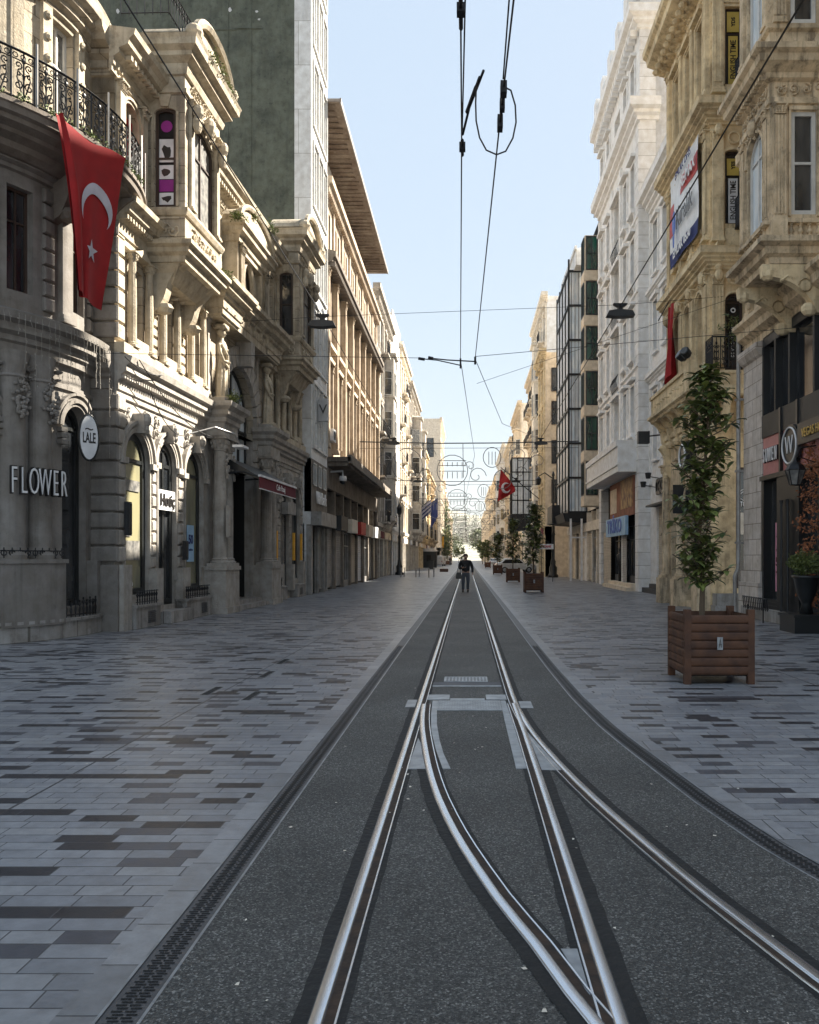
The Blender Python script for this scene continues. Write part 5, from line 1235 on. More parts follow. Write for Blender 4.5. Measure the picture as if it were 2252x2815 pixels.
for zz in (8.95, 13.3): pilaster(q, .2, .26, zz, zz+2.6, .09, flutes=3); pilaster(q, 1.2, .2, zz, zz+2.6, .09, flutes=2)
q.box(0, .34, 0, .14, 8.6, 9.0); q.box(.34, D, 0, .1, 8.6, 8.66); q.box(.34, D, 0, .12, 8.93, 9.02)
for k in range(4): baluster(q, .46+k*.2, .03, 8.66, 8.93, .06)
relief(q, .1, D, 11.75, 12.03, 4, 4, .08, .13); q.box(.4, .45, 0, .05, 9.1, 11.45); q.box(1.02, 1.07, 0, .05, 9.1, 11.45); q.box(.4, 1.07, 0, .06, 11.42, 11.5)
merge(mb, q)
q = MB(frt); 
for a in (u0+.16, u1-.16): pilaster(q, a, .22, 8.95, 11.5, .08, flutes=2); pilaster(q, a, .22, 13.3, 15.9, .08)
q.ell(((u0+u1)/2, .08, 11.5), (.16, .12, .2), 8, 5); relief(q, u0+.1, u1-.1, 11.75, 12.03, 5, 5, .08, .13); relief(q, u0+.3, u1-.3, 11.2, 11.55, 6, 3, .1, .14)
for k in range(7): baluster(q, u0+.3+k*.2, .02, 8.66, 8.93, .06)
q.box(u0, u1, 0, .1, 8.93, 9.02); archiv(q, *W1[:2], W1[3], [(0, .06, .05)], 12); merge(mb, q)
mb.build('oriel_mouldings', 'sand', sb)
mb = MB()   # big arched brackets under the oriel
for uc in (u0+.12, u1-.12):
    pts = [(0, 6.75), (.12, 6.75)]+[(.12+1.2*math.sin(R(9*i)), 6.75+1.15-1.15*math.cos(R(9*i)) if i > 0 else 6.75) for i in range(0, 11)]
    pts = [(0, 7.0)]+[(.15+1.18*(i/12), 7.0+.8*(i/12)**.55-.12*math.sin(PI*i/12)*(-1)) for i in range(13)]+[(1.36, 8.06), (0, 8.06)]
    mb.prism(pts, uc-.11, uc+.11, 'u')
    q = MB(Face(uc+.11, 0, 90)); 
    mb.ell((uc, 1.2, 7.86), (.15, .16, .15), 8, 5); mb.ell((uc, .28, 7.1), (.14, .2, .16), 8, 5)
    for k in range(2): 
        dd = .35+k*.0; mb.tube([(uc+.12, .42+.14*math.cos(t*.6), 7.6+.14*math.sin(t*.6)) for t in range(11)], .02, 4)
    mb.tube([(uc+.12, .7+.09*k*.6, 7.75+.05*math.sin(k)) for k in range(6)], .03, 4)
mb.build('oriel_bracket', 'ochre_trim', sb)
# stone pier strip, shop storeys
mb = MB(); mb.box(0, 1.45, -.3, .12, 1.25, 7.3); mb.box(-.02, 1.5, -.3, .2, .95, 1.25); mb.box(-.02, 1.52, -.3, .26, 0, .95); mb.mould([(0, 0), (1.45, 0)], [(.12, 6.9), (.2, 6.95), (.3, 7.1), (.3, 7.25), (.1, 7.3)]); mb.build('stone_pier', 'pale', sb)
mb = MB(); mb.box(1.45, L_A, -.3, .14, 4.72, 5.3); mb.box(1.45, L_A, -.2, .1, 7.1, 7.35); 
for u in (1.45, 2.3, 3.2, 4.6, 6.1, 7.6): mb.box(u, u+.09, -.2, .13, 5.3, 7.1)
mb.build('upper_shop_frame', 'dark_metal', sb)
g_ = MB(); g_.quad((1.45, -.05, 5.3), (L_A, -.05, 5.3), (L_A, -.05, 7.1), (1.45, -.05, 7.1)); g_.build('upper_shop_pane', 'glass', sb)
mb = MB(); 
rn = random.Random(3)
for i in range(16):
    u = 1.6+i*.33+rn.random()*.1; z = 5.4+rn.random()*.9; w = .06+rn.random()*.14; h = .2+rn.random()*.6; mb.prism([(u, z), (u+w, z+.05), (u+w*.9, z+h), (u+w*.3, z+h*1.1)], -.045, -.04)
pass
mb = MB(); mb.box(1.46, L_A, -.1, .1, 3.72, 4.72); mb.build('fascia', 'pink', sb)
mb = MB(); mb.box(1.5, 2.3, .1, .16, 3.66, 3.72)
for u in (2.72, 3.75): mb.box(u, u+.1, -.1, .18, 3.72, 5.3)
mb.box(1.45, L_A, -.15, .2, 3.6, 3.72); mb.box(1.45, 1.62, -.2, .15, 0, 3.6); mb.box(2.55, 3.9, -.25, .16, 0, 3.6); mb.box(1.62, 2.55, -.25, .12, 0, .55); mb.box(4.9, 5.3, -.2, .15, 0, 3.6); mb.box(6.6, L_A, -.2, .1, 0, 3.6)
for i in range(5): mb.box(1.65, 2.5, .12, .14, .08+i*.09, .12+i*.09)
mb.build('shopfront', 'blackpaint', sb)
g_ = MB(); g_.quad((1.62, -.06, .55), (2.55, -.06, .55), (2.55, -.06, 3.6), (1.62, -.06, 3.6)); g_.quad((3.9, -.06, .1), (6.6, -.06, .1), (6.6, -.06, 3.6), (3.9, -.06, 3.6)); g_.build('shop_pane', 'glass', sb)
mb = MB()
for u in (3.0, 3.4): mb.lathe(u, .22, [(.05, 0), (.05, .2), (.03, .25), (.03, 2.9), (.05, 3.0)], 8)
mb.build('slim_column', 'dark_metal', sb)
mb = MB(); mb.box(.3, L_A, .0, .3, 0, .3); mb.build('shop_step', 'marble', sb)
# signs of A
def right_loc(X, Y, Z): return (X, Y, Z)
s1 = rthing('shop_sign', 'SUWEN in slim white letters on the pink fascia', 'sign', 7.72, 20.85); s1.location.z = 4.22
for i, ch in enumerate('SUWEN'):
    t = text('letter', ch, .5, 'letter_white', s1, (-.4+i*.2, -.03, 0), (90, 0, 0), .01, .42); text('letter_back', ch, .5, 'letter_dark', t, (.0, 0, -.05), (0, 0, 0), .035, 1, off=.015)
s2 = rthing('round_sign', 'round black sign with a white ring and W beside the pink fascia letters', 'sign', 7.7, 19.3); s2.location.z = 4.25
mb = MB(); mb.lathe(0, 0, [(.5, 0), (.5, .1)], 28); mb.build('sign_disc', 'blackpaint', s2, rot=(R(90), 0, 0))
mb = MB(); mb.tube([(.42*math.cos(k*PI/14), .12, .42*math.sin(k*PI/14)) for k in range(28)], .022, 5, True); mb.build('ring', 'letter_white', s2)
text('lettering', 'W', .62, 'letter_white', s2, (0, -.125, 0), (90, 0, 0), .01, .75, off=-.012)
s3 = rthing('shop_sign', 'gold HOTELS lettering on a dark projecting board over the rust garland', 'sign', 7.45, 17.8); s3.location.z = 4.35
mb = MB(); mb.box(-.6, 1.6, -.05, .04, -.22, .26); mb.build('sign_board', 'blackpaint', s3); text('lettering', 'VEGAS HOTELS', .28, 'gold', s3, (.45, -.06, 0), (90, 0, 0), .01, .8)
p1 = rthing('sale_poster', 'tall pink sale poster marked 50 in the narrow shop window', 'poster', 7.88, 20.75); p1.location.z = .75
mb = MB(); mb.box(-.16, .2, 0, .012, 0, 1.75); mb.build('poster_sheet', 'pink_poster', p1); text('lettering', '50', .3, 'burgundy', p1, (.02, -.016, .75), (90, 0, 0), .003, 1, off=.008); text('lettering', 'indirim', .1, 'burgundy', p1, (.02, -.016, .5), (90, 0, 0), .003); text('lettering', 'EN AZ', .09, 'burgundy', p1, (.02, -.016, 1.05), (90, 0, 0), .003); text('lettering', 'sezon', .09, 'burgundy', p1, (.02, -.016, 1.4), (90, 0, 0), .003)
gl_ = MB(); rn = random.Random(12)
for i in range(90): tuft(gl_, (-3.15+rn.gauss(0, .13)+.25*math.sin(i*.3), rn.uniform(.1, .3), .5+3.9*rn.random()), .16, 12, rn, .1, .05)
for i in range(30): tuft(gl_, (-3.1+rn.uniform(0, 2.5), rn.uniform(.1, .35), 3.6+rn.gauss(0, .12)), .16, 10, rn, .2, .05)
tag(gl_.build('leaf_garland', 'leaf_rust', None, loc=(7.8, 15.0, 0), rot=(0, 0, R(-90))), 'rust coloured artificial leaf garland framing the doorway at the right edge', 'garland')
# drainpipe
dp = MB(); dp.tube([(0, .12, 8.0), (0, .12, 1.6), (.02, .14, 1.3), (.0, .22, 1.1), (0, .22, .12), (.1, .3, .02)], .06, 8); 
for z in (2, 4, 6): dp.box(-.08, .08, 0, .2, z, z+.06)
tag(dp.build('drainpipe', 'shutter', None, loc=(7.72, 22.95, 0), rot=(0, 0, R(-90))), 'grey metal drainpipe running down between the ochre and sandstone buildings', 'pipe')

# ---------------- B: ochre corner building
ob = rthing('ochre_building', 'narrow ornate ochre building with bracketed balcony and corner windows', 'building', 7.25, 29.6)
LB = 5.2; wu = [1.45, 2.85, 4.2]
opsB = []
for c in wu:
    opsB += [(c-.36, c+.36, 7.35, 9.75, 'a'), (c-.33, c+.33, 11.6, 14.1, 'a'), (c-.32, c+.32, 15.6, 18.1, 'r')]
mb = MB(); wallp(mb, 0, LB, 5.6, 19.4, opsB, .3); body(mb, 0, LB, 19.4, 9, z0=5.6, near=False); mb.box(0, LB, -9, -2.7, 19.41, 28.2)  # last box: unseen set-back roof block, added to shade the left building and flag
mb.quad((LB, -1.6, 0), (LB, -9, 0), (LB, -9, 19.4), (LB, -1.6, 19.4))
fB = Face(LB, 0, 90)
opsF = [(.42, .98, 7.2, 9.5, 'a'), (.42, .98, 11.55, 13.75, 's'), (.42, .98, 15.7, 18.0, 'r')]
q = MB(fB); wallp(q, 0, 1.6, 0, 19.4, opsF+[(.75, 1.3, .7, 4.3, 'r')], .2, d=.002); merge(mb, q); mb.build('wall', 'ochre', ob)
for o in opsB: window(ob, o[0]+.02, o[1]-.02, o[2], o[3]-.02, o[4], 'mt', 'brown_frame', 'glass', -.24)
for o in opsF: window(ob, o[0]+.01, o[1]-.01, o[2], o[3]-.01, o[4], 't', 'brown_frame', 'glass', -.14, fB, 'corner_window', .07)
window(ob, .76, 1.29, .7, 4.3, 'r', 't', 'brown_frame', 'glass', -.05, fB, 'shop_window')
mb = MB(); pB = [(0, 0), (LB, 0), ]
cor = [(0, 0), (LB, 0), (LB, -1.6)]
for z0, z1, o_ in ((10.15, 10.75, .42), (14.45, 15.1, .5)): mb.mould(cor, cprof(z0, z1, o_, 5)); dentils(mb, 0, LB, z0+.05, z0+.15, .06, .16, .07, .07)
mb.mould(cor, [(0, 18.7), (.06, 18.72), (.06, 18.9), (.2, 18.95), (.2, 19.1), (.75, 19.3), (.78, 19.5), (.9, 19.58), (.92, 19.78), (0, 19.9)])
for i in range(13): console(mb, .2+i*.4, .16, 18.85, 19.32, .68); mb.ell((.2+i*.4, .45, 19.0), (.1, .16, .12), 7, 4)
for z0, z1 in ((15.1, 18.7), (10.8, 14.4)):
    for u in (.55, 2.15, 3.5, LB-.25): pilaster(mb, u, .3, z0+.3, z1, .14, flutes=0 if z0 > 15 else 2, panel=z0 > 15)
for u in (.55, 2.15, 3.5, LB-.25): pilaster(mb, u, .34, 7.3, 10.1, .14, flutes=3); mb.ell((u, .22, 10.0), (.14, .1, .2), 8, 5)
for o in opsB:
    archiv(mb, o[0], o[1], o[3], [(0, .06, .05), (.06, .13, .09)], 10, kind=o[4], zb=o[2]); c = (o[0]+o[1])/2
    relief(mb, c-.45, c+.45, o[3]+.1, o[3]+.38, int(c*9), 4, .1, .13); mb.box(c-.45, c+.45, 0, .16, o[2]-.14, o[2])
    if o[2] > 15: mb.box(c-.5, c+.5, 0, .22, o[3]+.2, o[3]+.32)
    if 11 < o[2] < 12: mb.prism([(c-.5, 14.2), (c+.5, 14.2), (c, 14.4)], 0, .22)
q = MB(fB)
for z0, z1 in ((15.4, 18.6), (11.0, 14.3), (7.35, 10.0)):
    pilaster(q, .2, .32, z0, z1, .1, flutes=3 if z0 < 8 else 0, panel=z0 > 15); pilaster(q, 1.3, .26, z0, z1, .09, flutes=2)
    relief(q, .1, .3, z0+.6, z1-.7, 3, 4, .04+.09, .06) if 10 < z0 < 15 else None
    q.ell((.2, .16, z1-.02), (.13, .1, .18), 8, 5)
for o in opsF: archiv(q, o[0], o[1], o[3], [(0, .06, .04)], 10, kind=o[4], zb=o[2])
q.tube([(.7+.2*math.cos(k*PI/8), .03, 9.95+.2*math.sin(k*PI/8)) for k in range(16)], .035, 5, True); relief(q, .56, .84, 9.8, 10.1, 4, 1, .06, .12)
q.tube([(.7+.17*math.cos(k*PI/8), .03, 14.1+.17*math.sin(k*PI/8)) for k in range(16)], .03, 5, True); q.box(.42, .98, 0, .05, 14.9, 15.6); q.box(.42, .98, 0, .05, 10.9, 11.4)
q.mould([(0, 0), (1.5, 0)], [(0, 18.1), (.04, 18.12), (.04, 18.2), (0, 18.22)])
merge(mb, q); mb.build('mouldings', 'ochre_trim', ob)
# bracketed stone balcony
mb = MB(); cp = [(-.0, 0), (0, .55), (LB+.25, .55), (LB+.25, .0)]
cp = [(0, 0), (0, .6), (LB, .6), (LB, 0)]
mb.mould(cp, [(-.7, 6.4), (0, 6.42), (.03, 6.5), (.12, 6.56), (.12, 6.64), (.0, 6.68)]); mb.quad((0, 0, 6.41), (LB, 0, 6.41), (LB, .6, 6.41), (0, .6, 6.41))
mb.box(0, LB, .5, .6, 6.66, 7.25); mb.box(LB-.1, LB, 0, .5, 6.66, 7.25); mb.box(-.03, LB+.03, .46, .66, 7.25, 7.36); mb.box(LB-.4, LB+.05, .4, .7, 6.62, 7.5)
mb.box(LB, LB+.75, -.9, .25, 6.35, 6.5); mb.box(LB, LB+.8, -.95, .3, 6.5, 6.6); mb.box(LB, LB+.68, -.86, .2, 6.6, 6.95); mb.box(LB, LB+.74, -.9, .26, 6.95, 7.03)
relief(mb, .2, LB-.5, 6.75, 7.15, 8, 14, .62, .2)
for i in range(6): u = .3+i*.92; console(mb, u, .26, 5.35, 6.42, .62); console(mb, u, .34, 6.05, 6.42, .66)
for u in (.3, LB-.15):
    console(mb, u, .3, 4.4, 5.5, .4)
console(mb, LB+.28, .3, 5.3, 6.36, .2); mb.mould([(0, 0), (LB, 0)], cprof(5.5, 5.9, .25, 3))
q = MB(fB); console(q, .35, .24, 5.3, 6.36, .7); console(q, 1.0, .24, 5.3, 6.36, .7); console(q, .2, .2, 10.1, 10.9, .4); console(q, 1.25, .2, 10.1, 10.9, .4); merge(mb, q)
mb.build('stone_balcony', 'ochre_trim', ob)
# ground storey
mb = MB(); wallp(mb, 0, LB, 0, 5.6, [(.5, 1.9, .2, 4.0, 'r'), (2.5, 4.4, .2, 4.0, 'a')], .35); mb.quad((0, 0, 0), (0, 0, 5.6), (0, -5, 5.6), (0, -5, 0)); mb.build('ground_floor_wall', 'sand', ob)
window(ob, .5, 1.9, .2, 4.0, 'r', 'mt', 'blackpaint', 'glass', -.3, FLAT, 'shop_window'); window(ob, 2.5, 4.4, .2, 4., 'a', 'mt', 'blackpaint', 'glass', -.3, FLAT, 'shop_window')
mb = MB(); 
for u in (.22, 2.2, LB-.35): column(mb, u, .1, .16, .9, 4.9, 12); mb.box(u-.3, u+.3, 0, .4, 0, .9)
archiv(mb, 2.5, 4.4, 4.0, [(0, .1, .06), (.1, .2, .1)], 14); mb.tube([(4.75, .2+.0, 4.0+.0)]+[(4.78+.0*k, .3+.17*math.cos(k*PI/8), 4.1+.26*math.sin(k*PI/8)) for k in range(17)], .03, 5)
mb.build('ground_floor_columns', 'sand', ob)
q = MB(fB); q.box(.05, 1.3, .02, .35, 0, .55); q.box(.0, 1.4, .02, .45, 0, .2); q.build('door_steps', 'marble', ob)
# iron corner balconies
for z, g2 in ((15.45, 'upper'), (11.35, 'lower')):
    t = thing('iron_balcony', 'black iron balcony on the ochre building corner, %s of the two' % g2, 'balcony', (7.25, 29.6, z), -90, 'iron balconies on the ochre corner')
    iron_rail(t, [((LB+.12, -.75), (LB+.55, -.75)), ((LB+.55, -.75), (LB+.55, -1.35))][1:]+[((LB+.02, -.75), (LB+.55, -.75))], .06, .95, name='railing', pan=.2)
    q = MB(); q.box(LB+.005, LB+.6, -1.4, -.7, 0, .06); q.build('balcony_floor', 'iron', t)
t = thing('iron_balcony', 'leaning black iron rail with potted shrub above the stone balcony', 'balcony', (7.25, 29.6, 7.03), -90)
iron_rail(t, [((LB+.05, .15), (LB+.7, .15)), ((LB+.68, .15), (LB+.68, -.8))], .02, 1.0, pan=.25)
# vertical window signs
for z0, z1, body_, m_, lb in ((15.75, 17.2, 'ENGLISH TIME', 'yellow', 'vertical yellow ENGLISH TIME window sign, upper storey of the ochre corner'), (11.6, 12.95, 'ENGLISH TIME', 'sign_white', 'vertical pale ENGLISH TIME window sign, lower storey of the ochre corner')):
    t = thing('window_sign', lb, 'sign', (7.95, 24.48, z0), 0)
    q = MB(); q.box(-.15, .13, .0, .012, 0, z1-z0-.02); q.build('sign_sheet', m_, t); text('lettering', body_, .235, 'letter_dark', t, (0, -.018, (z1-z0)/2), (90, -90, 0), .002, .78, off=.004)
for z0, body_, lb in ((17.3, 'YDS', 'small yellow window sign reading YDS'), (13.02, 'YES', 'small yellow window sign above the pale vertical one')):
    t = thing('window_sign', lb, 'sign', (7.95, 24.48, z0), 0); q = MB(); q.box(-.19, .17, .0, .012, 0, .6 if z0 > 15 else .5); q.build('sign_sheet', 'yellow', t); text('lettering', body_, .15, 'letter_dark', t, (0, -.018, .3), (90, -90, 0), .002, 1, off=.006)
t = thing('window_sign', 'NEO CLASS in white letters down the dark arched corner window', 'sign', (7.95, 24.5, 8.25), 0); text('lettering', 'NEO CLASS', .13, 'letter_white', t, (-.02, -.015, -.2), (90, 90, 0), .002, 1.1, space=1.3)
q = MB(); q.tube([(.06*math.cos(k*PI/6), .01, .75+.06*math.sin(k*PI/6)) for k in range(12)], .02, 5, True); q.build('emblem', 'letter_white', t)
# banner
bn = rthing('rental_banner', 'white red and blue rental banner reading Kiralık on the ochre facade', 'banner', 7.0, 28.1)
bn.location.z = .75
def ban(s, t): return (-.1+3.35*s, .02*math.sin(s*9)+.02*math.sin(t*7+s*3), 13.75-3.0*t+.04*math.sin(s*5))
def banstrip(t0, t1, s0, s1, m_, nm, lift=0):
    cloth(nm, m_, lambda s, t: (lambda p: (p[0], p[1]-lift, p[2]))(ban(s0+(s1-s0)*s, t0+(t1-t0)*t)), 14, 5, bn)
banstrip(0, 1, 0, 1, 'letter_white', 'banner_cloth'); banstrip(.16, .36, .42, 1, 'red_paint', 'red_field', .012); banstrip(.3, .66, 0, .12, 'red_paint', 'red_edge', .012); banstrip(.84, 1, 0, 1, 'navy', 'blue_field', .012)
text('lettering', 'Kiralık', .95, 'letter_dark', bn, (1.95, -.09, 11.98), (90, 0, 0), .006, .8, off=.0); text('lettering', 'RE/MAX', .55, 'letter_white', bn, (2.35, -.09, 12.97), (90, 0, 0), .005, .85, off=.012)
text('lettering', 'EMLAK 0530', .42, 'letter_white', bn, (1.65, -.09, 11.0), (90, 0, 0), .005, .95, off=.01); text('lettering', 'EMLAK OFİS', .34, 'navy', bn, (1.8, -.09, 13.48), (90, 0, 0), .005, 1)
q = MB(); q.ell((.75, .1, 12.0), (.2, .03, .42), 10, 6); q.prism([(.65, 11.6), (.85, 11.6), (.8, 11.2), (.7, 11.2)], .1, .12); q.build('balloon_mark', 'blue_sign', bn)
rf = thing('hanging_flag', 'narrow folded red flag hanging off the ochre building below the banner', 'flag', (0, 0, 0))
cloth('flag_cloth', 'red', lambda s, t: (6.95+.2*math.sin(s*6)*(.3+t), 28.3-.75*s+.1*math.sin(t*4+s*5), 10.25-(2.6+.3*math.sin(s*4))*t-.1*s), 12, 16, rf)
q = MB(); q.tube([(6.7, -28.7, 9.9), (7.2, -28.1, 10.9)], .02, 6); q.build('flag_pole', 'iron', rf)
sp_ = thing('spotlight', 'pair of black spotlights at the corner of the stone balcony', 'spotlight', (6.7, 24.6, 7.5), -90)
for k in (0, 1): q = MB(); q.lathe(0, 0, [(.08, 0), (.15, .08), (.15, .28), (.12, .3)], 10); q.build('lamp_head', 'blackpaint', sp_, loc=(-.1+k*.3, -.1, .1), rot=(R(60), R(20), R(30*k)))
pp = thing('potted_shrub', 'leafy potted shrub behind the leaning iron balcony rail', 'plant', (7.9, 24.0, 7.05)); q = MB(); q.lathe(0, 0, [(.12, 0), (.17, .3), (.18, .32)], 10); q.build('pot', 'darkwood', pp)
q = MB(); rn = random.Random(8)
for i in range(26): tuft(q, (rn.gauss(0, .18), rn.gauss(0, .15), .75+rn.random()*.9), .16, 12, rn, .1, .06)
q.build('foliage', 'leaf', pp); q = MB(); q.tube([(0, 0, .3), (.05, 0, .9), (-.05, 0, 1.5)], .02, 5); q.build('stem', 'bark', pp)

# ---------------- C' : low white wing with roller shutter
wg = rthing('white_wing', 'lower white building with shuttered shop and sloping roof cornice', 'building', 8.6, 38.8)
LW = 9.0; opsW = []
for c in (1.6, 3.4, 6.0): opsW += [(c-.4, c+.4, 6.1, 9.2, 'r'), (c-.4, c+.4, 11, 13.3, 'r'), (c-.4, c+.4, 14.6, 16.9, 'r')]
mb = MB(); wallp(mb, 0, LW, 0, 18.2, opsW+[(1.7, 4.4, .45, 3.9, 'r')], .3); body(mb, 0, LW, 18.2, 9); mb.mould([(0, 0), (LW, 0)], cprof(17.6, 18.6, .6)); mb.mould([(0, 0), (LW, 0)], cprof(9.6, 10.1, .3)); mb.mould([(0, 0), (LW, 0)], cprof(13.6, 14.0, .25)); mb.build('wall', 'white', wg)
for o in opsW: window(wg, o[0], o[1], o[2], o[3], 'r', 'mt', 'white_frame', 'glass', -.22)
mb = MB()
for o in opsW: archiv(mb, o[0], o[1], o[3], [(0, .14, .07)], 4, kind='r', zb=o[2]); mb.box(o[0]-.2, o[1]+.2, 0, .2, o[3]+.14, o[3]+.3); mb.box(o[0]-.15, o[1]+.15, 0, .14, o[2]-.12, o[2])
for u in (.4, 4.8, 7.5): pilaster(mb, u, .5, 5, 17.6, .08, cap=False)
mb.build('window_surround', 'white', wg)
shutter_mb(1.7, 4.4, .45, 3.9, -.1, .1).build('shutter_slats', 'shutter_tan', wg)
mb = MB(); mb.box(1.4, 4.7, .0, .45, 3.9, 3.98); mb.build('shutter_hood', 'dark_metal', wg); mb = MB(); mb.box(-.2, 5.3, 0, .4, 0, .22); mb.box(1.2, 5.1, 0, .25, .22, .42); mb.build('step', 'dark_metal', wg)
s4 = rthing('shop_sign', 'dark block letters above the cream roller shutter on the white wing', 'sign', 8.45, 36.1); s4.location.z = 4.7; text('lettering', 'CEKEN', .95, 'letter_dark', s4, (.45, 0, 0), (90, 0, 0), .05, .62, off=.03)
q = MB(); q.tube([(0, -.02, 0), (.5, -.02, .25), (.35, -.02, -.15), (.75, -.02, -.5)], .015, 4); q.tube([(.9, -.02, -.3), (1.5, -.02, -.25)], .015, 4); q.tube([(.2, -.02, -.7), (.6, -.02, -.9), (.5, -.02, -1.2)], .015, 4)
tag(q.build('graffiti_scrawl', 'letter_dark', None, loc=(8.64, 36.6, 2.6), rot=(0, 0, R(-90))), 'black graffiti scrawl on the cream roller shutter', 'graffiti')
t = thing('outdoor_speaker', 'dark box floodlight on a horizontal arm off the ochre building', 'floodlight', (7.0, 30.0, 6.1), 0); q = MB(); q.box(-.75, -.35, -.12, .12, -.32, .12); q.build('lamp_head', 'dark_metal', t); q = MB(); q.tube([(.9, 0, .1), (-.4, 0, -.05)], .03, 6); q.tube([(-.33, 0, .15), (-.33, 0, -.3)], .025, 5); q.build('arm', 'iron', t)

# ---------------- C: tall white neoclassical building
wb = rthing('white_building', 'tall white neoclassical building with rusticated corner and stepped cornices', 'building', 8.1, 50.0)
LC_ = 11.5; opsC = []; rows = [(7.6, 9.9), (11.2, 13.5), (14.7, 17.0), (18.3, 20.6), (23.6, 25.4)]
for c in (1.2, 3.3, 8.3, 10.2):
    for z0, z1 in rows: opsC.append((c-.42, c+.42, z0, z1, 'r'))
for z0, z1 in rows[:4]: opsC.append((4.9, 6.7, z0-.6, z1+.2, 'r'))
opsC.append((5.0, 6.6, 23.6, 25.4, 'r'))
mb = MB(); wallp(mb, 0, LC_, 5.6, 27.2, opsC, .3); body(mb, 0, LC_, 28.2, 12, top=True); mb.quad((0, -.5, 27.2), (LC_, -.5, 27.2), (LC_, -.5, 28.2), (0, -.5, 28.2)); mb.build('wall', 'white', wb)
for o in opsC: window(wb, o[0], o[1], o[2], o[3], 'r', 'mt', 'white_frame', 'glass' if o[1]-o[0] < 1 else 'curtain', -.25 if o[1]-o[0] < 1 else -.28)
mb = MB()
for o in opsC:
    if o[1]-o[0] > 1: 
        if o[2] < 20: mb.box(o[0]-.25, o[1]+.25, 0, .22, o[3]+.05, o[3]+.25)
        continue
    archiv(mb, o[0], o[1], o[3], [(0, .14, .08)], 4, kind='r', zb=o[2]); c = (o[0]+o[1])/2
    mb.box(c-.62, c+.62, 0, .28, o[3]+.22, o[3]+.36); mb.box(c-.6, c+.6, 0, .25, o[2]-.18, o[2]); console(mb, c-.5, .12, o[2]-.6, o[2]-.18, .22); console(mb, c+.5, .12, o[2]-.6, o[2]-.18, .22)
mb.mould([(0, 0), (LC_, 0), (LC_, -.9)], cprof(22.1, 23.0, .55, 3)); mb.mould([(0, 0), (LC_, 0), (LC_, -.9)], cprof(26.4, 27.3, .6, 3)); dentils(mb, 0, LC_, 26.2, 26.5, .05, .4, .2, .3)
for z in (10.6, 14.1, 17.6): mb.mould([(0, 0), (LC_, 0)], [(0, z), (.12, z+.03), (.12, z+.14), (0, z+.18)])
for u in (.3, 4.5, 7.1): mb.box(u-.2, u+.2, 0, .12, 6.5, 21.9)
for i in range(5): mb.box(1.0+i*2.3, 1.8+i*2.3, -.2, .5, 27.4, 28.6)
mb.build('mouldings', 'white', wb)
fC = Face(LC_, 0, 90)
q = MB(fC); q.box(0, .75, .0, .06, 0, 28.2); q.build('coursed_corner', 'white_course', wb)
q = MB(); q.box(LC_-.7, LC_+.05, 0, .06, 5.6, 22); q.build('coursed_corner', 'white_course', wb)
q = MB(fC); q.quad((.75, .01, 18), (12, .01, 18), (12, .01, 28.2), (.75, .01, 28.2)); q.build('blank_end_wall', 'render_grey', wb)
q = MB(fC); rn = random.Random(2)
for i in range(14): u = .9+rn.random()*2.2; q.box(u, u+rn.uniform(.1, .5), .01, .02, 27.4+rn.uniform(-.15, .1), 27.5+rn.uniform(0, .2))
q.build('flaked_patches', 'stone_dark', wb)
mb = MB(); mb.box(1.0, LC_-.4, -.2, .95, 5.7, 7.2); mb.box(1.0, LC_-.4, .95, 1.0, 6.0, 6.1); mb.box(1.0, LC_-.4, .95, 1.02, 6.9, 7.2); mb.build('first_floor_bay', 'white', wb)
for z0 in (7.2, 10.7, 14.2, 17.8):
    q = MB()
    for i in range(9): u = 4.95+i*.21; q.tube([(u, .12, z0-.15), (u+.03, .25, z0+.25), (u, .12, z0+.6)], .015, 4)
    q.tube([(4.9, .12, z0+.6), (6.7, .12, z0+.6)], .02, 4); q.tube([(4.9, .12, z0-.12), (6.7, .12, z0-.12)], .02, 4); q.build('window_guard', 'iron', wb)
mb = MB(); mb.box(LC_-.75, LC_, -.4, .05, 0, 5.7); mb.box(.0, .8, -.4, .05, 0, 5.7); mb.box(7.1, 7.5, -.3, .02, 0, 3); mb.build('ground_pier', 'white_course', wb)
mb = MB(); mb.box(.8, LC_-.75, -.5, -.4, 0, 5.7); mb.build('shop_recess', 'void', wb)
shopfront(wb, 4.6, LC_-.8, .35, 3.2, 5, 'dark_metal', 'glass', -.2); mb = MB(); mb.box(4.0, LC_-.7, -.3, .5, 0, .18); mb.box(4.4, LC_-.7, -.3, .25, .18, .35); mb.build('shop_step', 'cream', wb)
shutter_mb(7.5, 8.6, .35, 3.2, .02).build('shutter_slats', 'shutter', wb); shutter_mb(.9, 3.4, .1, 3.1, -.1).build('shutter_slats', 'shutter_tan', wb)
po = rthing('shop_poster', 'large brown and gold shop hoarding under the white bay', 'hoarding', 8.0, 49.0)
q = MB(); q.box(3.2, 9.6, -.1, .0, 3.7, 5.6); q.build('hoarding_panel', 'brick_red', po)
M['artwork'] = plain('mottled_gold_artwork', (.45, .27, .09), .6, two=(.1, .035, .02), vscale=2.5)
q = MB(); q.box(6.4, 9.4, .0, .02, 4.1, 5.55); q.build('artwork_panel', 'artwork', po); q = MB(); q.box(3.4, 5.2, 0, .02, 4.0, 5.3); q.build('pale_panel', 'cream', po)
bs = rthing('shop_sign', 'light blue shop sign with dark blue strokes over the open dark shopfront', 'sign', 7.85, 46.0); bs.location.z = 2.75
q = MB(); q.box(0, 5.6, -.1, .05, 0, .95); q.build('sign_panel', 'lightblue', bs); text('lettering', 'TRİKO', .95, 'blue_sign', bs, (2.6, -.07, .48), (90, 0, 0), .01, 1.4, off=.03)
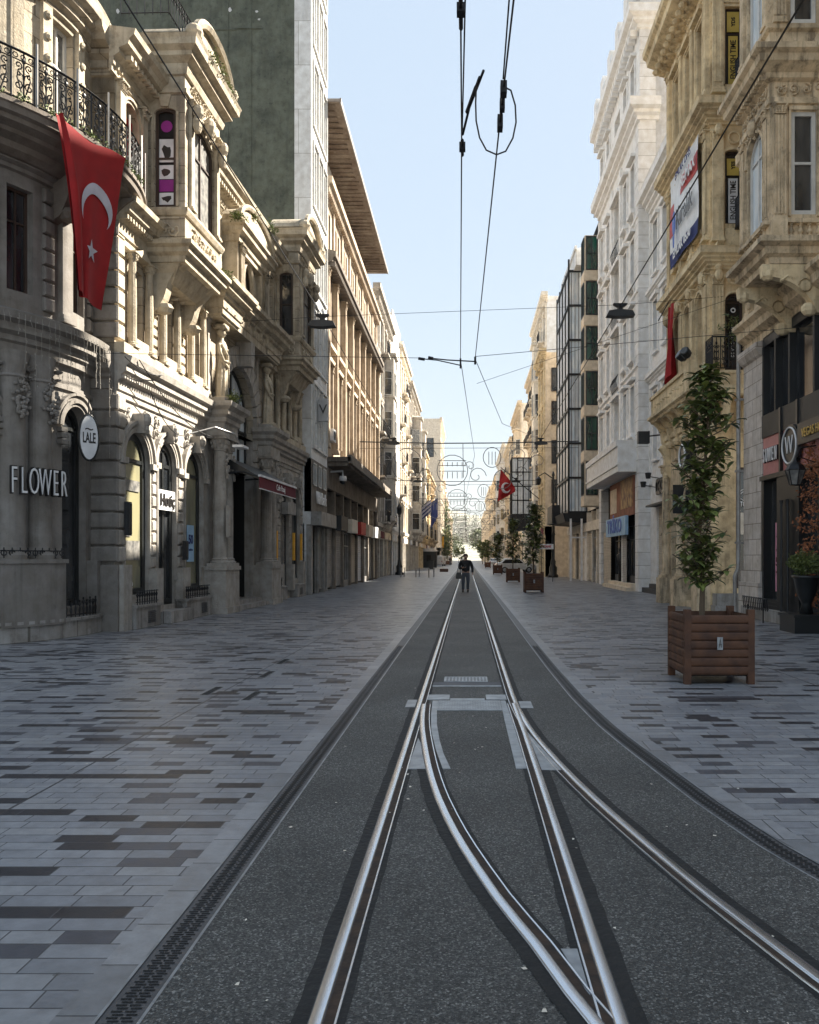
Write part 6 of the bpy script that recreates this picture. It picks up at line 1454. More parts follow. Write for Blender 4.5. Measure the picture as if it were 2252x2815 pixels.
mq = thing('mannequin', 'dark clothed shop mannequin standing in the shopfront under the blue sign', 'mannequin', (8.15, 43.6, .35)); q = MB(); q.lathe(0, 0, [(.1, 0), (.12, .8), (.16, .9), (.13, 1.1), (.2, 1.4), (.06, 1.5), (.05, 1.55), (.1, 1.68), (.04, 1.8)], 10); q.build('figure', 'letter_dark', mq, True)
# little brackets on C' and C
for x, y, z, lb in ((8.2, 37.2, 4.9, 'small dark wall lamp on the white corner, lower'), (8.2, 36.2, 5.2, 'small dark wall lamp over the roller shutter')):
    t = thing('wall_lamp', lb, 'lamp', (x, y, z)); q = MB(); q.lathe(-.2, 0, [(.1, -.1), (.14, .15), (.12, .16)], 10); q.build('lamp_head', 'dark_metal', t); q = MB(); q.tube([(-.2, 0, 0), (.4, 0, -.1)], .02, 5); q.build('arm', 'iron', t)

# ---------------- D: glass-bay building
db = rthing('glass_bay_building', 'dark modern building with a black framed glass bay and green windows', 'building', 8.35, 66.5)
LD = 16.3; mb = MB(); wallp(mb, 0, LD, 4.8, 21.5, [(LD-5.0, LD-.3, 5.6, 20.5, 'r')], .3); body(mb, 0, LD, 21.5, 10, z0=0); mb.build('wall', 'cream2', db)
mb = MB(); mb.prism([(.95, 21.5), (.95, 22.6), (-3.5, 24.0), (-3.5, 21.5)], 3, 10.8, 'u'); mb.box(2.8, 11.0, .9, 1.05, 22.5, 22.75); mb.build('attic_storey', 'white_blue', db)
mb = MB(); fz = Face(LD-1.6, 0, 90)
for i in range(6):
    z = 4.9+i*2.85
    mb.box(LD-3.1, LD-1.6, -.2, .95, z, z+.62); mb.box(LD-3.05, LD-1.65, -.2, .9, z+.62, z+2.85)
mb.build('bay_spandrel', 'cream', db)
for i in range(6):
    z = 5.55+i*2.85
    window(db, .08, .84, z, z+2.15, 'r', 'mh', 'dark_metal', 'glass_green', -.01+.01, Face(LD-1.648, .92, 90), 'bay_window', .07)
    window(db, LD-2.95, LD-1.75, z, z+2.15, 'r', 'm', 'dark_metal', 'glass_green', .905, FLAT, 'bay_window', .07)
# glass bay d=1.25, from Y 64 to 56.8
g0, g1 = 66.5-64.2, 66.5-56.9; DG = 1.3
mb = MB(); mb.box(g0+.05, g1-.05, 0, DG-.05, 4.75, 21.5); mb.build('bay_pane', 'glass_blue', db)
q = MB(Face(g1, DG, 90))
for u in (.0, 1.28): q.box(u-.05, u+.07, -.04, .06, 4.7, 22.3)
for i in range(8): z = 4.7+i*2.39; q.box(0, 1.32, -.04, .05, z, z+.14)
for i in range(5): q.box(.2+i*.24, .222+i*.24, -.04, -.01, 4.8, 21.4)
r_ = MB(Face(0, DG, 0))
for i in range(5): u = g0+(g1-g0)*i/4; r_.box(u-.04, u+.04, -.04, .05, 4.7, 21.8)
for i in range(8): z = 4.7+i*2.39; r_.box(g0, g1, -.04, .05, z, z+.14)
merge(q, r_); q.build('bay_frame', 'iron', db)
M['sky_pale'] = plain('painted_sky_strip', (.55, .57, .6), .4)  # pale strips and panels stand in for sky reflected in the bay
q = MB(Face(g1, DG, 90)); rn = random.Random(6)
for i in range(9):
    for k in range(7):
        if rn.random() < .6: z = 4.85+k*2.39; q.box(.17+i*.128, .25+i*.128, -.045, -.036, z, z+2.2)
q2 = MB(Face(0, DG, 0))
for k in range(7): q2.box(g0+.1, g1-.1, -.045, -.03, 5.0+k*2.39, 6.9+k*2.39)
merge(q, q2); q.build('sky_strip', 'sky_pale', db)
mb = MB(); mb.prism([(1.55, 4.1), (1.7, 4.7), (-.2, 4.7), (-.2, 4.0)], g0-.2, g1+.1, 'u'); mb.box(g0-1.5, g0+2, .4, 1.9, 4.2, 5.6); mb.build('dark_canopy', 'iron', db)
mb = MB(); mb.box(0, LD, -.3, -.2, 0, 4.9); mb.build('shop_recess', 'void', db)
for i, (m_) in enumerate(('shutter_tan', 'cream', 'glass', 'cream2', 'white', 'shutter_tan', 'glass', 'shutter_tan')):
    u = i*LD/8; 
    if m_.startswith('shutter'): shutter_mb(u+.1, u+1.8, .1, 3.2, .0, .12).build('shutter_slats', m_, db)
    else: q = MB(); q.box(u+.1, u+1.5, -.1, 0.03, 0, 3.4); q.build('shop_panel', m_, db)
mb = MB(); 
for i in range(9): u = min(i*LD/8, LD-.25); mb.box(u-.02, u+.25, -.2, .12, 0, 4.7)
mb.box(0, LD, -.2, .2, 3.4, 4.0); mb.build('shop_pier', 'cream2', db)
ef = thing('entrance_frame', 'tall white metal entrance frame standing under the glass bay', 'frame', (7.1, 56.6, 0)); q = MB()
for x in (0, .75, 1.35): q.box(x, x+.13, -.06, .06, 0, 4.3)
q.box(0, 1.4, -.05, .05, 2.95, 3.05); q.build('post', 'sign_white', ef)
rt = thing('roof_terrace_railing', 'dark railing and awning poles on the terrace above the green windows', 'railing', (8.35, 52, 21.5), -90)
q = MB()
for i in range(14): q.tube([(-1.5+i*.22, .1, 0), (-1.5+i*.22, .1, 1.1)], .02, 4)
for z in (.1, .6, 1.1): q.tube([(-1.5, .1, z), (1.5, .1, z)], .025, 4)
q.tube([(1.4, .5, 1.1), (1.4, .2, 3.2), (1.4, -1, 3.4)], .04, 5); q.build('rail', 'iron', rt); q = MB(); q.box(-1.4, 1.5, -.9, -.6, 0, 3.0); q.build('screen', 'dark_metal', rt)

t = thing('window_sign', 'white sketchy STORK lettering inside the narrow corner shop window', 'sign', (8.27, 24.42, 3.4)); text('lettering', 'STORK', .2, 'letter_white', t, (0, -.02, -.2), (90, 0, 0), .004, .62, off=.006)
q = MB(); q.tube([(.17*math.cos(k*PI/7), .02, .08+.17*math.sin(k*PI/7)) for k in range(14)], .012, 4, True); q.tube([(.12*math.cos(k*PI/7), .02, .1+.07*math.sin(k*PI/7)) for k in range(8)], .016, 4); q.tube([(-.2, .02, .2), (-.22, .02, -.3), (-.12, .02, -.4)], .012, 4); q.tube([(.2, .02, .25), (.22, .02, -.3), (.12, .02, -.4)], .012, 4); q.build('emblem', 'letter_white', t)
q = MB(); q.box(-.2, .2, 0, .01, -1.1, -.45); q.build('pale_sheet', 'cream2', t)
for X, Y, z, w, h, lb in ((7.1, 27.2, 3.55, .55, .95, 'dark hanging plate sign on the ochre ground floor, larger'), (7.1, 25.9, 3.4, .4, .7, 'dark hanging plate sign on the ochre ground floor, smaller')):
    t = thing('plate_sign', lb, 'sign', (X, Y, z)); q = MB(); q.box(-w*.5, w*.35, 0, .05, -h/2, h/2); q.build('sign_plate', 'dark_metal', t); q = MB(); q.box(-w*.3, w*.15, .05, .055, -.04, .08); q.build('plate_mark', 'shutter', t)
t = rthing('round_sign', 'black round sign with a pale ring on the ochre ground floor columns', 'sign', 6.95, 25.3); t.location.z = 4.75; q = MB(); q.lathe(0, 0, [(.45, 0), (.45, .3)], 24); q.build('sign_disc', 'blackpaint', t, rot=(R(90), 0, 0)); q = MB(); q.tube([(.34*math.cos(k*PI/12), .31, .34*math.sin(k*PI/12)) for k in range(24)], .035, 5, True); q.build('ring', 'letter_white', t)
# ================================================================= DISTANT STREET
def gen(name, label, side, Ya, Yb, X, H, wall, trim, seed, bays=4, fl=3.3, g0=4.2, oriel=0, balc=0., pil=True, fm='white_frame', gm='glass', kind='r', roof='roof', orn=.5, awn=None, group='buildings down the far street', light=False, orl=.9, shop='cream2'):
    rn = random.Random(seed); L_ = Yb-Ya
    r = thing(name, label, 'building', (-X, Ya, 0) if side < 0 else (X, Yb, 0), 90 if side < 0 else -90, group)
    nf = int((H-g0-.9)/fl); fh = (H-g0-.9)/nf; bw = L_/bays; ww = min(1.25, bw*.45); ops = []
    for f in range(nf):
        for b in range(bays):
            c = (b+.5)*bw; z = g0+f*fh+.75; ops.append((c-ww/2, c+ww/2, z, z+fh*.62, kind if f < nf-1 else 'r'))
    orb = [b for b in range(bays) if oriel and b % oriel == oriel//2]
    mb = MB(); wallp(mb, 0, L_, g0, H, ops, .25); body(mb, 0, L_, H, 11); 
    mb.build('wall', wall, r)
    for i, o in enumerate(ops):
        if int(o[0]/bw) in orb and o[2] < H-4: continue
        window(r, o[0], o[1], o[2], o[3], o[4], 'mt' if not light else '', fm, gm if rn.random() < .75 else 'curtain', -.18)
    mb = MB()
    mb.mould([(0, -.02), (0, 0), (L_, 0), (L_, -.02)], cprof(H-.6, H+.25, .55 if orn > .2 else .12)); mb.mould([(0, 0), (L_, 0)], cprof(g0-.5, g0+.15, .3, 3))
    if orn > .2:
        for f in range(1, nf): z = g0+f*fh; mb.mould([(0, 0), (L_, 0)], [(0, z-.05), (.12, z), (.18, z+.12), (.2, z+.2), (0, z+.26)])
        for o in ops:
            if light: break
            archiv(mb, o[0], o[1], o[3], [(0, .12, .08)], 6, kind=o[4], zb=o[2]); mb.box(o[0]-.2, o[1]+.2, 0, .2, o[3]+.14, o[3]+.26)
            if rn.random() < orn: c = (o[0]+o[1])/2; mb.ell((c, .12, o[3]+.3), (.3, .14, .16), 6, 4)
        if pil:
            for b in range(bays+1): u = min(max(b*bw, .25), L_-.25); mb.box(u-.2, u+.2, 0, .14, g0+.15, H-.6)
        for i in range(int(L_/.6)): mb.box(.2+i*.6, .38+i*.6, 0, .4, H-.85, H-.5)
    for b in orb:
        c = (b+.5)*bw; w = min(bw*.4, 1.5); z0 = g0+.6; z1 = H-3.6
        pth = [(c-w, 0), (c-w*.8, orl), (c+w*.8, orl), (c+w, 0)]
        mb.mould(pth, [(-.5, z0-.5), (0, z0), (0, z1), (.2, z1+.1), (.22, z1+.3), (-.6, z1+.5)]); mb.mould(pth, [(-.8, z0-1.1), (-.45, z0-.9), (-.3, z0-.4), (.12, z0-.05), (.12, z0+.1), (0, z0+.12)])
        for f in range(nf-1):
            z = g0+f*fh+.9
            if z+fh*.6 > z1: continue
            mb.mould(pth, [(0, z-.25), (.1, z-.2), (.1, z-.08), (0, z-.05)])
            window(r, c-w*.5, c+w*.5, z, z+fh*.6, 'r', 'mt', fm, gm, orl+.01, FLAT)
            a = math.degrees(math.atan2(orl, w*.2))
            if side < 0: window(r, .12, orl-.1, z, z+fh*.6, 'r', 't', fm, gm, .02, Face(c-w, 0, -a))
            else: window(r, .12, orl-.1, z, z+fh*.6, 'r', 't', fm, gm, .02, Face(c+w*.8, orl, 90-(90-a)))
    mb.build('mouldings', trim, r)
    if balc:
        mi = MB(); ms = MB()
        for f in range(nf):
            for b in range(bays):
                if b in orb or rn.random() > balc: continue
                c = (b+.5)*bw; z = g0+f*fh+.2; w = ww*.8
                ms.box(c-w, c+w, 0, .75, z, z+.14); console(ms, c-w*.7, .16, z-.5, z, .5); console(ms, c+w*.7, .16, z-.5, z, .5)
                for k in range(9): mi.box(c-w+k*w/4-.015, c-w+k*w/4+.015, .68, .71, z+.14, z+1.0)
                for k in range(4): mi.box(c-w, c-w+.03, .1+k*.18, .13+k*.18, z+.14, z+1.0); mi.box(c+w-.03, c+w, .1+k*.18, .13+k*.18, z+.14, z+1.0)
                mi.box(c-w, c+w, .67, .72, z+1.0, z+1.05)
        if ms.v: ms.build('balcony_slab', trim, r); mi.build('balcony_railing', 'iron', r)
    # ground floor: piers, shops, fascias
    mb = MB(); mb.box(0, L_, -.8, -.7, 0, g0); mb.build('shop_recess', 'void', r)
    mb = MB(); n = bays+1
    for i in range(n): u = i*(L_-.5)/(n-1); mb.box(u, u+.5, -.7, .08, 0, g0-.4)
    mb.box(0, L_, -.7, .1, g0-1.1, g0-.35); mb.build('shop_pier', trim, r)
    for i in range(n-1):
        a, b = i*(L_-.5)/(n-1)+.5, (i+1)*(L_-.5)/(n-1); k = rn.random()
        if k < .4: shutter_mb(a, b, .1, g0-1.1, -.1, .14).build('shutter_slats', rn.choice(('shutter', 'shutter_tan')), r)
        else:
            q = MB(); q.quad((a, -.15, .1), (b, -.15, .1), (b, -.15, g0-1.1), (a, -.15, g0-1.1)); q.build('shop_pane', 'glass', r)
        q = MB(); q.box(a, b, .1, .2, g0-1.0, g0-.45); q.build('fascia', rn.choice((shop, 'blackpaint', 'sign_white', 'cream', 'burgundy', 'dark_metal')), r)
    return r
gen('carved_stone_building', 'grey carved stone building with iron balconies just past the eaved building', -1, 62.6, 75.2, 7.1, 22.2, 'grey_stone', 'grey_stone', 1, 4, oriel=4, balc=.7, orn=.9)
gen('white_modern_building', 'plain white modern block beyond the carved stone building, left side', -1, 75.4, 84.2, 6.95, 24.2, 'white', 'white', 2, 4, pil=False, orn=.1, light=True)
gen('pale_office_building', 'pale narrow building with long plain storeys on the left, past the white block', -1, 84.4, 98.5, 7.1, 23.5, 'cream2', 'cream2', 3, 5, balc=.3, orn=.3)
gen('turreted_building', 'pale building with stacked rounded oriels on the left', -1, 98.8, 117, 7.0, 22.6, 'cream2', 'grey_stone', 4, 5, oriel=3, orn=.9, orl=1.2, balc=.3)
gen('ochre_terrace', 'lower ochre house with projecting boxed balconies on the far left', -1, 117.3, 141, 7.0, 18.5, 'ochre', 'ochre_trim', 5, 6, oriel=3, balc=.6, orn=.9)
gen('sandstone_terrace', 'low sandy house with balconies in front of the tall cream block', -1, 141.3, 172, 7.0, 16.5, 'ochre', 'sand', 6, 7, oriel=4, balc=.5, orn=.8)
gen('tall_cream_block', 'tall cream block showing its plain end wall over the lower roofs, left', -1, 185, 215, 6.1, 33.0, 'cream2', 'cream2', 7, 6, orn=.3)
t_ = bpy.data.objects['tall_cream_block']
for u in (-3.0, -8.0, -12.5): window(t_, u, u+1.6, 24.3, 28.6, 'r', 't', 'brown_frame', 'glass', .02, Face(0, 0, -90))
gen('far_left_house', 'pale house in the haze beyond the tall cream block', -1, 215.5, 252, 6.9, 24, 'cream2', 'cream', 8, 7, balc=.4, oriel=3)
gen('far_left_house', 'tan house with oriels far down the left side', -1, 252.5, 300, 7.0, 21, 'cream', 'cream2', 9, 8, oriel=3)
gen('far_left_house', 'last low house at the far end of the left side', -1, 300.5, 380, 6.9, 18, 'cream2', 'cream', 10, 9)
gen('yellow_cornice_building', 'narrow yellow cream building right behind the glass bay', 1, 69.0, 74.5, 6.6, 18.9, 'cream', 'ochre_trim', 11, 2, g0=4.6, orn=.6)
yb = bpy.data.objects['yellow_cornice_building']
for z in (6.2, 9.5, 12.8, 15.6): window(yb, .5, 1.35, z, z+2.0, 'r', 't', 'brown_frame', 'glass', .02, Face(5.5, 0, 90))
gen('ornate_white_building', 'tall ornate whitish building with carved oriel above the yellow one', 1, 74.8, 88, 7.3, 25.5, 'white', 'cream2', 12, 4, oriel=4, balc=.4, orn=1.)
gen('curved_cream_building', 'ornate cream building with deep carved brackets right of the far glass bay', 1, 88.3, 100.5, 7.6, 22.5, 'cream2', 'cream', 13, 4, oriel=0, balc=.6, orn=1.)
gen('pale_roofed_house', 'pale house with dark mansard behind the second glass bay', 1, 108, 126, 7.2, 22, 'cream2', 'cream', 14, 5, oriel=3, balc=.4)
gen('stepped_cream_house', 'cream house with stepped roofline on the distant right', 1, 126.5, 150, 7.1, 20, 'cream', 'cream2', 15, 6, balc=.5)
gen('far_right_house', 'whitish house in the haze on the right, nearest of the far row', 1, 150.5, 185, 7.0, 22.5, 'cream2', 'white', 16, 7, oriel=4)
gen('far_right_house', 'brownish house in the middle of the far right row', 1, 185.5, 235, 7.0, 20.5, 'brown_stone', 'cream', 17, 9, oriel=3)
gen('far_right_house', 'pale house second from the far end of the right row', 1, 235.5, 300, 7.0, 22, 'cream2', 'cream2', 18, 9)
gen('far_right_house', 'low house closing the far end of the right row', 1, 300.5, 390, 6.9, 18.5, 'cream', 'cream2', 19, 9)
# second glass bay further off
gb = thing('glass_bay', 'distant boxed bay of panes painted sky pale behind a black grid above a dark canopy', 'glass bay', (6.65, 93.5, 0), -90)
q = MB(); q.box(.5, 3.4, -.5, 1.7, 6.3, 12.6); q.build('bay_pane', 'sky_pale', gb)  # pane colour made pale in place of reflected sky
q = MB(Face(3.42, 1.75, 90))
for i in range(5): q.box(i*.62, i*.62+.09, -.0, .06, 6.3, 12.6)
for i in range(5): q.box(0, 2.5, .0, .06, 6.3+i*1.55, 6.42+i*1.55)
r_ = MB(Face(0, 1.72, 0))
for i in range(4): r_.box(.5+i*.93, .58+i*.93, 0, .06, 6.3, 12.6)
for i in range(5): r_.box(.5, 3.4, 0, .06, 6.3+i*1.55, 6.4+i*1.55)
merge(q, r_); q.build('bay_grid', 'iron', gb)
q = MB(Face(3.42, 1.75, 90)); 
for i in range(13): q.box(.12+i*.185, .17+i*.185, .0, .03, 6.4, 12.4)
q.build('sky_strip', 'glass_blue', gb); q = MB(); q.box(.2, 3.8, -.5, 2.0, 4.6, 6.3); q.build('dark_canopy', 'iron', gb)
q = MB(); q.box(.3, 3.6, -.4, .3, 0, 4.6); q.build('shop_pier', 'cream2', gb)
lc = thing('lattice_tower', 'thin antenna mast rising over the distant right roofs', 'mast', (8.5, 130, 20)); q = MB()
for x in (-.25, .25): q.tube([(x, 0, 0), (x*.5, 0, 6.5)], .06, 4)
for i in range(7): q.tube([(-.25, 0, i*.9), (.25, 0, i*.9+.8)], .04, 4)
q.build('mast', 'iron', lc)
# far slope, trees closing the street
h = MB()
for j in range(9):
    for i in range(33):
        x = -160+i*10; y = 470+j*60; z = (j/8)**1.1*62*(.75+.25*math.sin(i*.5+j))*(1 if j else 0)-.02; h.v.append((x, y, z))
h.f = [(j*33+i, j*33+i+1, (j+1)*33+i+1, (j+1)*33+i) for j in range(8) for i in range(32)]
M['hill'] = plain('hazy_wooded_slope', (.12, .13, .09), .9, two=(.28, .26, .22), vscale=.12)
tag(h.build('hill', 'hill'), kind='structure')
rn = random.Random(31)
def tree(label, x, y, hgt, rad, leaf='leaf_far', n=60, per=16, group='trees at the far end of the street', ls=.28):
    t = thing('street_tree', label, 'tree', (x, y, 0), group=group)
    mb = MB(); mb.tube([(0, 0, 0), (.05, .05, hgt*.3), (-.04, 0, hgt*.75)], .12, 7, taper=[.03*hgt*.6, .02*hgt*.6, .008*hgt])
    for k in range(5): a = k*1.3; mb.tube([(0, 0, hgt*(.28+.07*k)), (math.cos(a)*rad*.55, math.sin(a)*rad*.55, hgt*(.45+.09*k))], .02*hgt*.3, 5, taper=[.012*hgt*.6, .003*hgt])
    mb.build('trunk', 'bark', t)
    mb = MB()
    for i in range(n):
        v = Vector((rn.gauss(0, 1), rn.gauss(0, 1), rn.gauss(0, 1))).normalized()*(rn.random()**.4); c = (v.x*rad, v.y*rad, hgt*.62+v.z*hgt*.36)
        tuft(mb, c, rad*.28, per, rn, 0, ls)
    mb.build('crown', leaf, t); return t
tree('big pale green tree centred at the far end of the street', 9, 400, 17, 8, n=150, per=22, ls=.6)
tree('dark leafy tree left of the far street end', -5.4, 200, 8.5, 2.6, 'leaf', n=70, per=18, ls=.3)
tree('tall slim green tree against the distant left houses', -6.0, 222, 17.5, 2.0, n=80, per=18, ls=.35)
tree('small bright green shrub tree near the far vanishing point', -2.4, 240, 5, 2.0, 'leaf_bright', n=40, ls=.28)
tree('pale tree behind the vanishing point on the left', -9, 430, 14, 7, n=100, per=20, ls=.6)
tree('soft green tree right of the big central tree', 18, 420, 15, 6, n=80, per=20, ls=.6)

# ================================================================= PLANTERS WITH TREES
def planter(label, x, y, w=.89, h=.92, parts=True):
    t = thing('wooden_planter', label, 'planter', (x, y, 0), group='timber planters along the tram road')
    mb = MB(); p = .085
    for sx in (-1, 1):
        for sy in (-1, 1): a = sx*(w/2-p/2); b = sy*(w/2-p/2); mb.box(a-p/2, a+p/2, b-p/2, b+p/2, 0, h+.03)
    mb.build('corner_post', 'wood', t)
    mb = MB(); n = 7; s = (h-.16)/n
    for k in range(4):
        f = MB(Face(*((-w/2, w/2, 0), (w/2, w/2, 90), (w/2, -w/2, 180), (-w/2, -w/2, -90))[k]))
        for i in range(n):
            z0 = .12+i*s; pts = [(-.03, z0+.002), (-.008, z0+.004), (.001, z0+s*.22), (.003, z0+s*.5), (.001, z0+s*.78), (-.008, z0+s-.004), (-.03, z0+s-.002)]
            f.prism(pts, p, w-p, 'u')
        merge(mb, f)
    mb.build('side_boards', 'wood', t)
    mb = MB(); mb.box(-w/2+.04, w/2-.04, -w/2+.04, w/2-.04, .1, h-.12); mb.build('soil', 'soil', t)
    mb = MB(); mb.box(-.035, .035, w/2, w/2+.014, .44, .6); mb.build('badge', 'plate', t)
    mb = MB(); mb.prism([(-.018, .47), (-.012, .47), (0, .56), (.012, .47), (.018, .47), (0, .59)], w/2+.014, w/2+.018); mb.box(-.02, .02, w/2+.014, w/2+.017, .505, .512); mb.box(-.02, .02, w/2+.014, w/2+.017, .49, .495); mb.build('badge_emblem', 'letter_dark', t)
    return t
def big_leaf(mb, p, dr, up, ln, wd, rn):
    dr = dr.normalized(); side = dr.cross(up).normalized(); nrm = side.cross(dr).normalized(); pts = []
    for t, w, b in ((0, .0, 0), (.3, .8, .05), (.62, 1., .0), (.85, .6, -.08), (1, 0, -.2)):
        c = p+dr*(ln*t)+nrm*(ln*b); pts.append((c-side*(wd*w/2), c, c+side*(wd*w/2)))
    o = len(mb.v)
    for a, b, c in pts: mb.v += [tuple(a+nrm*wd*.1), tuple(b), tuple(c+nrm*wd*.1)]
    for i in range(4): mb.f += [(o+3*i, o+3*i+1, o+3*i+4, o+3*i+3), (o+3*i+1, o+3*i+2, o+3*i+5, o+3*i+4)]
def magnolia(label, x, y, h, seed, n=150, per=11, rad=.42, ls=1.):
    rn = random.Random(seed); t = thing('magnolia_tree', label, 'tree', (x, y, .8), group='young evergreen trees in the planters')
    H_ = h-.8; stem = [(0, 0, 0), (.01, 0, .5), (-.03, .02, 1.1), (.03, 0, 1.9), (.08, 0, H_*.8), (.07, 0, H_)]
    mb = MB(); mb.v = []; mb.tube([(a, -b, c) for a, b, c in stem], .03, 7, taper=[.04, .034, .028, .022, .014, .006]); tw = MB(); br = MB(); lv = MB(); lv.xf = None
    def sp(z):
        for a, b in zip(stem, stem[1:]):
            if a[2] <= z <= b[2]: k = (z-a[2])/(b[2]-a[2]); return Vector((a[0]+(b[0]-a[0])*k, 0, z))
        return Vector((.07, 0, z))
    for i in range(n):
        z = .38+(H_-.38)*((i+rn.random())/n); f = z/H_; r_ = rad*(1.0-.25*f)*(1 if f < .84 else (1.02-f)/.18*.75+.22)*(.75 if f < .16 else 1)
        if rn.random() < .2: continue
        a = rn.random()*2*PI; L_ = r_*(.3+.85*rn.random()); b0 = sp(z); d = Vector((math.cos(a), math.sin(a), .55+.4*rn.random())); e = b0+d.normalized()*L_
        br.tube([(b0.x, -b0.y, b0.z), ((b0.x+e.x)/2, -(b0.y+e.y)/2, (b0.z+e.z)/2-.02), (e.x, -e.y, e.z)], .007, 4)
        for k in range(per):
            aa = rn.random()*2*PI; dd = Vector((math.cos(aa), math.sin(aa), rn.uniform(-.45, .8))); q = b0.lerp(e, rn.uniform(.35, 1.)); big_leaf(lv, q, dd, Vector((0, 0, 1)), rn.uniform(.11, .18)*ls, rn.uniform(.05, .08)*ls, rn)
    for p in range(0): pass
    top = sp(H_)
    for k in range(10): aa = k*.7; big_leaf(lv, Vector((top.x, 0, H_-.05*k)), Vector((math.cos(aa), math.sin(aa), 1.2)), Vector((.1, .1, 1)), .15, .05, rn)
    merge(mb, br); mb.build('trunk', 'bark', t); lv.build('crown', 'leaf', t); return t
PL = [(3.21, 10.85, 'nearest large timber planter with a metal badge, right of the track', 'tall slim magnolia in the nearest planter', 4.05), (3.09, 38.1, 'second timber planter from the camera, right of the track', 'young tree in the second planter', 4.0),
      (3.02, 53.9, 'third timber planter from the camera', 'young tree in the third planter', 4.1), (2.95, 78.9, 'fourth timber planter beside the silver car', 'young tree in the fourth planter', 3.8), (3.25, 128, 'fifth small looking planter far down the right of the track', 'young tree in the fifth planter', 4.2)]
for i, (x, y, lp, lt, hh) in enumerate(PL):
    planter(lp, x, y)
    if i == 0: magnolia(lt, x-.1, y, hh, 3, 140, 10, .54, 1.25)
    else: magnolia(lt, x, y, hh, 5+i, 110 if i < 3 else 70, 9, .78, 1.8 if i < 3 else 2.6)
planter('planter far down the left side near the parked vans', -4.3, 182); magnolia('young tree in the far left planter', -4.3, 182, 4.5, 44, 40, 8, .7, 2.6)
for x, y, lb in ((3.6, 165, 'dark clipped tree in the distance, nearer of two on the right'), (3.9, 205, 'dark clipped tree in the distance, farther of two on the right')): tree(lb, x, y, 5.5, 1.5, 'leaf', n=36, per=16, ls=.3, group='dark street trees on the right')
# black planter box with clipped bush, right edge
bb = thing('black_planter', 'black square planter with urn at the right edge', 'planter', (7.35, 17.75, 0)); q = MB(); q.box(-.42, .42, -.42, .42, 0, .38); q.box(-.45, .45, -.45, .45, .34, .4); q.build('box', 'blackpaint', bb); q = MB(); q.lathe(0, 0, [(.15, .4), (.1, .6), (.12, .65), (.2, .85), (.26, 1.15), (.3, 1.18), (.3, 1.22), (.24, 1.22)], 16); q.build('urn', 'blackpaint', bb, True)
cbh = thing('clipped_bush', 'rounded clipped green bush growing in the black urn', 'bush', (7.35, 17.75, 1.18)); q = MB(); rn = random.Random(2)
for i in range(170): v = Vector((rn.gauss(0, 1), rn.gauss(0, 1), rn.gauss(0, .8))).normalized()*rn.random()**.35; tuft(q, (v.x*.36, v.y*.36, .3+v.z*.28), .09, 12, rn, 0, .04)
q.build('foliage', 'leaf', cbh); q = MB(); q.tube([(0, 0, 0), (0, 0, .4)], .03, 5); q.build('stem', 'bark', cbh)
ib = thing('iron_rail', 'low black iron rail on the stone kerb by the drainpipe', 'railing', (7.3, 21.6, 0), -90); q = MB()
for i in range(14): q.tube([(i*.13, 0, .3), (i*.13, .03, .62)], .014, 4)
q.tube([(0, 0, .35), (1.75, 0, .35)], .014, 4); q.tube([(0, .03, .6), (1.75, .03, .6)], .014, 4); q.tube([(.3, 0, 0), (.3, 0, .4)], .02, 4); q.tube([(1.4, 0, 0), (1.4, 0, .4)], .02, 4); q.build('rail', 'iron', ib)

# ================================================================= STREET FURNITURE
def bollard(label, x, y):
    t = MB(); t.lathe(0, 0, [(.08, 0), (.08, .03), (.055, .04), (.055, .68), (.06, .7), (.06, .75), (.03, .78)], 12); tag(t.build('bollard', 'shutter', None, True, loc=(x, y, 0)), label, 'bollard', 'steel bollards on the left pavement')
for x, y, lb in ((-5.45, 67.8, 'leftmost steel bollard, set apart by the shopfront'), (-5.3, 69.3, 'steel bollard just behind the leftmost one'), (-4.2, 67.6, 'front bollard of the middle pair'), (-4.07, 70.2, 'rear bollard of the middle pair'), (-3.1, 66.6, 'left bollard of the right hand pair'), (-2.78, 68.8, 'rightmost steel bollard, nearest the track')): bollard(lb, x, y)
ks = thing('kiosk', 'small dark grey street kiosk with flat pale roof', 'kiosk', (-6.3, 133, 0)); q = MB(); q.box(-1.4, 1.4, -1.2, 1.2, 0, 2.6); q.build('cabin', 'dark_metal', ks); q = MB(); q.box(-1.6, 1.6, -1.4, 1.4, 2.6, 2.75); q.prism([(-1.5, 2.75), (1.5, 2.75), (.9, 3.1), (-.9, 3.1)], -1.3, 1.3); q.build('roof', 'render_grey', ks); q = MB(); q.box(-.2, .5, 1.2, 1.23, 1.0, 2.0); q.build('hatch', 'void', ks)
wb_ = thing('waste_bin', 'dark square waste bin beside the kiosk', 'bin', (-4.9, 112, 0)); q = MB(); q.box(-.35, .35, -.35, .35, .05, 1.2); q.build('casing', 'dark_metal', wb_); q = MB(); q.box(-.4, .4, -.4, .4, 1.2, 1.3); q.build('lid', 'iron', wb_)
lb_ = thing('low_box', 'low dark box planter lying on the left pavement', 'planter', (-2.6, 93, 0)); q = MB(); q.box(-.48, .48, -.3, .3, 0, .34); q.build('box', 'darkwood', lb_); q = MB(); q.box(-.43, .43, -.25, .25, .335, .35); q.build('soil', 'soil', lb_)
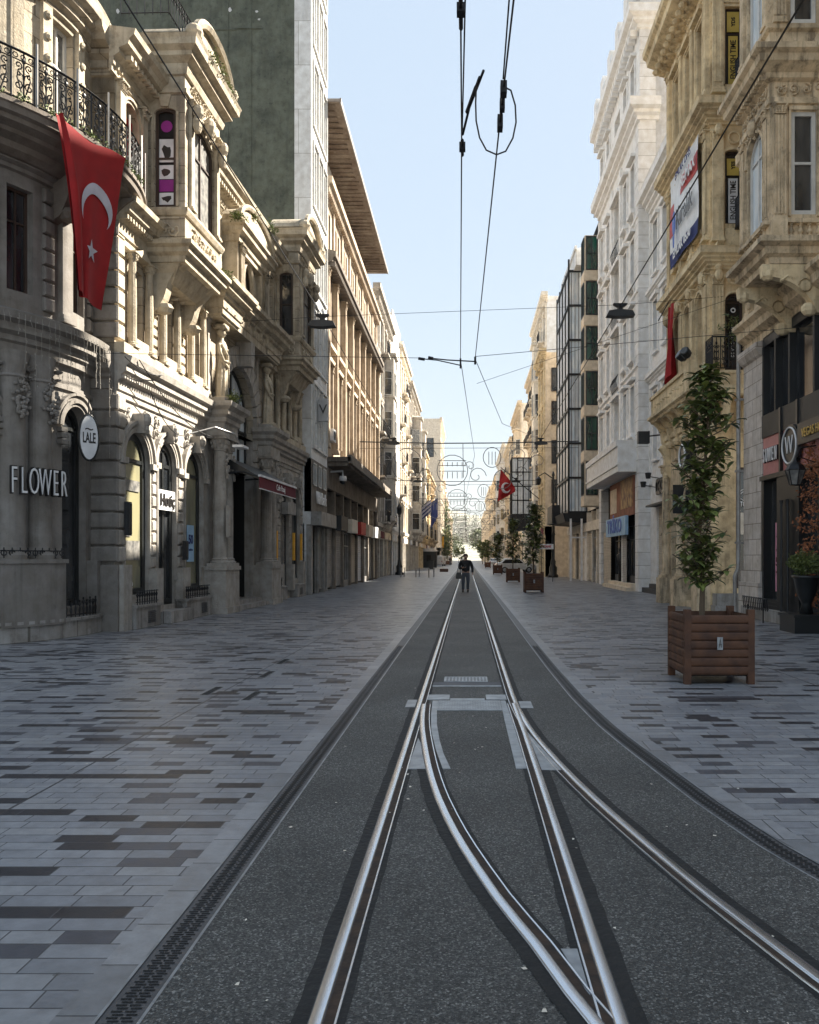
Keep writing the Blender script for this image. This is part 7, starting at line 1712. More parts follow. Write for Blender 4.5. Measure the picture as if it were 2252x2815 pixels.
lp = thing('lamp_post', 'tall black cast iron lamp post in front of the yellow cream building', 'lamp post', (7.0, 66.5, 0)); q = MB(); q.lathe(0, 0, [(.42, 0), (.42, .2), (.3, .3), (.33, .8), (.2, 1.0), (.22, 1.3), (.13, 1.5), (.14, 3.4), (.18, 3.5), (.1, 3.7), (.08, 8.2), (.14, 8.3), (.05, 8.6)], 14); q.tube([(0, 0, 8.0), (-.7, 0, 8.5), (-1.2, 0, 8.2)], .05, 6); q.build('post', 'blackpaint', lp, True); q = MB(); q.lathe(-1.2, 0, [(.05, 8.2), (.25, 8.0), (.18, 7.6), (.1, 7.5)], 10); q.build('lantern', 'blackpaint', lp)
lp = thing('lamp_post', 'black ornate lamp post on the left pavement by the carved stone building', 'lamp post', (-6.35, 77, 0)); q = MB(); q.lathe(0, 0, [(.4, 0), (.4, .2), (.28, .3), (.3, .8), (.18, 1.0), (.12, 1.5), (.12, 3.4), (.16, 3.5), (.07, 3.8), (.06, 5.4), (.12, 5.5), (.03, 5.7)], 14); q.build('post', 'blackpaint', lp, True); q = MB(); q.lathe(0, 0, [(.1, 5.6), (.22, 5.8), (.26, 6.3), (.1, 6.6), (.02, 6.8)], 8); q.build('lantern', 'blackpaint', lp)
lt_ = thing('lantern', 'black hexagonal glazed lantern on a scroll bracket before the shopfront', 'lantern', (7.15, 17.85, 3.2), -90); q = MB()
for zz, r_ in ((0, .1), (.28, .21), (.02, .1)): pass
q.lathe(0, 0, [(.22, .32), (.16, .42), (.06, .5), (.03, .58)], 6); q.lathe(0, 0, [(.11, -.02), (.12, .0)], 6)
for k in range(6): a = k*PI/3; q.tube([(.115*math.cos(a), .115*math.sin(a), 0), (.21*math.cos(a), .21*math.sin(a), .32)], .012, 4)
q.tube([(0, 0, .55), (0, -.1, .8), (0, -.45, .85)], .02, 5); q.tube([(0, -.05, .62), (0, -.4, .5)], .012, 4); q.build('lantern_frame', 'iron', lt_); q = MB(); q.lathe(0, 0, [(.1, .0), (.195, .31)], 6); q.build('lantern_pane', 'curtain', lt_)
sb2 = thing('hanging_sign', 'small white board with red lettering hanging over the right pavement', 'sign', (5.3, 55, 2.2)); q = MB(); q.box(-.42, .5, -.03, .03, -.02, .32); q.build('sign_board', 'sign_white', sb2); text('lettering', 'ECZANE', .2, 'red_paint', sb2, (0, -.035, .15), (90, 0, 0), .003, .9, off=.008); q = MB(); q.tube([(-.3, 0, 0), (-.3, 0, -2.2)], .02, 5); q.tube([(.45, 0, 0), (.45, 0, -2.2)], .02, 5); q.build('leg', 'iron', sb2)
cc = thing('security_camera', 'white dome security camera on a bracket below the concrete canopy', 'camera', (-6.6, 40.6, 5.6)); q = MB(); q.tube([(-.3, 0, .25), (.45, 0, .3), (.45, 0, 0)], .05, 6); q.build('bracket', 'sign_white', cc); q = MB(); q.lathe(.45, 0, [(.17, .05), (.2, -.05), (.19, -.2)], 12); q.build('housing', 'sign_white', cc, True); q = MB(); q.ell((.45, 0, -.22), (.16, .16, .14), 12, 6); q.build('dome', 'blackpaint', cc, True)
# flags on poles
def pole_flag(label, x0, x1, y, z0, z1, pts, mats, cross=False, name='pole_flag'):
    t = thing(name, label, 'flag', (0, 0, 0)); q = MB(); q.tube([(x0, -y, z0), (x1, -y, z1)], .04, 6); q.build('flag_pole', 'iron', t)
    return t
t = pole_flag('red flag with white crescent hanging over the distant right pavement', 6.9, 3.05, 74, 6.6, 9.75, None, None)
def rfl(s, v): return (3.0+1.45*s*(1-.25*v)-.25*v, 74+.12*math.sin(s*7+v*4), 13.75-1.0*s**1.5*1.6-2.6*v*(1-.1*s)-(.9 if False else 0))
def rfl(s, v): # hangs from the pole's end, longer on the outer edge
    return (3.05+1.3*s-.3*v*(1-s), 74+.14*math.sin(s*8+v*4), 9.65-1.7*s-(3.0-2.6*s)*v)
cloth('flag_cloth', 'red', rfl, 12, 12, t)
q = MB(); q.tube([(3.55+.36*math.cos(R(60+k*25)), -73.75, 7.9+.42*math.sin(R(60+k*25))) for k in range(12)], .1, 5, taper=[.02, .05, .08, .1, .12, .12, .12, .12, .1, .08, .05, .02]); q.build('crescent', 'flag_white', t)
t = pole_flag('blue and white striped flag on the distant left', -6.9, -4.8, 105, 6.9, 9.1, None, None)
cloth('flag_cloth', 'flag_white', lambda s, v: (-5.9+1.3*s, 105+.1*math.sin(s*6), 8.1+1.0*s-(1.9-.2*s)*v), 8, 6, t)
for k in range(3): cloth('blue_stripe', 'navy', lambda s, v: (-5.88+1.25*s, 104.93+.1*math.sin(s*6), 8.0+1.0*s-(1.9-.2*s)*(.2+k*.28+.12*v)), 8, 2, t)
t = pole_flag('plain navy blue flag beside the striped one', -6.9, -3.9, 104, 7.2, 9.4, None, None)
cloth('flag_cloth', 'navy', lambda s, v: (-4.55+.85*s, 104+.1*math.sin(s*6), 8.6+.6*s-(3.3-.9*s)*v), 8, 8, t)
of = thing('window_flag', 'small orange red banner by the far left trees', 'banner', (-6.0, 195, 4)); q = MB(); q.box(-.4, .5, -.03, .03, 0, 2.6); q.build('banner_cloth', 'orange', of)

# ================================================================= VEHICLES
M['car_silver'] = plain('silver_car_paint', (.55, .56, .57), .3, .5); M['car_white'] = plain('white_van_paint', (.72, .72, .72), .3); M['car_glass'] = plain('dark_car_window', (.01, .012, .015), .08); M['tyre'] = plain('black_tyre_rubber', (.015, .015, .015), .85); M['tail'] = plain('red_tail_lamp', (.4, .01, .01), .3)
def car(name, label, x, y, rz, L_=4.3, W=1.8, H_=1.6, paint='car_silver', van=False, cat='car', group=None):
    """long axis along local x, nose at +x"""
    t = thing(name, label, cat, (x, y, 0), rz, group); h = L_/2
    if van: out = [(-h, .35), (-h, .9), (-h+.05, H_-.15), (-h+.25, H_), (h-1.5, H_), (h-.75, H_*.62), (h-.1, H_*.5), (h, .75), (h, .32)]
    else: out = [(-h, .38), (-h-.02, .85), (-h+.12, 1.02), (-h+.32, 1.12), (-h+.75, H_-.06), (-h+1.2, H_), (.35, H_-.02), (h-1.25, 1.08), (h-.35, .95), (h-.04, .75), (h, .35)]
    n = len(out); mb = MB(); vs = []
    secs = [(-W/2, .86), (-W/2+.1, .96), (-W/4, 1.0), (W/4, 1.0), (W/2-.1, .96), (W/2, .86)]
    for (yy, k) in secs:
        for (a, z) in out:
            zz = .34+(z-.34)*(k if z > 1.05 else 1-(1-k)*.2); yk = yy*(1-.16*max(0, (z-1.0)/(H_-1.0)) if z > 1 else 1); vs.append((a*(1 if k > .9 else .985), yk, zz))
    fs = [tuple(range(n)), tuple(reversed(range(5*n, 6*n)))]
    for s in range(5):
        for i in range(n): j = (i+1) % n; fs.append((s*n+i, s*n+j, (s+1)*n+j, (s+1)*n+i))
    mb.add(vs, fs); mb.build('body', paint, t, False)
    for sy in (-1, 1):
        q = MB(); zz0, zz1 = 1.03, H_-.14; w0 = W/2*.985; w1 = W/2*(1-.16*.82)+.006
        P = [(-h+.55, zz0), (-h+.95, zz1), (.3, zz1), (h-1.45, zz0)] if not van else [(h-1.9, zz0), (h-1.7, zz1), (h-1.35, zz1), (h-.85, zz0)]
        q.add([(P[0][0], sy*w0, P[0][1]), (P[1][0], sy*w1, P[1][1]), (P[2][0], sy*w1, P[2][1]), (P[3][0], sy*w0, P[3][1])], [(0, 1, 2, 3)]); q.build('side_window', 'car_glass', t)
    q = MB(); q.add([(-h+.28, -W*.38, 1.12), (-h+.28, W*.38, 1.12), (-h+.72, W*.34, H_-.1), (-h+.72, -W*.34, H_-.1)], [(0, 1, 2, 3)]); q.add([(h-1.2, -W*.4, 1.12), (h-1.2, W*.4, 1.12), (.42, W*.36, H_-.08), (.42, -W*.36, H_-.08)], [(0, 1, 2, 3)]); q.build('windscreen', 'car_glass', t)
    for sx in (-h+.85, h-.85):
        for sy in (-1, 1):
            q = MB(); q.lathe(0, 0, [(.2, -.11), (.31, -.11), (.33, -.06), (.33, .06), (.31, .11), (.2, .11)], 20); w = q.build('wheel', 'tyre', t, loc=(sx, sy*(W/2-.1), .33), rot=(R(90), 0, 0)); q = MB(); q.lathe(0, 0, [(.2, -.115), (.08, -.118), (.05, -.13), (.05, .13), (.08, .118), (.2, .115)], 10); q.build('rim', 'plate', w)
    for sy in (-1, 1): q = MB(); q.box(-h-.02, -h+.22, sy*W*.44-.14*(sy > 0), sy*W*.44+.14*(sy < 0), .78, .98); q.build('tail_light', 'tail', t)
    for sy in (-1, 1): q = MB(); q.box(h-.3, h+.01, sy*W*.4-.12, sy*W*.4+.12, .66, .8); q.build('headlight', 'sign_white', t)
    return t
car('parked_car', 'silver hatchback crossing the street behind the planters', 5.15, 87.5, 8, 4.3, 1.8, 1.55)
car('parked_van', 'white van parked far down the left side, nearer one', -5.3, 158, 84, 4.6, 1.9, 2.0, 'car_white', True, 'van', 'white vans parked far down the left')
car('parked_van', 'white van parked far down the left side, behind the first', -4.6, 190, 86, 4.6, 1.9, 2.0, 'car_white', True, 'van', 'white vans parked far down the left')
car('parked_car', 'pale car in the middle of the far street end', -1.2, 245, 90, 4.2, 1.75, 1.5, 'car_white', group='small distant cars')
car('parked_car', 'small silver car on the distant right kerb', 4.9, 150, 90, 4.2, 1.75, 1.5, 'car_silver', group='small distant cars')

# ================================================================= OVERHEAD WIRES
def wire(name, label, pts, r=.012, cat='cable', group='overhead wires', mat='iron', sag=0.):
    q = MB()
    if sag and len(pts) == 2:
        a, b = Vector(pts[0]), Vector(pts[1]); pts = [tuple(a.lerp(b, i/12)-Vector((0, 0, sag*4*(i/12)*(1-i/12)))) for i in range(13)]
    q.tube([(x, -y, z) for x, y, z in pts], r, 5); return tag(q.build(name, mat), label, cat, group)
ZW = 5.61
w1 = thing('contact_wire', 'left overhead tram wire running down the middle of the street', 'wire', (0, 0, 0), group='tram contact wires')
q = MB(); q.tube([(-.035, -3.0, 5.62), (-.045, -5.9, ZW), (-.05, -7.8, ZW), (-.13, -16.5, ZW), (.3, -32, ZW), (-.1, -54, ZW), (.25, -80, ZW), (0, -110, ZW), (.2, -160, ZW), (0, -240, ZW)], .0075, 5); q.build('wire', 'iron', w1)
q = MB(); q.tube([(-.005, -3.0, 5.9), (-.01, -5.9, 5.72), (-.045, -7.8, 5.63)], .007, 5); q.build('messenger_wire', 'iron', w1)
q = MB()
for y, l in ((5.85, .35), (7.85, .3)): q.tube([(-.045, -y, ZW+.0), (-.045, -y-l, ZW)], .016, 6); q.box(-.075, -.015, -y-.18, -y-.1, ZW-.03, ZW+.035)
q.tube([(-.04, -7.75, ZW), (.02, -7.4, ZW+.06), (.14, -6.9, ZW+.1)], .012, 5); q.tube([(.0, -7.45, ZW+.05), (.08, -7.1, ZW+.08)], .018, 6); q.tube([(.06, -7.2, ZW+.07), (.11, -6.98, ZW+.09)], .016, 6); q.build('section_insulator', 'iron', w1)
w2 = thing('contact_wire', 'right overhead tram wire converging on the left one', 'wire', (0, 0, 0), group='tram contact wires')
q = MB(); q.tube([(.42, -3.5, ZW), (.335, -5.9, ZW), (.30, -7.7, ZW), (.165, -16.5, ZW)], .008, 5); q.tube([(.165, -16.5, ZW), (1.05, -24.4, 5.6), (4.55, -50, 8.8)], .007, 5); q.build('wire', 'iron', w2)
q = MB(); q.tube([(.36, -4, 5.82), (.31, -5.9, 5.7), (.305, -6.9, 5.64)], .007, 5); q.build('messenger_wire', 'iron', w2)
q = MB(); q.tube([(.318, -6.95, ZW), (.302, -7.65, ZW)], .014, 6); q.box(.285, .34, -7.05, -6.95, ZW-.05, ZW+.05); q.box(.28, .33, -7.62, -7.5, ZW-.05, ZW+.06); q.box(.29, .335, -7.3, -7.22, ZW-.04, ZW+.05)
q.build('section_insulator', 'iron', w2)
lo = []
for k in range(25):   # jumper cable loop between the two wires
    a = R(125-k*13.2*1.0); t = k/24
P_ = [(.32, 6.95, 5.63), (.4, 7.08, 5.6), (.43, 7.3, 5.48), (.41, 7.4, 5.32), (.36, 7.5, 5.2), (.29, 7.55, 5.13), (.21, 7.5, 5.17), (.13, 7.4, 5.28), (.085, 7.25, 5.42), (.075, 7.15, 5.58), (.08, 7.1, 5.68)]
P_ = [(.315, 6.98, 5.62), (.375, 7.0, 5.6), (.415, 7.05, 5.5), (.425, 7.1, 5.38), (.40, 7.15, 5.27), (.34, 7.2, 5.18), (.26, 7.2, 5.15), (.17, 7.2, 5.19), (.11, 7.18, 5.29), (.08, 7.15, 5.42), (.075, 7.1, 5.55), (.08, 7.05, 5.66)]
wire('jumper_cable', 'black looped jumper cable hanging between the two tram wires', P_, .0075)
# pull-off at 16.5 m
po_ = thing('pull_off', 'black insulated pull-off rods steadying the tram wires', 'wire fitting', (0, 0, 0)); q = MB()
q.tube([(-.98, -16.5, 5.62), (-.6, -16.5, 5.585), (-.12, -16.5, 5.48)], .012, 5); q.tube([(-.78, -16.5, 5.63), (-.4, -16.5, 5.59), (.15, -16.5, 5.56)], .014, 5); q.tube([(-.98, -16.5, 5.62), (-.85, -16.5, 5.6)], .03, 6); q.tube([(-.78, -16.5, 5.64), (-.68, -16.5, 5.62)], .03, 6); q.tube([(.165, -16.5, 5.5), (.165, -16.5, 5.65)], .025, 6); q.tube([(-.13, -16.5, 5.42), (-.13, -16.5, 5.62)], .02, 6); q.build('rod', 'iron', po_)
wire('span_wire', 'thin span wire from the arcade building to the pull-off rods', [(-7.4, 16.6, 5.75), (-.98, 16.5, 5.63)], .006)
wire('span_wire', 'thin span wire from the pull-off to the sandstone building', [(.16, 16.5, 5.66), (7.6, 16.6, 6.35)], .006)
wire('span_wire', 'thin span wire passing in front of the ochre corner', [(.3, 24.9, 6.9), (8.2, 22.8, 9.1)], .006)
# lamps slung over the street
def lamp_mesh():
    a = MB(); a.add([(-.36, 0, -.02), (.36, 0, -.02)], []) if 0 else None
    a.prism([(-.42, -.07), (-.12, -.1), (.12, -.1), (.42, -.07), (.35, .07), (.14, .1), (-.14, .1), (-.35, .07)], -.16, .16); b = MB(); b.prism([(-.06, .1), (.06, .1), (.07, .2), (.2, .27), (.21, .31), (-.21, .31), (-.2, .27), (-.07, .2)], -.07, .07); return a, b
def street_lamp(label, x, y, z):
    t = thing('hanging_lamp', label, 'street lamp', (x, y, z), group='lamps slung on cables over the street'); a, b = lamp_mesh(); a.build('lamp_head', 'dark_metal', t); b.build('hanger', 'iron', t); return t
l0 = street_lamp('black street lamp on a cable in front of the tall white panelled block', -4.45, 25.2, 8.78)
Lm = [(4.6, 24.6, 8.92, 'black street lamp on a cable in front of the tall white building'), (-4.5, 50, 8.6, 'second hanging lamp along the left, by the carved stone building'), (4.5, 50, 8.6, 'second hanging lamp along the right, by the yellow cream building'), (-4.5, 75, 8.6, 'third hanging lamp along the left'), (4.5, 75, 8.6, 'third hanging lamp along the right')]
for x, y, z, lb in Lm: c = copy_tree(l0); c.location = (x, y, z); c['label'] = lb
wire('lamp_cable', 'thick black cable along the left facades carrying the lamps', [(-4.8, 3, 9.3), (-4.45, 25.2, 9.05), (-4.5, 50, 8.9), (-4.5, 75, 8.9)], .013)
wire('lamp_cable', 'thick black cable rising to the upper right carrying the lamps', [(4.6, 3, 9.3), (4.6, 24.6, 9.15), (4.5, 50, 8.9), (4.5, 75, 8.9)], .016)
wire('span_wire', 'span wire carrying the two nearest lamps across the street', [(-7.2, 25.2, 8.85), (-4.45, 25.2, 9.02), (4.6, 24.6, 9.2), (7.6, 24.3, 9.35)], .007)
# festive frames strung across the far street
M['festoon'] = plain('dull_wire_festoon', (.17, .17, .175), .6)
def festoon(label, y, z, seed, det=1):
    rn = random.Random(seed); t = thing('festoon', label, 'festive frame', (0, y, 0), group='unlit festive wire frames strung across the street')
    q = MB(); q.tube([(-6.9, 0, z+.02), (-2, 0, z-.08), (2, 0, z-.06), (6.9, 0, z+.05)], .035 if y < 60 else .03, 5); q.tube([(-6.9, 0, z-.4), (6.9, 0, z-.35)], .012, 4); q.build('span_cable', 'iron', t)
    q = MB(); r = .015*(1+y/150)
    def ring(cx, cz, a, b=None): q.tube([(cx+a*math.cos(k*PI/9), 0, cz+(b or a)*math.sin(k*PI/9)) for k in range(18)], r*1.1, 4, True)
    def spiral(cx, cz, a, s): q.tube([(cx+s*a*(1-.85*k/14)*math.cos(k*.5), 0, cz+a*(1-.85*k/14)*math.sin(k*.5)) for k in range(15)], r, 4)
    ring(-3.7, z-1.4, .95, 1.0); ring(-.9, z-1.75, .95, .95); ring(1.55, z-.95, .55, .62); ring(2.2, z-2.3, .55, .58)
    for i in range(5): x = -1.5+i*.3; q.tube([(x, 0, z-2.25), (x, 0, z-1.85)], r, 4); q.tube([(x, 0, z-1.5), (x, 0, z-1.25)], r, 4)
    for dz in (-1.8, -1.15, -1.45): q.tube([(-1.75, 0, z+dz), (-.05, 0, z+dz)], r, 4)
    for x in (-4.0, -3.7, -3.4, 1.35, 1.55, 1.75): q.tube([(x, 0, z-.6-(x < 0)*.05), (x, 0, z-1.4)], r, 4)
    for (cx, cz, a, s) in ((-2.4, z-.8, .5, 1), (-2.5, z-2.1, .5, -1), (.6, z-2.1, .6, 1), (3.2, z-.9, .6, -1), (3.3, z-1.9, .45, 1), (4.4, z-1.2, .5, -1), (.2, z-1.5, .35, -1), (-5.2, z-1.2, .5, 1), (2.9, z-.4, .35, 1)): spiral(cx, cz, a, s)
    q.tube([(-.25, 0, z-.1), (-.22, 0, z-2.2)], r, 4); q.build('wire_figures', 'festoon', t); return t
for i, y in enumerate((50.6, 76, 99, 124, 150, 178, 206, 235, 262, 290)):
    festoon(('nearest', 'second', 'third', 'fourth', 'fifth', 'sixth', 'seventh', 'eighth', 'ninth', 'farthest')[i]+' festive wire frame of rings and scrolls across the street', y, 8.75, i)

# ================================================================= WALKING MAN (and a distant pedestrian)
def skin_fig(name, mat, chains, sub=2):
    """chains: list of [(x,y,z,r),...]; the first root is the pelvis; each later chain may start at an index of an existing point"""
    verts = []; rad = []; edges = []
    for ch in chains:
        prev = None
        for p in ch:
            if isinstance(p, int): prev = p; continue
            verts.append(p[:3]); rad.append(p[3]); i = len(verts)-1
            if prev is not None: edges.append((prev, i))
            prev = i
    me = bpy.data.meshes.new(name); me.from_pydata(verts, edges, []); o = bpy.data.objects.new(name, me); COL.objects.link(o)
    sk = o.modifiers.new('skin', 'SKIN'); sk.use_smooth_shade = True
    if not me.skin_vertices: me.skin_vertices.new()
    for i, r in enumerate(rad):
        rr = r if isinstance(r, tuple) else (r, r); me.skin_vertices[0].data[i].radius = rr
    me.skin_vertices[0].data[0].use_root = True
    o.modifiers.new('sub', 'SUBSURF').levels = sub
    dg = bpy.context.evaluated_depsgraph_get(); dg.update(); m2 = bpy.data.meshes.new_from_object(o.evaluated_get(dg)); bpy.data.objects.remove(o)
    m2.materials.clear(); m2.materials.append(M[mat]); m2.name = name
    m2.polygons.foreach_set('use_smooth', [True]*len(m2.polygons)); return m2
M['skin'] = plain('skin', (.42, .25, .18), .55); M['hair'] = plain('dark_hair', (.03, .022, .018), .7); M['jacket'] = plain('black_jacket', (.014, .014, .016), .8); M['jeans'] = plain('grey_blue_trousers', (.085, .095, .115), .85); M['shoe'] = plain('dark_shoe', (.02, .018, .016), .5)
def hand(side, wrist, dirv, curl):
    """chains for palm, four fingers and a thumb"""
    w = Vector(wrist); d = Vector(dirv).normalized(); s = Vector((side, 0, 0)); s = (s-d*s.dot(d)).normalized(); f = Vector((0, -1, 0)); f = (f-d*f.dot(d)-s*f.dot(s)).normalized() if abs(d.y) < .9 else Vector((0, 0, 1))
    return w, d, s, f
def person(label, x, y, rz):
    t = thing('person', label, 'person', (x, y, 0), rz)
    P = lambda x_, y_, z_, r: (x_, y_, z_, r)
    bodyc = [[P(0, 0, .93, .15), P(0, .01, 1.1, .15), P(0, .02, 1.28, .165), P(0, .02, 1.42, .12), P(0, 0, 1.5, .06), P(0, -.02, 1.57, .07), P(0, -.025, 1.66, .095), P(0, -.015, 1.73, .075)]]
    # arms: right bent across the belly holding a phone (viewer's left), left hanging with a bag
    bodyc.append([3, P(-.19, .02, 1.41, .07), P(-.27, .04, 1.26, .055), P(-.29, .02, 1.12, .05), P(-.2, -.16, 1.12, .042), P(-.1, -.24, 1.16, .03), P(-.06, -.27, 1.17, .035)])
    bodyc.append([3, P(.19, .02, 1.41, .07), P(.27, .04, 1.25, .055), P(.3, .05, 1.1, .048), P(.31, .0, .93, .038), P(.31, -.01, .86, .028), P(.31, -.02, .8, .035)])
    bodyc.append([0, P(-.1, .0, .84, .1), P(-.12, -.04, .5, .068), P(-.12, .0, .14, .048), P(-.12, -.02, .07, .045), P(-.13, -.14, .04, .038)])
    bodyc.append([0, P(.1, .0, .84, .1), P(.11, -.0, .5, .068), P(.1, .1, .15, .048), P(.1, .1, .08, .045), P(.11, -.02, .04, .038)])
    for (base, wr, sg) in (((-.06, -.27, 1.17), None, 1), ((.31, -.02, .8), None, -1)):
        idx = sum(1 for ch in bodyc[:2] for p in ch if not isinstance(p, int))-1 if sg == 1 else sum(1 for ch in bodyc[:3] for p in ch if not isinstance(p, int))-1
        for k in range(4):
            o_ = (k-1.5)*.022; l = (.075, .085, .08, .062)[k]
            if sg == 1: bodyc.append([idx, P(base[0]+.02, base[1]-.02, base[2]+o_, .01), P(base[0]+.02+l*.5, base[1]-.045, base[2]+o_+.01, .009), P(base[0]+.02+l*.7, base[1]-.02, base[2]+o_+.015, .008)])
            else: bodyc.append([idx, P(base[0], base[1]+o_, base[2]-.03, .01), P(base[0]-.005, base[1]+o_, base[2]-.03-l*.6, .009), P(base[0]-.03, base[1]+o_, base[2]-.03-l*.85, .008)])
        bodyc.append([idx, P(base[0]-.01*sg, base[1]-.035, base[2]+.0, .011), P(base[0]+.0, base[1]-.055, base[2]+.02*sg, .009)])
    o = inst('body', skin_fig('body', 'skin', bodyc), t, (0, 0, 0))
    # face
    q = MB(); q.ell((0, .12, 1.64), (.016, .03, .026), 8, 5)
    for s in (-1, 1): q.ell((s*.1, .02, 1.655), (.014, .025, .035), 7, 5)
    q.ell((0, .105, 1.6), (.03, .012, .008), 8, 4); q.build('face_features', 'skin', t, True)
    q = MB()
    for s in (-1, 1): q.ell((s*.034, .108, 1.675), (.013, .008, .007), 6, 4)
    q.build('eyes', 'letter_dark', t)
    q = MB(); q.ell((0, -.015, 1.715), (.112, .115, .085), 14, 8); q.ell((0, -.04, 1.67), (.107, .09, .09), 12, 8); q.build('hair', 'hair', t, True)
    q = MB(); q.ell((0, .085, 1.585), (.055, .035, .035), 10, 6); q.build('beard', 'hair', t, True)
    jk = [[P(0, .01, .86, (.2, .165)), P(0, .01, 1.12, (.205, .175)), P(0, .02, 1.3, (.225, .17)), P(0, .02, 1.43, (.15, .12)), P(0, .0, 1.5, (.085, .085))], [3, P(-.2, .02, 1.41, .092), P(-.285, .04, 1.26, .08), P(-.3, .02, 1.12, .075), P(-.2, -.15, 1.12, .06), P(-.14, -.2, 1.14, .05)], [3, P(.2, .02, 1.41, .092), P(.285, .04, 1.25, .08), P(.31, .05, 1.1, .07), P(.315, .01, .93, .056), P(.315, 0, .9, .05)]]
    inst('jacket', skin_fig('jacket', 'jacket', jk), t, (0, 0, 0))
    tr_ = [[P(0, 0, .97, (.18, .15)), P(0, 0, .9, (.17, .14))], [1, P(-.1, .0, .8, .105), P(-.12, -.035, .5, .085), P(-.125, .0, .15, .07), P(-.125, .0, .09, .072)], [1, P(.1, .0, .8, .105), P(.11, .0, .5, .085), P(.1, .1, .17, .07), P(.1, .1, .11, .072)]]
    inst('trousers', skin_fig('trousers', 'jeans', tr_), t, (0, 0, 0))
    for sx, yy in ((-.13, 0), (.105, .1)):
        q = MB(); q.ell((sx, -yy+.06, .05), (.052, .14, .05), 12, 6); q.ell((sx, -yy-.02, .08), (.05, .07, .06), 10, 6); q.build('shoe', 'shoe', t, True)
    return t
person('man in a black jacket and grey trousers walking along the track', -.06, 38.4, 0)
pb = thing('shoulder_bag', 'dark bag hanging at the walking man\'s side', 'bag', (-.38, 38.3, .62)); q = MB(); q.prism([(-.13, 0), (.13, 0), (.15, .08), (.1, .3), (-.1, .3), (-.15, .08)], -.05, .06); q.build('bag_body', 'blackpaint', pb); q = MB(); q.tube([(-.08, 0, .28), (-.05, 0, .5), (.08, 0, .52), (.08, 0, .28)], .012, 5); q.build('handle', 'blackpaint', pb)
ph = thing('phone', 'small dark phone held in the walking man\'s right hand', 'phone', (-.1, 38.08, 1.15)); q = MB(); q.box(-.035, .04, 0, .012, 0, .14); q.build('phone_case', 'blackpaint', ph)
d2 = person('distant pedestrian in dark clothes beside the far left planter', -3.6, 176, 40)

rn = random.Random(77); q = MB(); q.xf = lambda a, b, c: (a, b, c)
for i in range(150):
    y = 2.7+rn.random()**1.8*22; x = rn.uniform(-1.05, xr(y)-.05) if rn.random() < .6 else rn.uniform(-6, 6); s_ = rn.uniform(.004, .016); a = rn.random()*3
    pts = [(x+s_*math.cos(a+k*1.5)*rn.uniform(.5, 1.2), y+s_*1.3*math.sin(a+k*1.5)*rn.uniform(.5, 1.2), .004+rn.random()*.004) for k in range(4)]; q.add(pts, [(0, 1, 2, 3)])
tag(q.build('litter', 'cream2'), 'tiny pale flecks of litter and dry leaf scattered over the asphalt', 'litter', kind='stuff')

hz = MB(); hz.xf = lambda a, b, c: (a, b, c)
hz.add([(-190, -20, -1), (190, -20, -1), (190, 1000, -1), (-190, 1000, -1), (-190, -20, 75), (190, -20, 75), (190, 1000, 75), (-190, 1000, 75)], [(0, 3, 2, 1), (4, 5, 6, 7), (0, 1, 5, 4), (2, 3, 7, 6), (3, 0, 4, 7), (1, 2, 6, 5)])
m, nt, b, N_, L_ = _mat('street_haze'); nt.nodes.remove(b); pv = N_.new('ShaderNodeVolumePrincipled'); pv.inputs['Density'].default_value = .0001; pv.inputs['Color'].default_value = (.9, .93, .97, 1); pv.inputs['Anisotropy'].default_value = 0.
L_.new(pv.outputs[0], N_['Material Output'].inputs['Volume']); M['haze'] = m
tag(hz.build('haze', 'haze'), 'pale even haze filling the street', 'haze', kind='stuff')

# cables slack along the arcade facade, a junction box, small clutter
rn = random.Random(5)
for i, (a, b, sg, lb) in enumerate((((.3, 6.0), (5.2, 5.0), .35, 'slack black cable drooping over the first arches of the arcade'), ((.9, 5.4), (2.9, 4.7), .25, 'thin cable looping between the first two arches'), ((-.4, 5.9), (1.6, 5.95), .12, 'cable crossing from the bow front to the arcade cornice'))):
    P0 = Vector(abpt(a[0], .42, a[1])); P1 = Vector(abpt(b[0], .4, b[1])); q = MB(); q.xf = lambda x, y, z: (x, y, z)
    q.tube([tuple(P0.lerp(P1, k/14)-Vector((0, 0, sg*4*(k/14)*(1-k/14)))) for k in range(15)], .012, 5); tag(q.build('facade_cable', 'iron'), lb, 'cable')
for (u, z, w, h, m_, lb) in ((-.3+.62, 2.1, .2, .75, 'dark_metal', 'dark narrow meter box on the corner pier of the arcade'), (3.68, 1.55, .2, .5, 'dark_metal', 'small dark plaque between the middle and third arch'), (5.75, 2.2, .3, .9, 'stone_ground', 'grey notice board on the column left of the dark portal')):
    q = MB(); q.box(-w/2, w/2, 0, .08, 0, h); q.blk(-w/2+.02, w/2-.02, .03, h-.03, .1, .01, .08); o = q.build('wall_box', m_, None, loc=abpt(u, .12 if u < 5 else .6, z), rot=(0, 0, R(87.99))); tag(o, lb, 'box')
wd = thing('window_display', 'pale display boards and a shoe in the first arched shop window', 'display', abpt(1.05, -.09, .8), 87.99)
for a, b, c, d_, m_ in ((-.42, -.05, 1.3, 1.75, 'curtain'), (-.45, .4, .75, 1.2, 'curtain'), (-.1, .4, .02, .6, 'glass_shop'), (-.45, .4, 2.35, 2.6, 'curtain')):
    q = MB(); q.box(a, b, 0, .01, c, d_); q.build('display_board', m_, wd)
q = MB(); q.ell((-.25, .05, .12), (.16, .05, .05), 10, 5); q.ell((-.16, .05, .2), (.06, .05, .08), 8, 5); q.build('shoe', 'sign_white', wd)

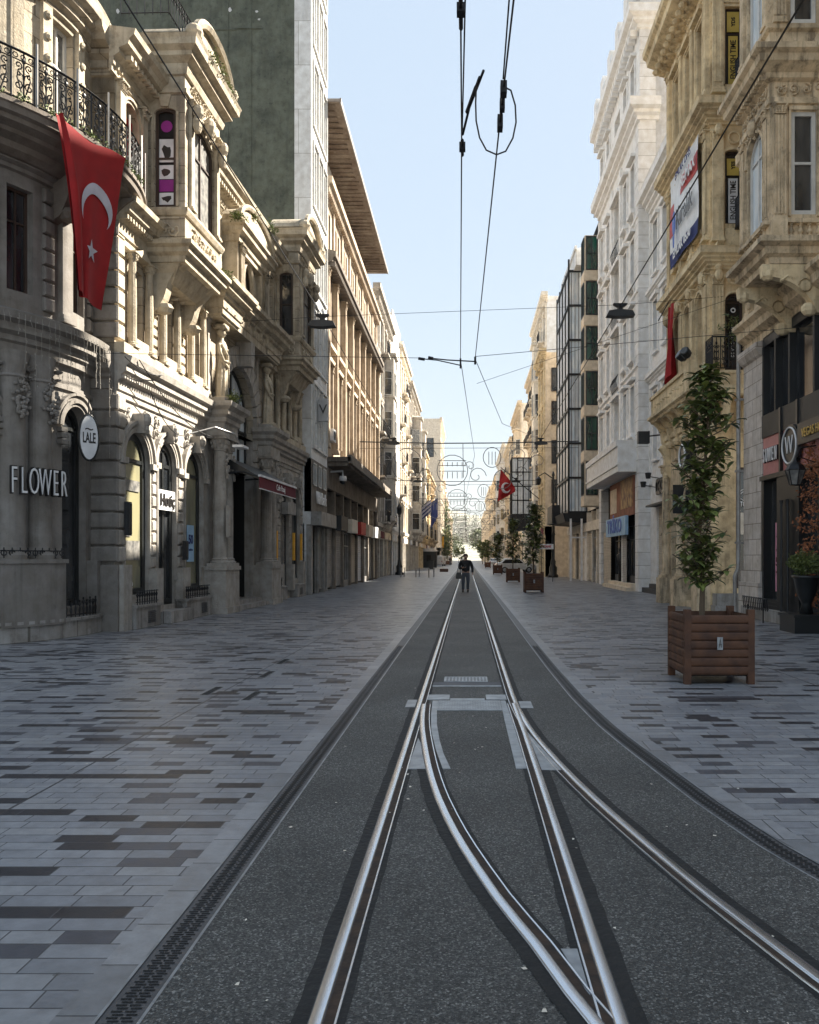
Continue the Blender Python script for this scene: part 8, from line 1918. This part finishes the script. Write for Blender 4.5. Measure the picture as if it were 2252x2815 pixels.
# ================================================================= one object per separate piece of these parts
SPLIT = ('section_insulator', 'ground_floor_mouldings', 'pedestal', 'oriel_bracket', 'shop_plinth', 'balcony_bracket', 'balcony_post', 'vent_grille', 'shop_pier', 'slim_column', 'ground_pier', 'window_cresting', 'balcony_slab', 'balcony_railing', 'grate_frame', 'corner_post', 'side_boards', 'shop_pane', 'shop_recess', 'stone_balcony', 'folding_arm', 'side_plates', 'bay_spandrel', 'step', 'coursed_corner', 'window_guard')
def split_object(o, gap=.06):
    me = o.data; n = len(me.vertices); par = list(range(n))
    def find(a):
        while par[a] != a: par[a] = par[par[a]]; a = par[a]
        return a
    for p in me.polygons:
        v = p.vertices; r0 = find(v[0])
        for k in v[1:]: par[find(k)] = r0
    isl = {}
    for i in range(n): isl.setdefault(find(i), []).append(i)
    boxes = []
    for r_, vs in isl.items():
        co_ = [me.vertices[i].co for i in vs]; boxes.append([[min(c[k] for c in co_)-gap/2 for k in range(3)], [max(c[k] for c in co_)+gap/2 for k in range(3)], r_])
    m = len(boxes); q = list(range(m))
    def f2(a):
        while q[a] != a: q[a] = q[q[a]]; a = q[a]
        return a
    for i in range(m):
        for j in range(i+1, m):
            if f2(i) != f2(j) and all(boxes[i][0][k] <= boxes[j][1][k] and boxes[j][0][k] <= boxes[i][1][k] for k in range(3)): q[f2(i)] = f2(j)
    grp = {}
    for i in range(m): grp.setdefault(f2(i), set()).add(boxes[i][2])
    if len(grp) < 2 or len(grp) > 60: return
    polys = [tuple(p.vertices) for p in me.polygons]; first = True
    for roots in grp.values():
        fs = [p for p in polys if find(p[0]) in roots]; used = sorted({i for p in fs for i in p}); mp = {v: i for i, v in enumerate(used)}
        m2 = bpy.data.meshes.new(o.name.split('.')[0]); m2.from_pydata([me.vertices[i].co[:] for i in used], [], [tuple(mp[i] for i in p) for p in fs]); m2.update()
        for mt in me.materials: m2.materials.append(mt)
        if first: tgt = o; first = False; new = m2
        else:
            c = o.copy(); c.data = m2; COL.objects.link(c)
    o.data = new
for o in [x for x in S.objects if x.type == 'MESH' and x.parent and x.name.split('.')[0] in SPLIT and not x.children and len(x.data.polygons) < 9000]: split_object(o)
# ---------------------------------------------------------------- camera, sky, sun
cam = bpy.data.cameras.new('camera'); co = bpy.data.objects.new('camera', cam); COL.objects.link(co); S.camera = co
co.location = (0, 0, 1.61); co.rotation_euler = (R(90), 0, 0)
cam.sensor_fit = 'HORIZONTAL'; cam.sensor_width = 36; cam.lens = 36*2254/2252
cam.shift_x = -158/2252; cam.shift_y = 125.5/2252; cam.clip_start = .1; cam.clip_end = 6000
W = bpy.data.worlds.new('World'); S.world = W; W.use_nodes = True
N = W.node_tree.nodes; L = W.node_tree.links; bg = N['Background']
sky = N.new('ShaderNodeTexSky'); sky.sky_type = 'NISHITA'; sky.sun_disc = False
ELEV, AZ = 41., 36.   # azimuth from +X towards +Y
sky.sun_elevation = R(ELEV); sky.sun_rotation = R(90-AZ); sky.air_density = 1.; sky.dust_density = .25; sky.ozone_density = 1.
gm = N.new('ShaderNodeGamma'); gm.inputs['Gamma'].default_value = .12; L.new(sky.outputs[0], gm.inputs['Color'])
hs = N.new('ShaderNodeHueSaturation'); hs.inputs['Saturation'].default_value = 2.9; L.new(gm.outputs[0], hs.inputs['Color']); L.new(hs.outputs[0], bg.inputs['Color']); bg.inputs['Strength'].default_value = .15
sun = bpy.data.lights.new('sun', 'SUN'); sun.energy = 4.1; sun.angle = R(.5); sun.color = (1, .92, .79)
so = bpy.data.objects.new('sun', sun); COL.objects.link(so)
d = Vector((math.cos(R(AZ))*math.cos(R(ELEV)), math.sin(R(AZ))*math.cos(R(ELEV)), math.sin(R(ELEV))))
so.rotation_euler = d.to_track_quat('Z', 'Y').to_euler(); so.location = (40, 20, 60)
S.view_settings.view_transform = 'Standard'; S.view_settings.look = 'None'; S.view_settings.gamma = 1; S.view_settings.exposure = 2.45
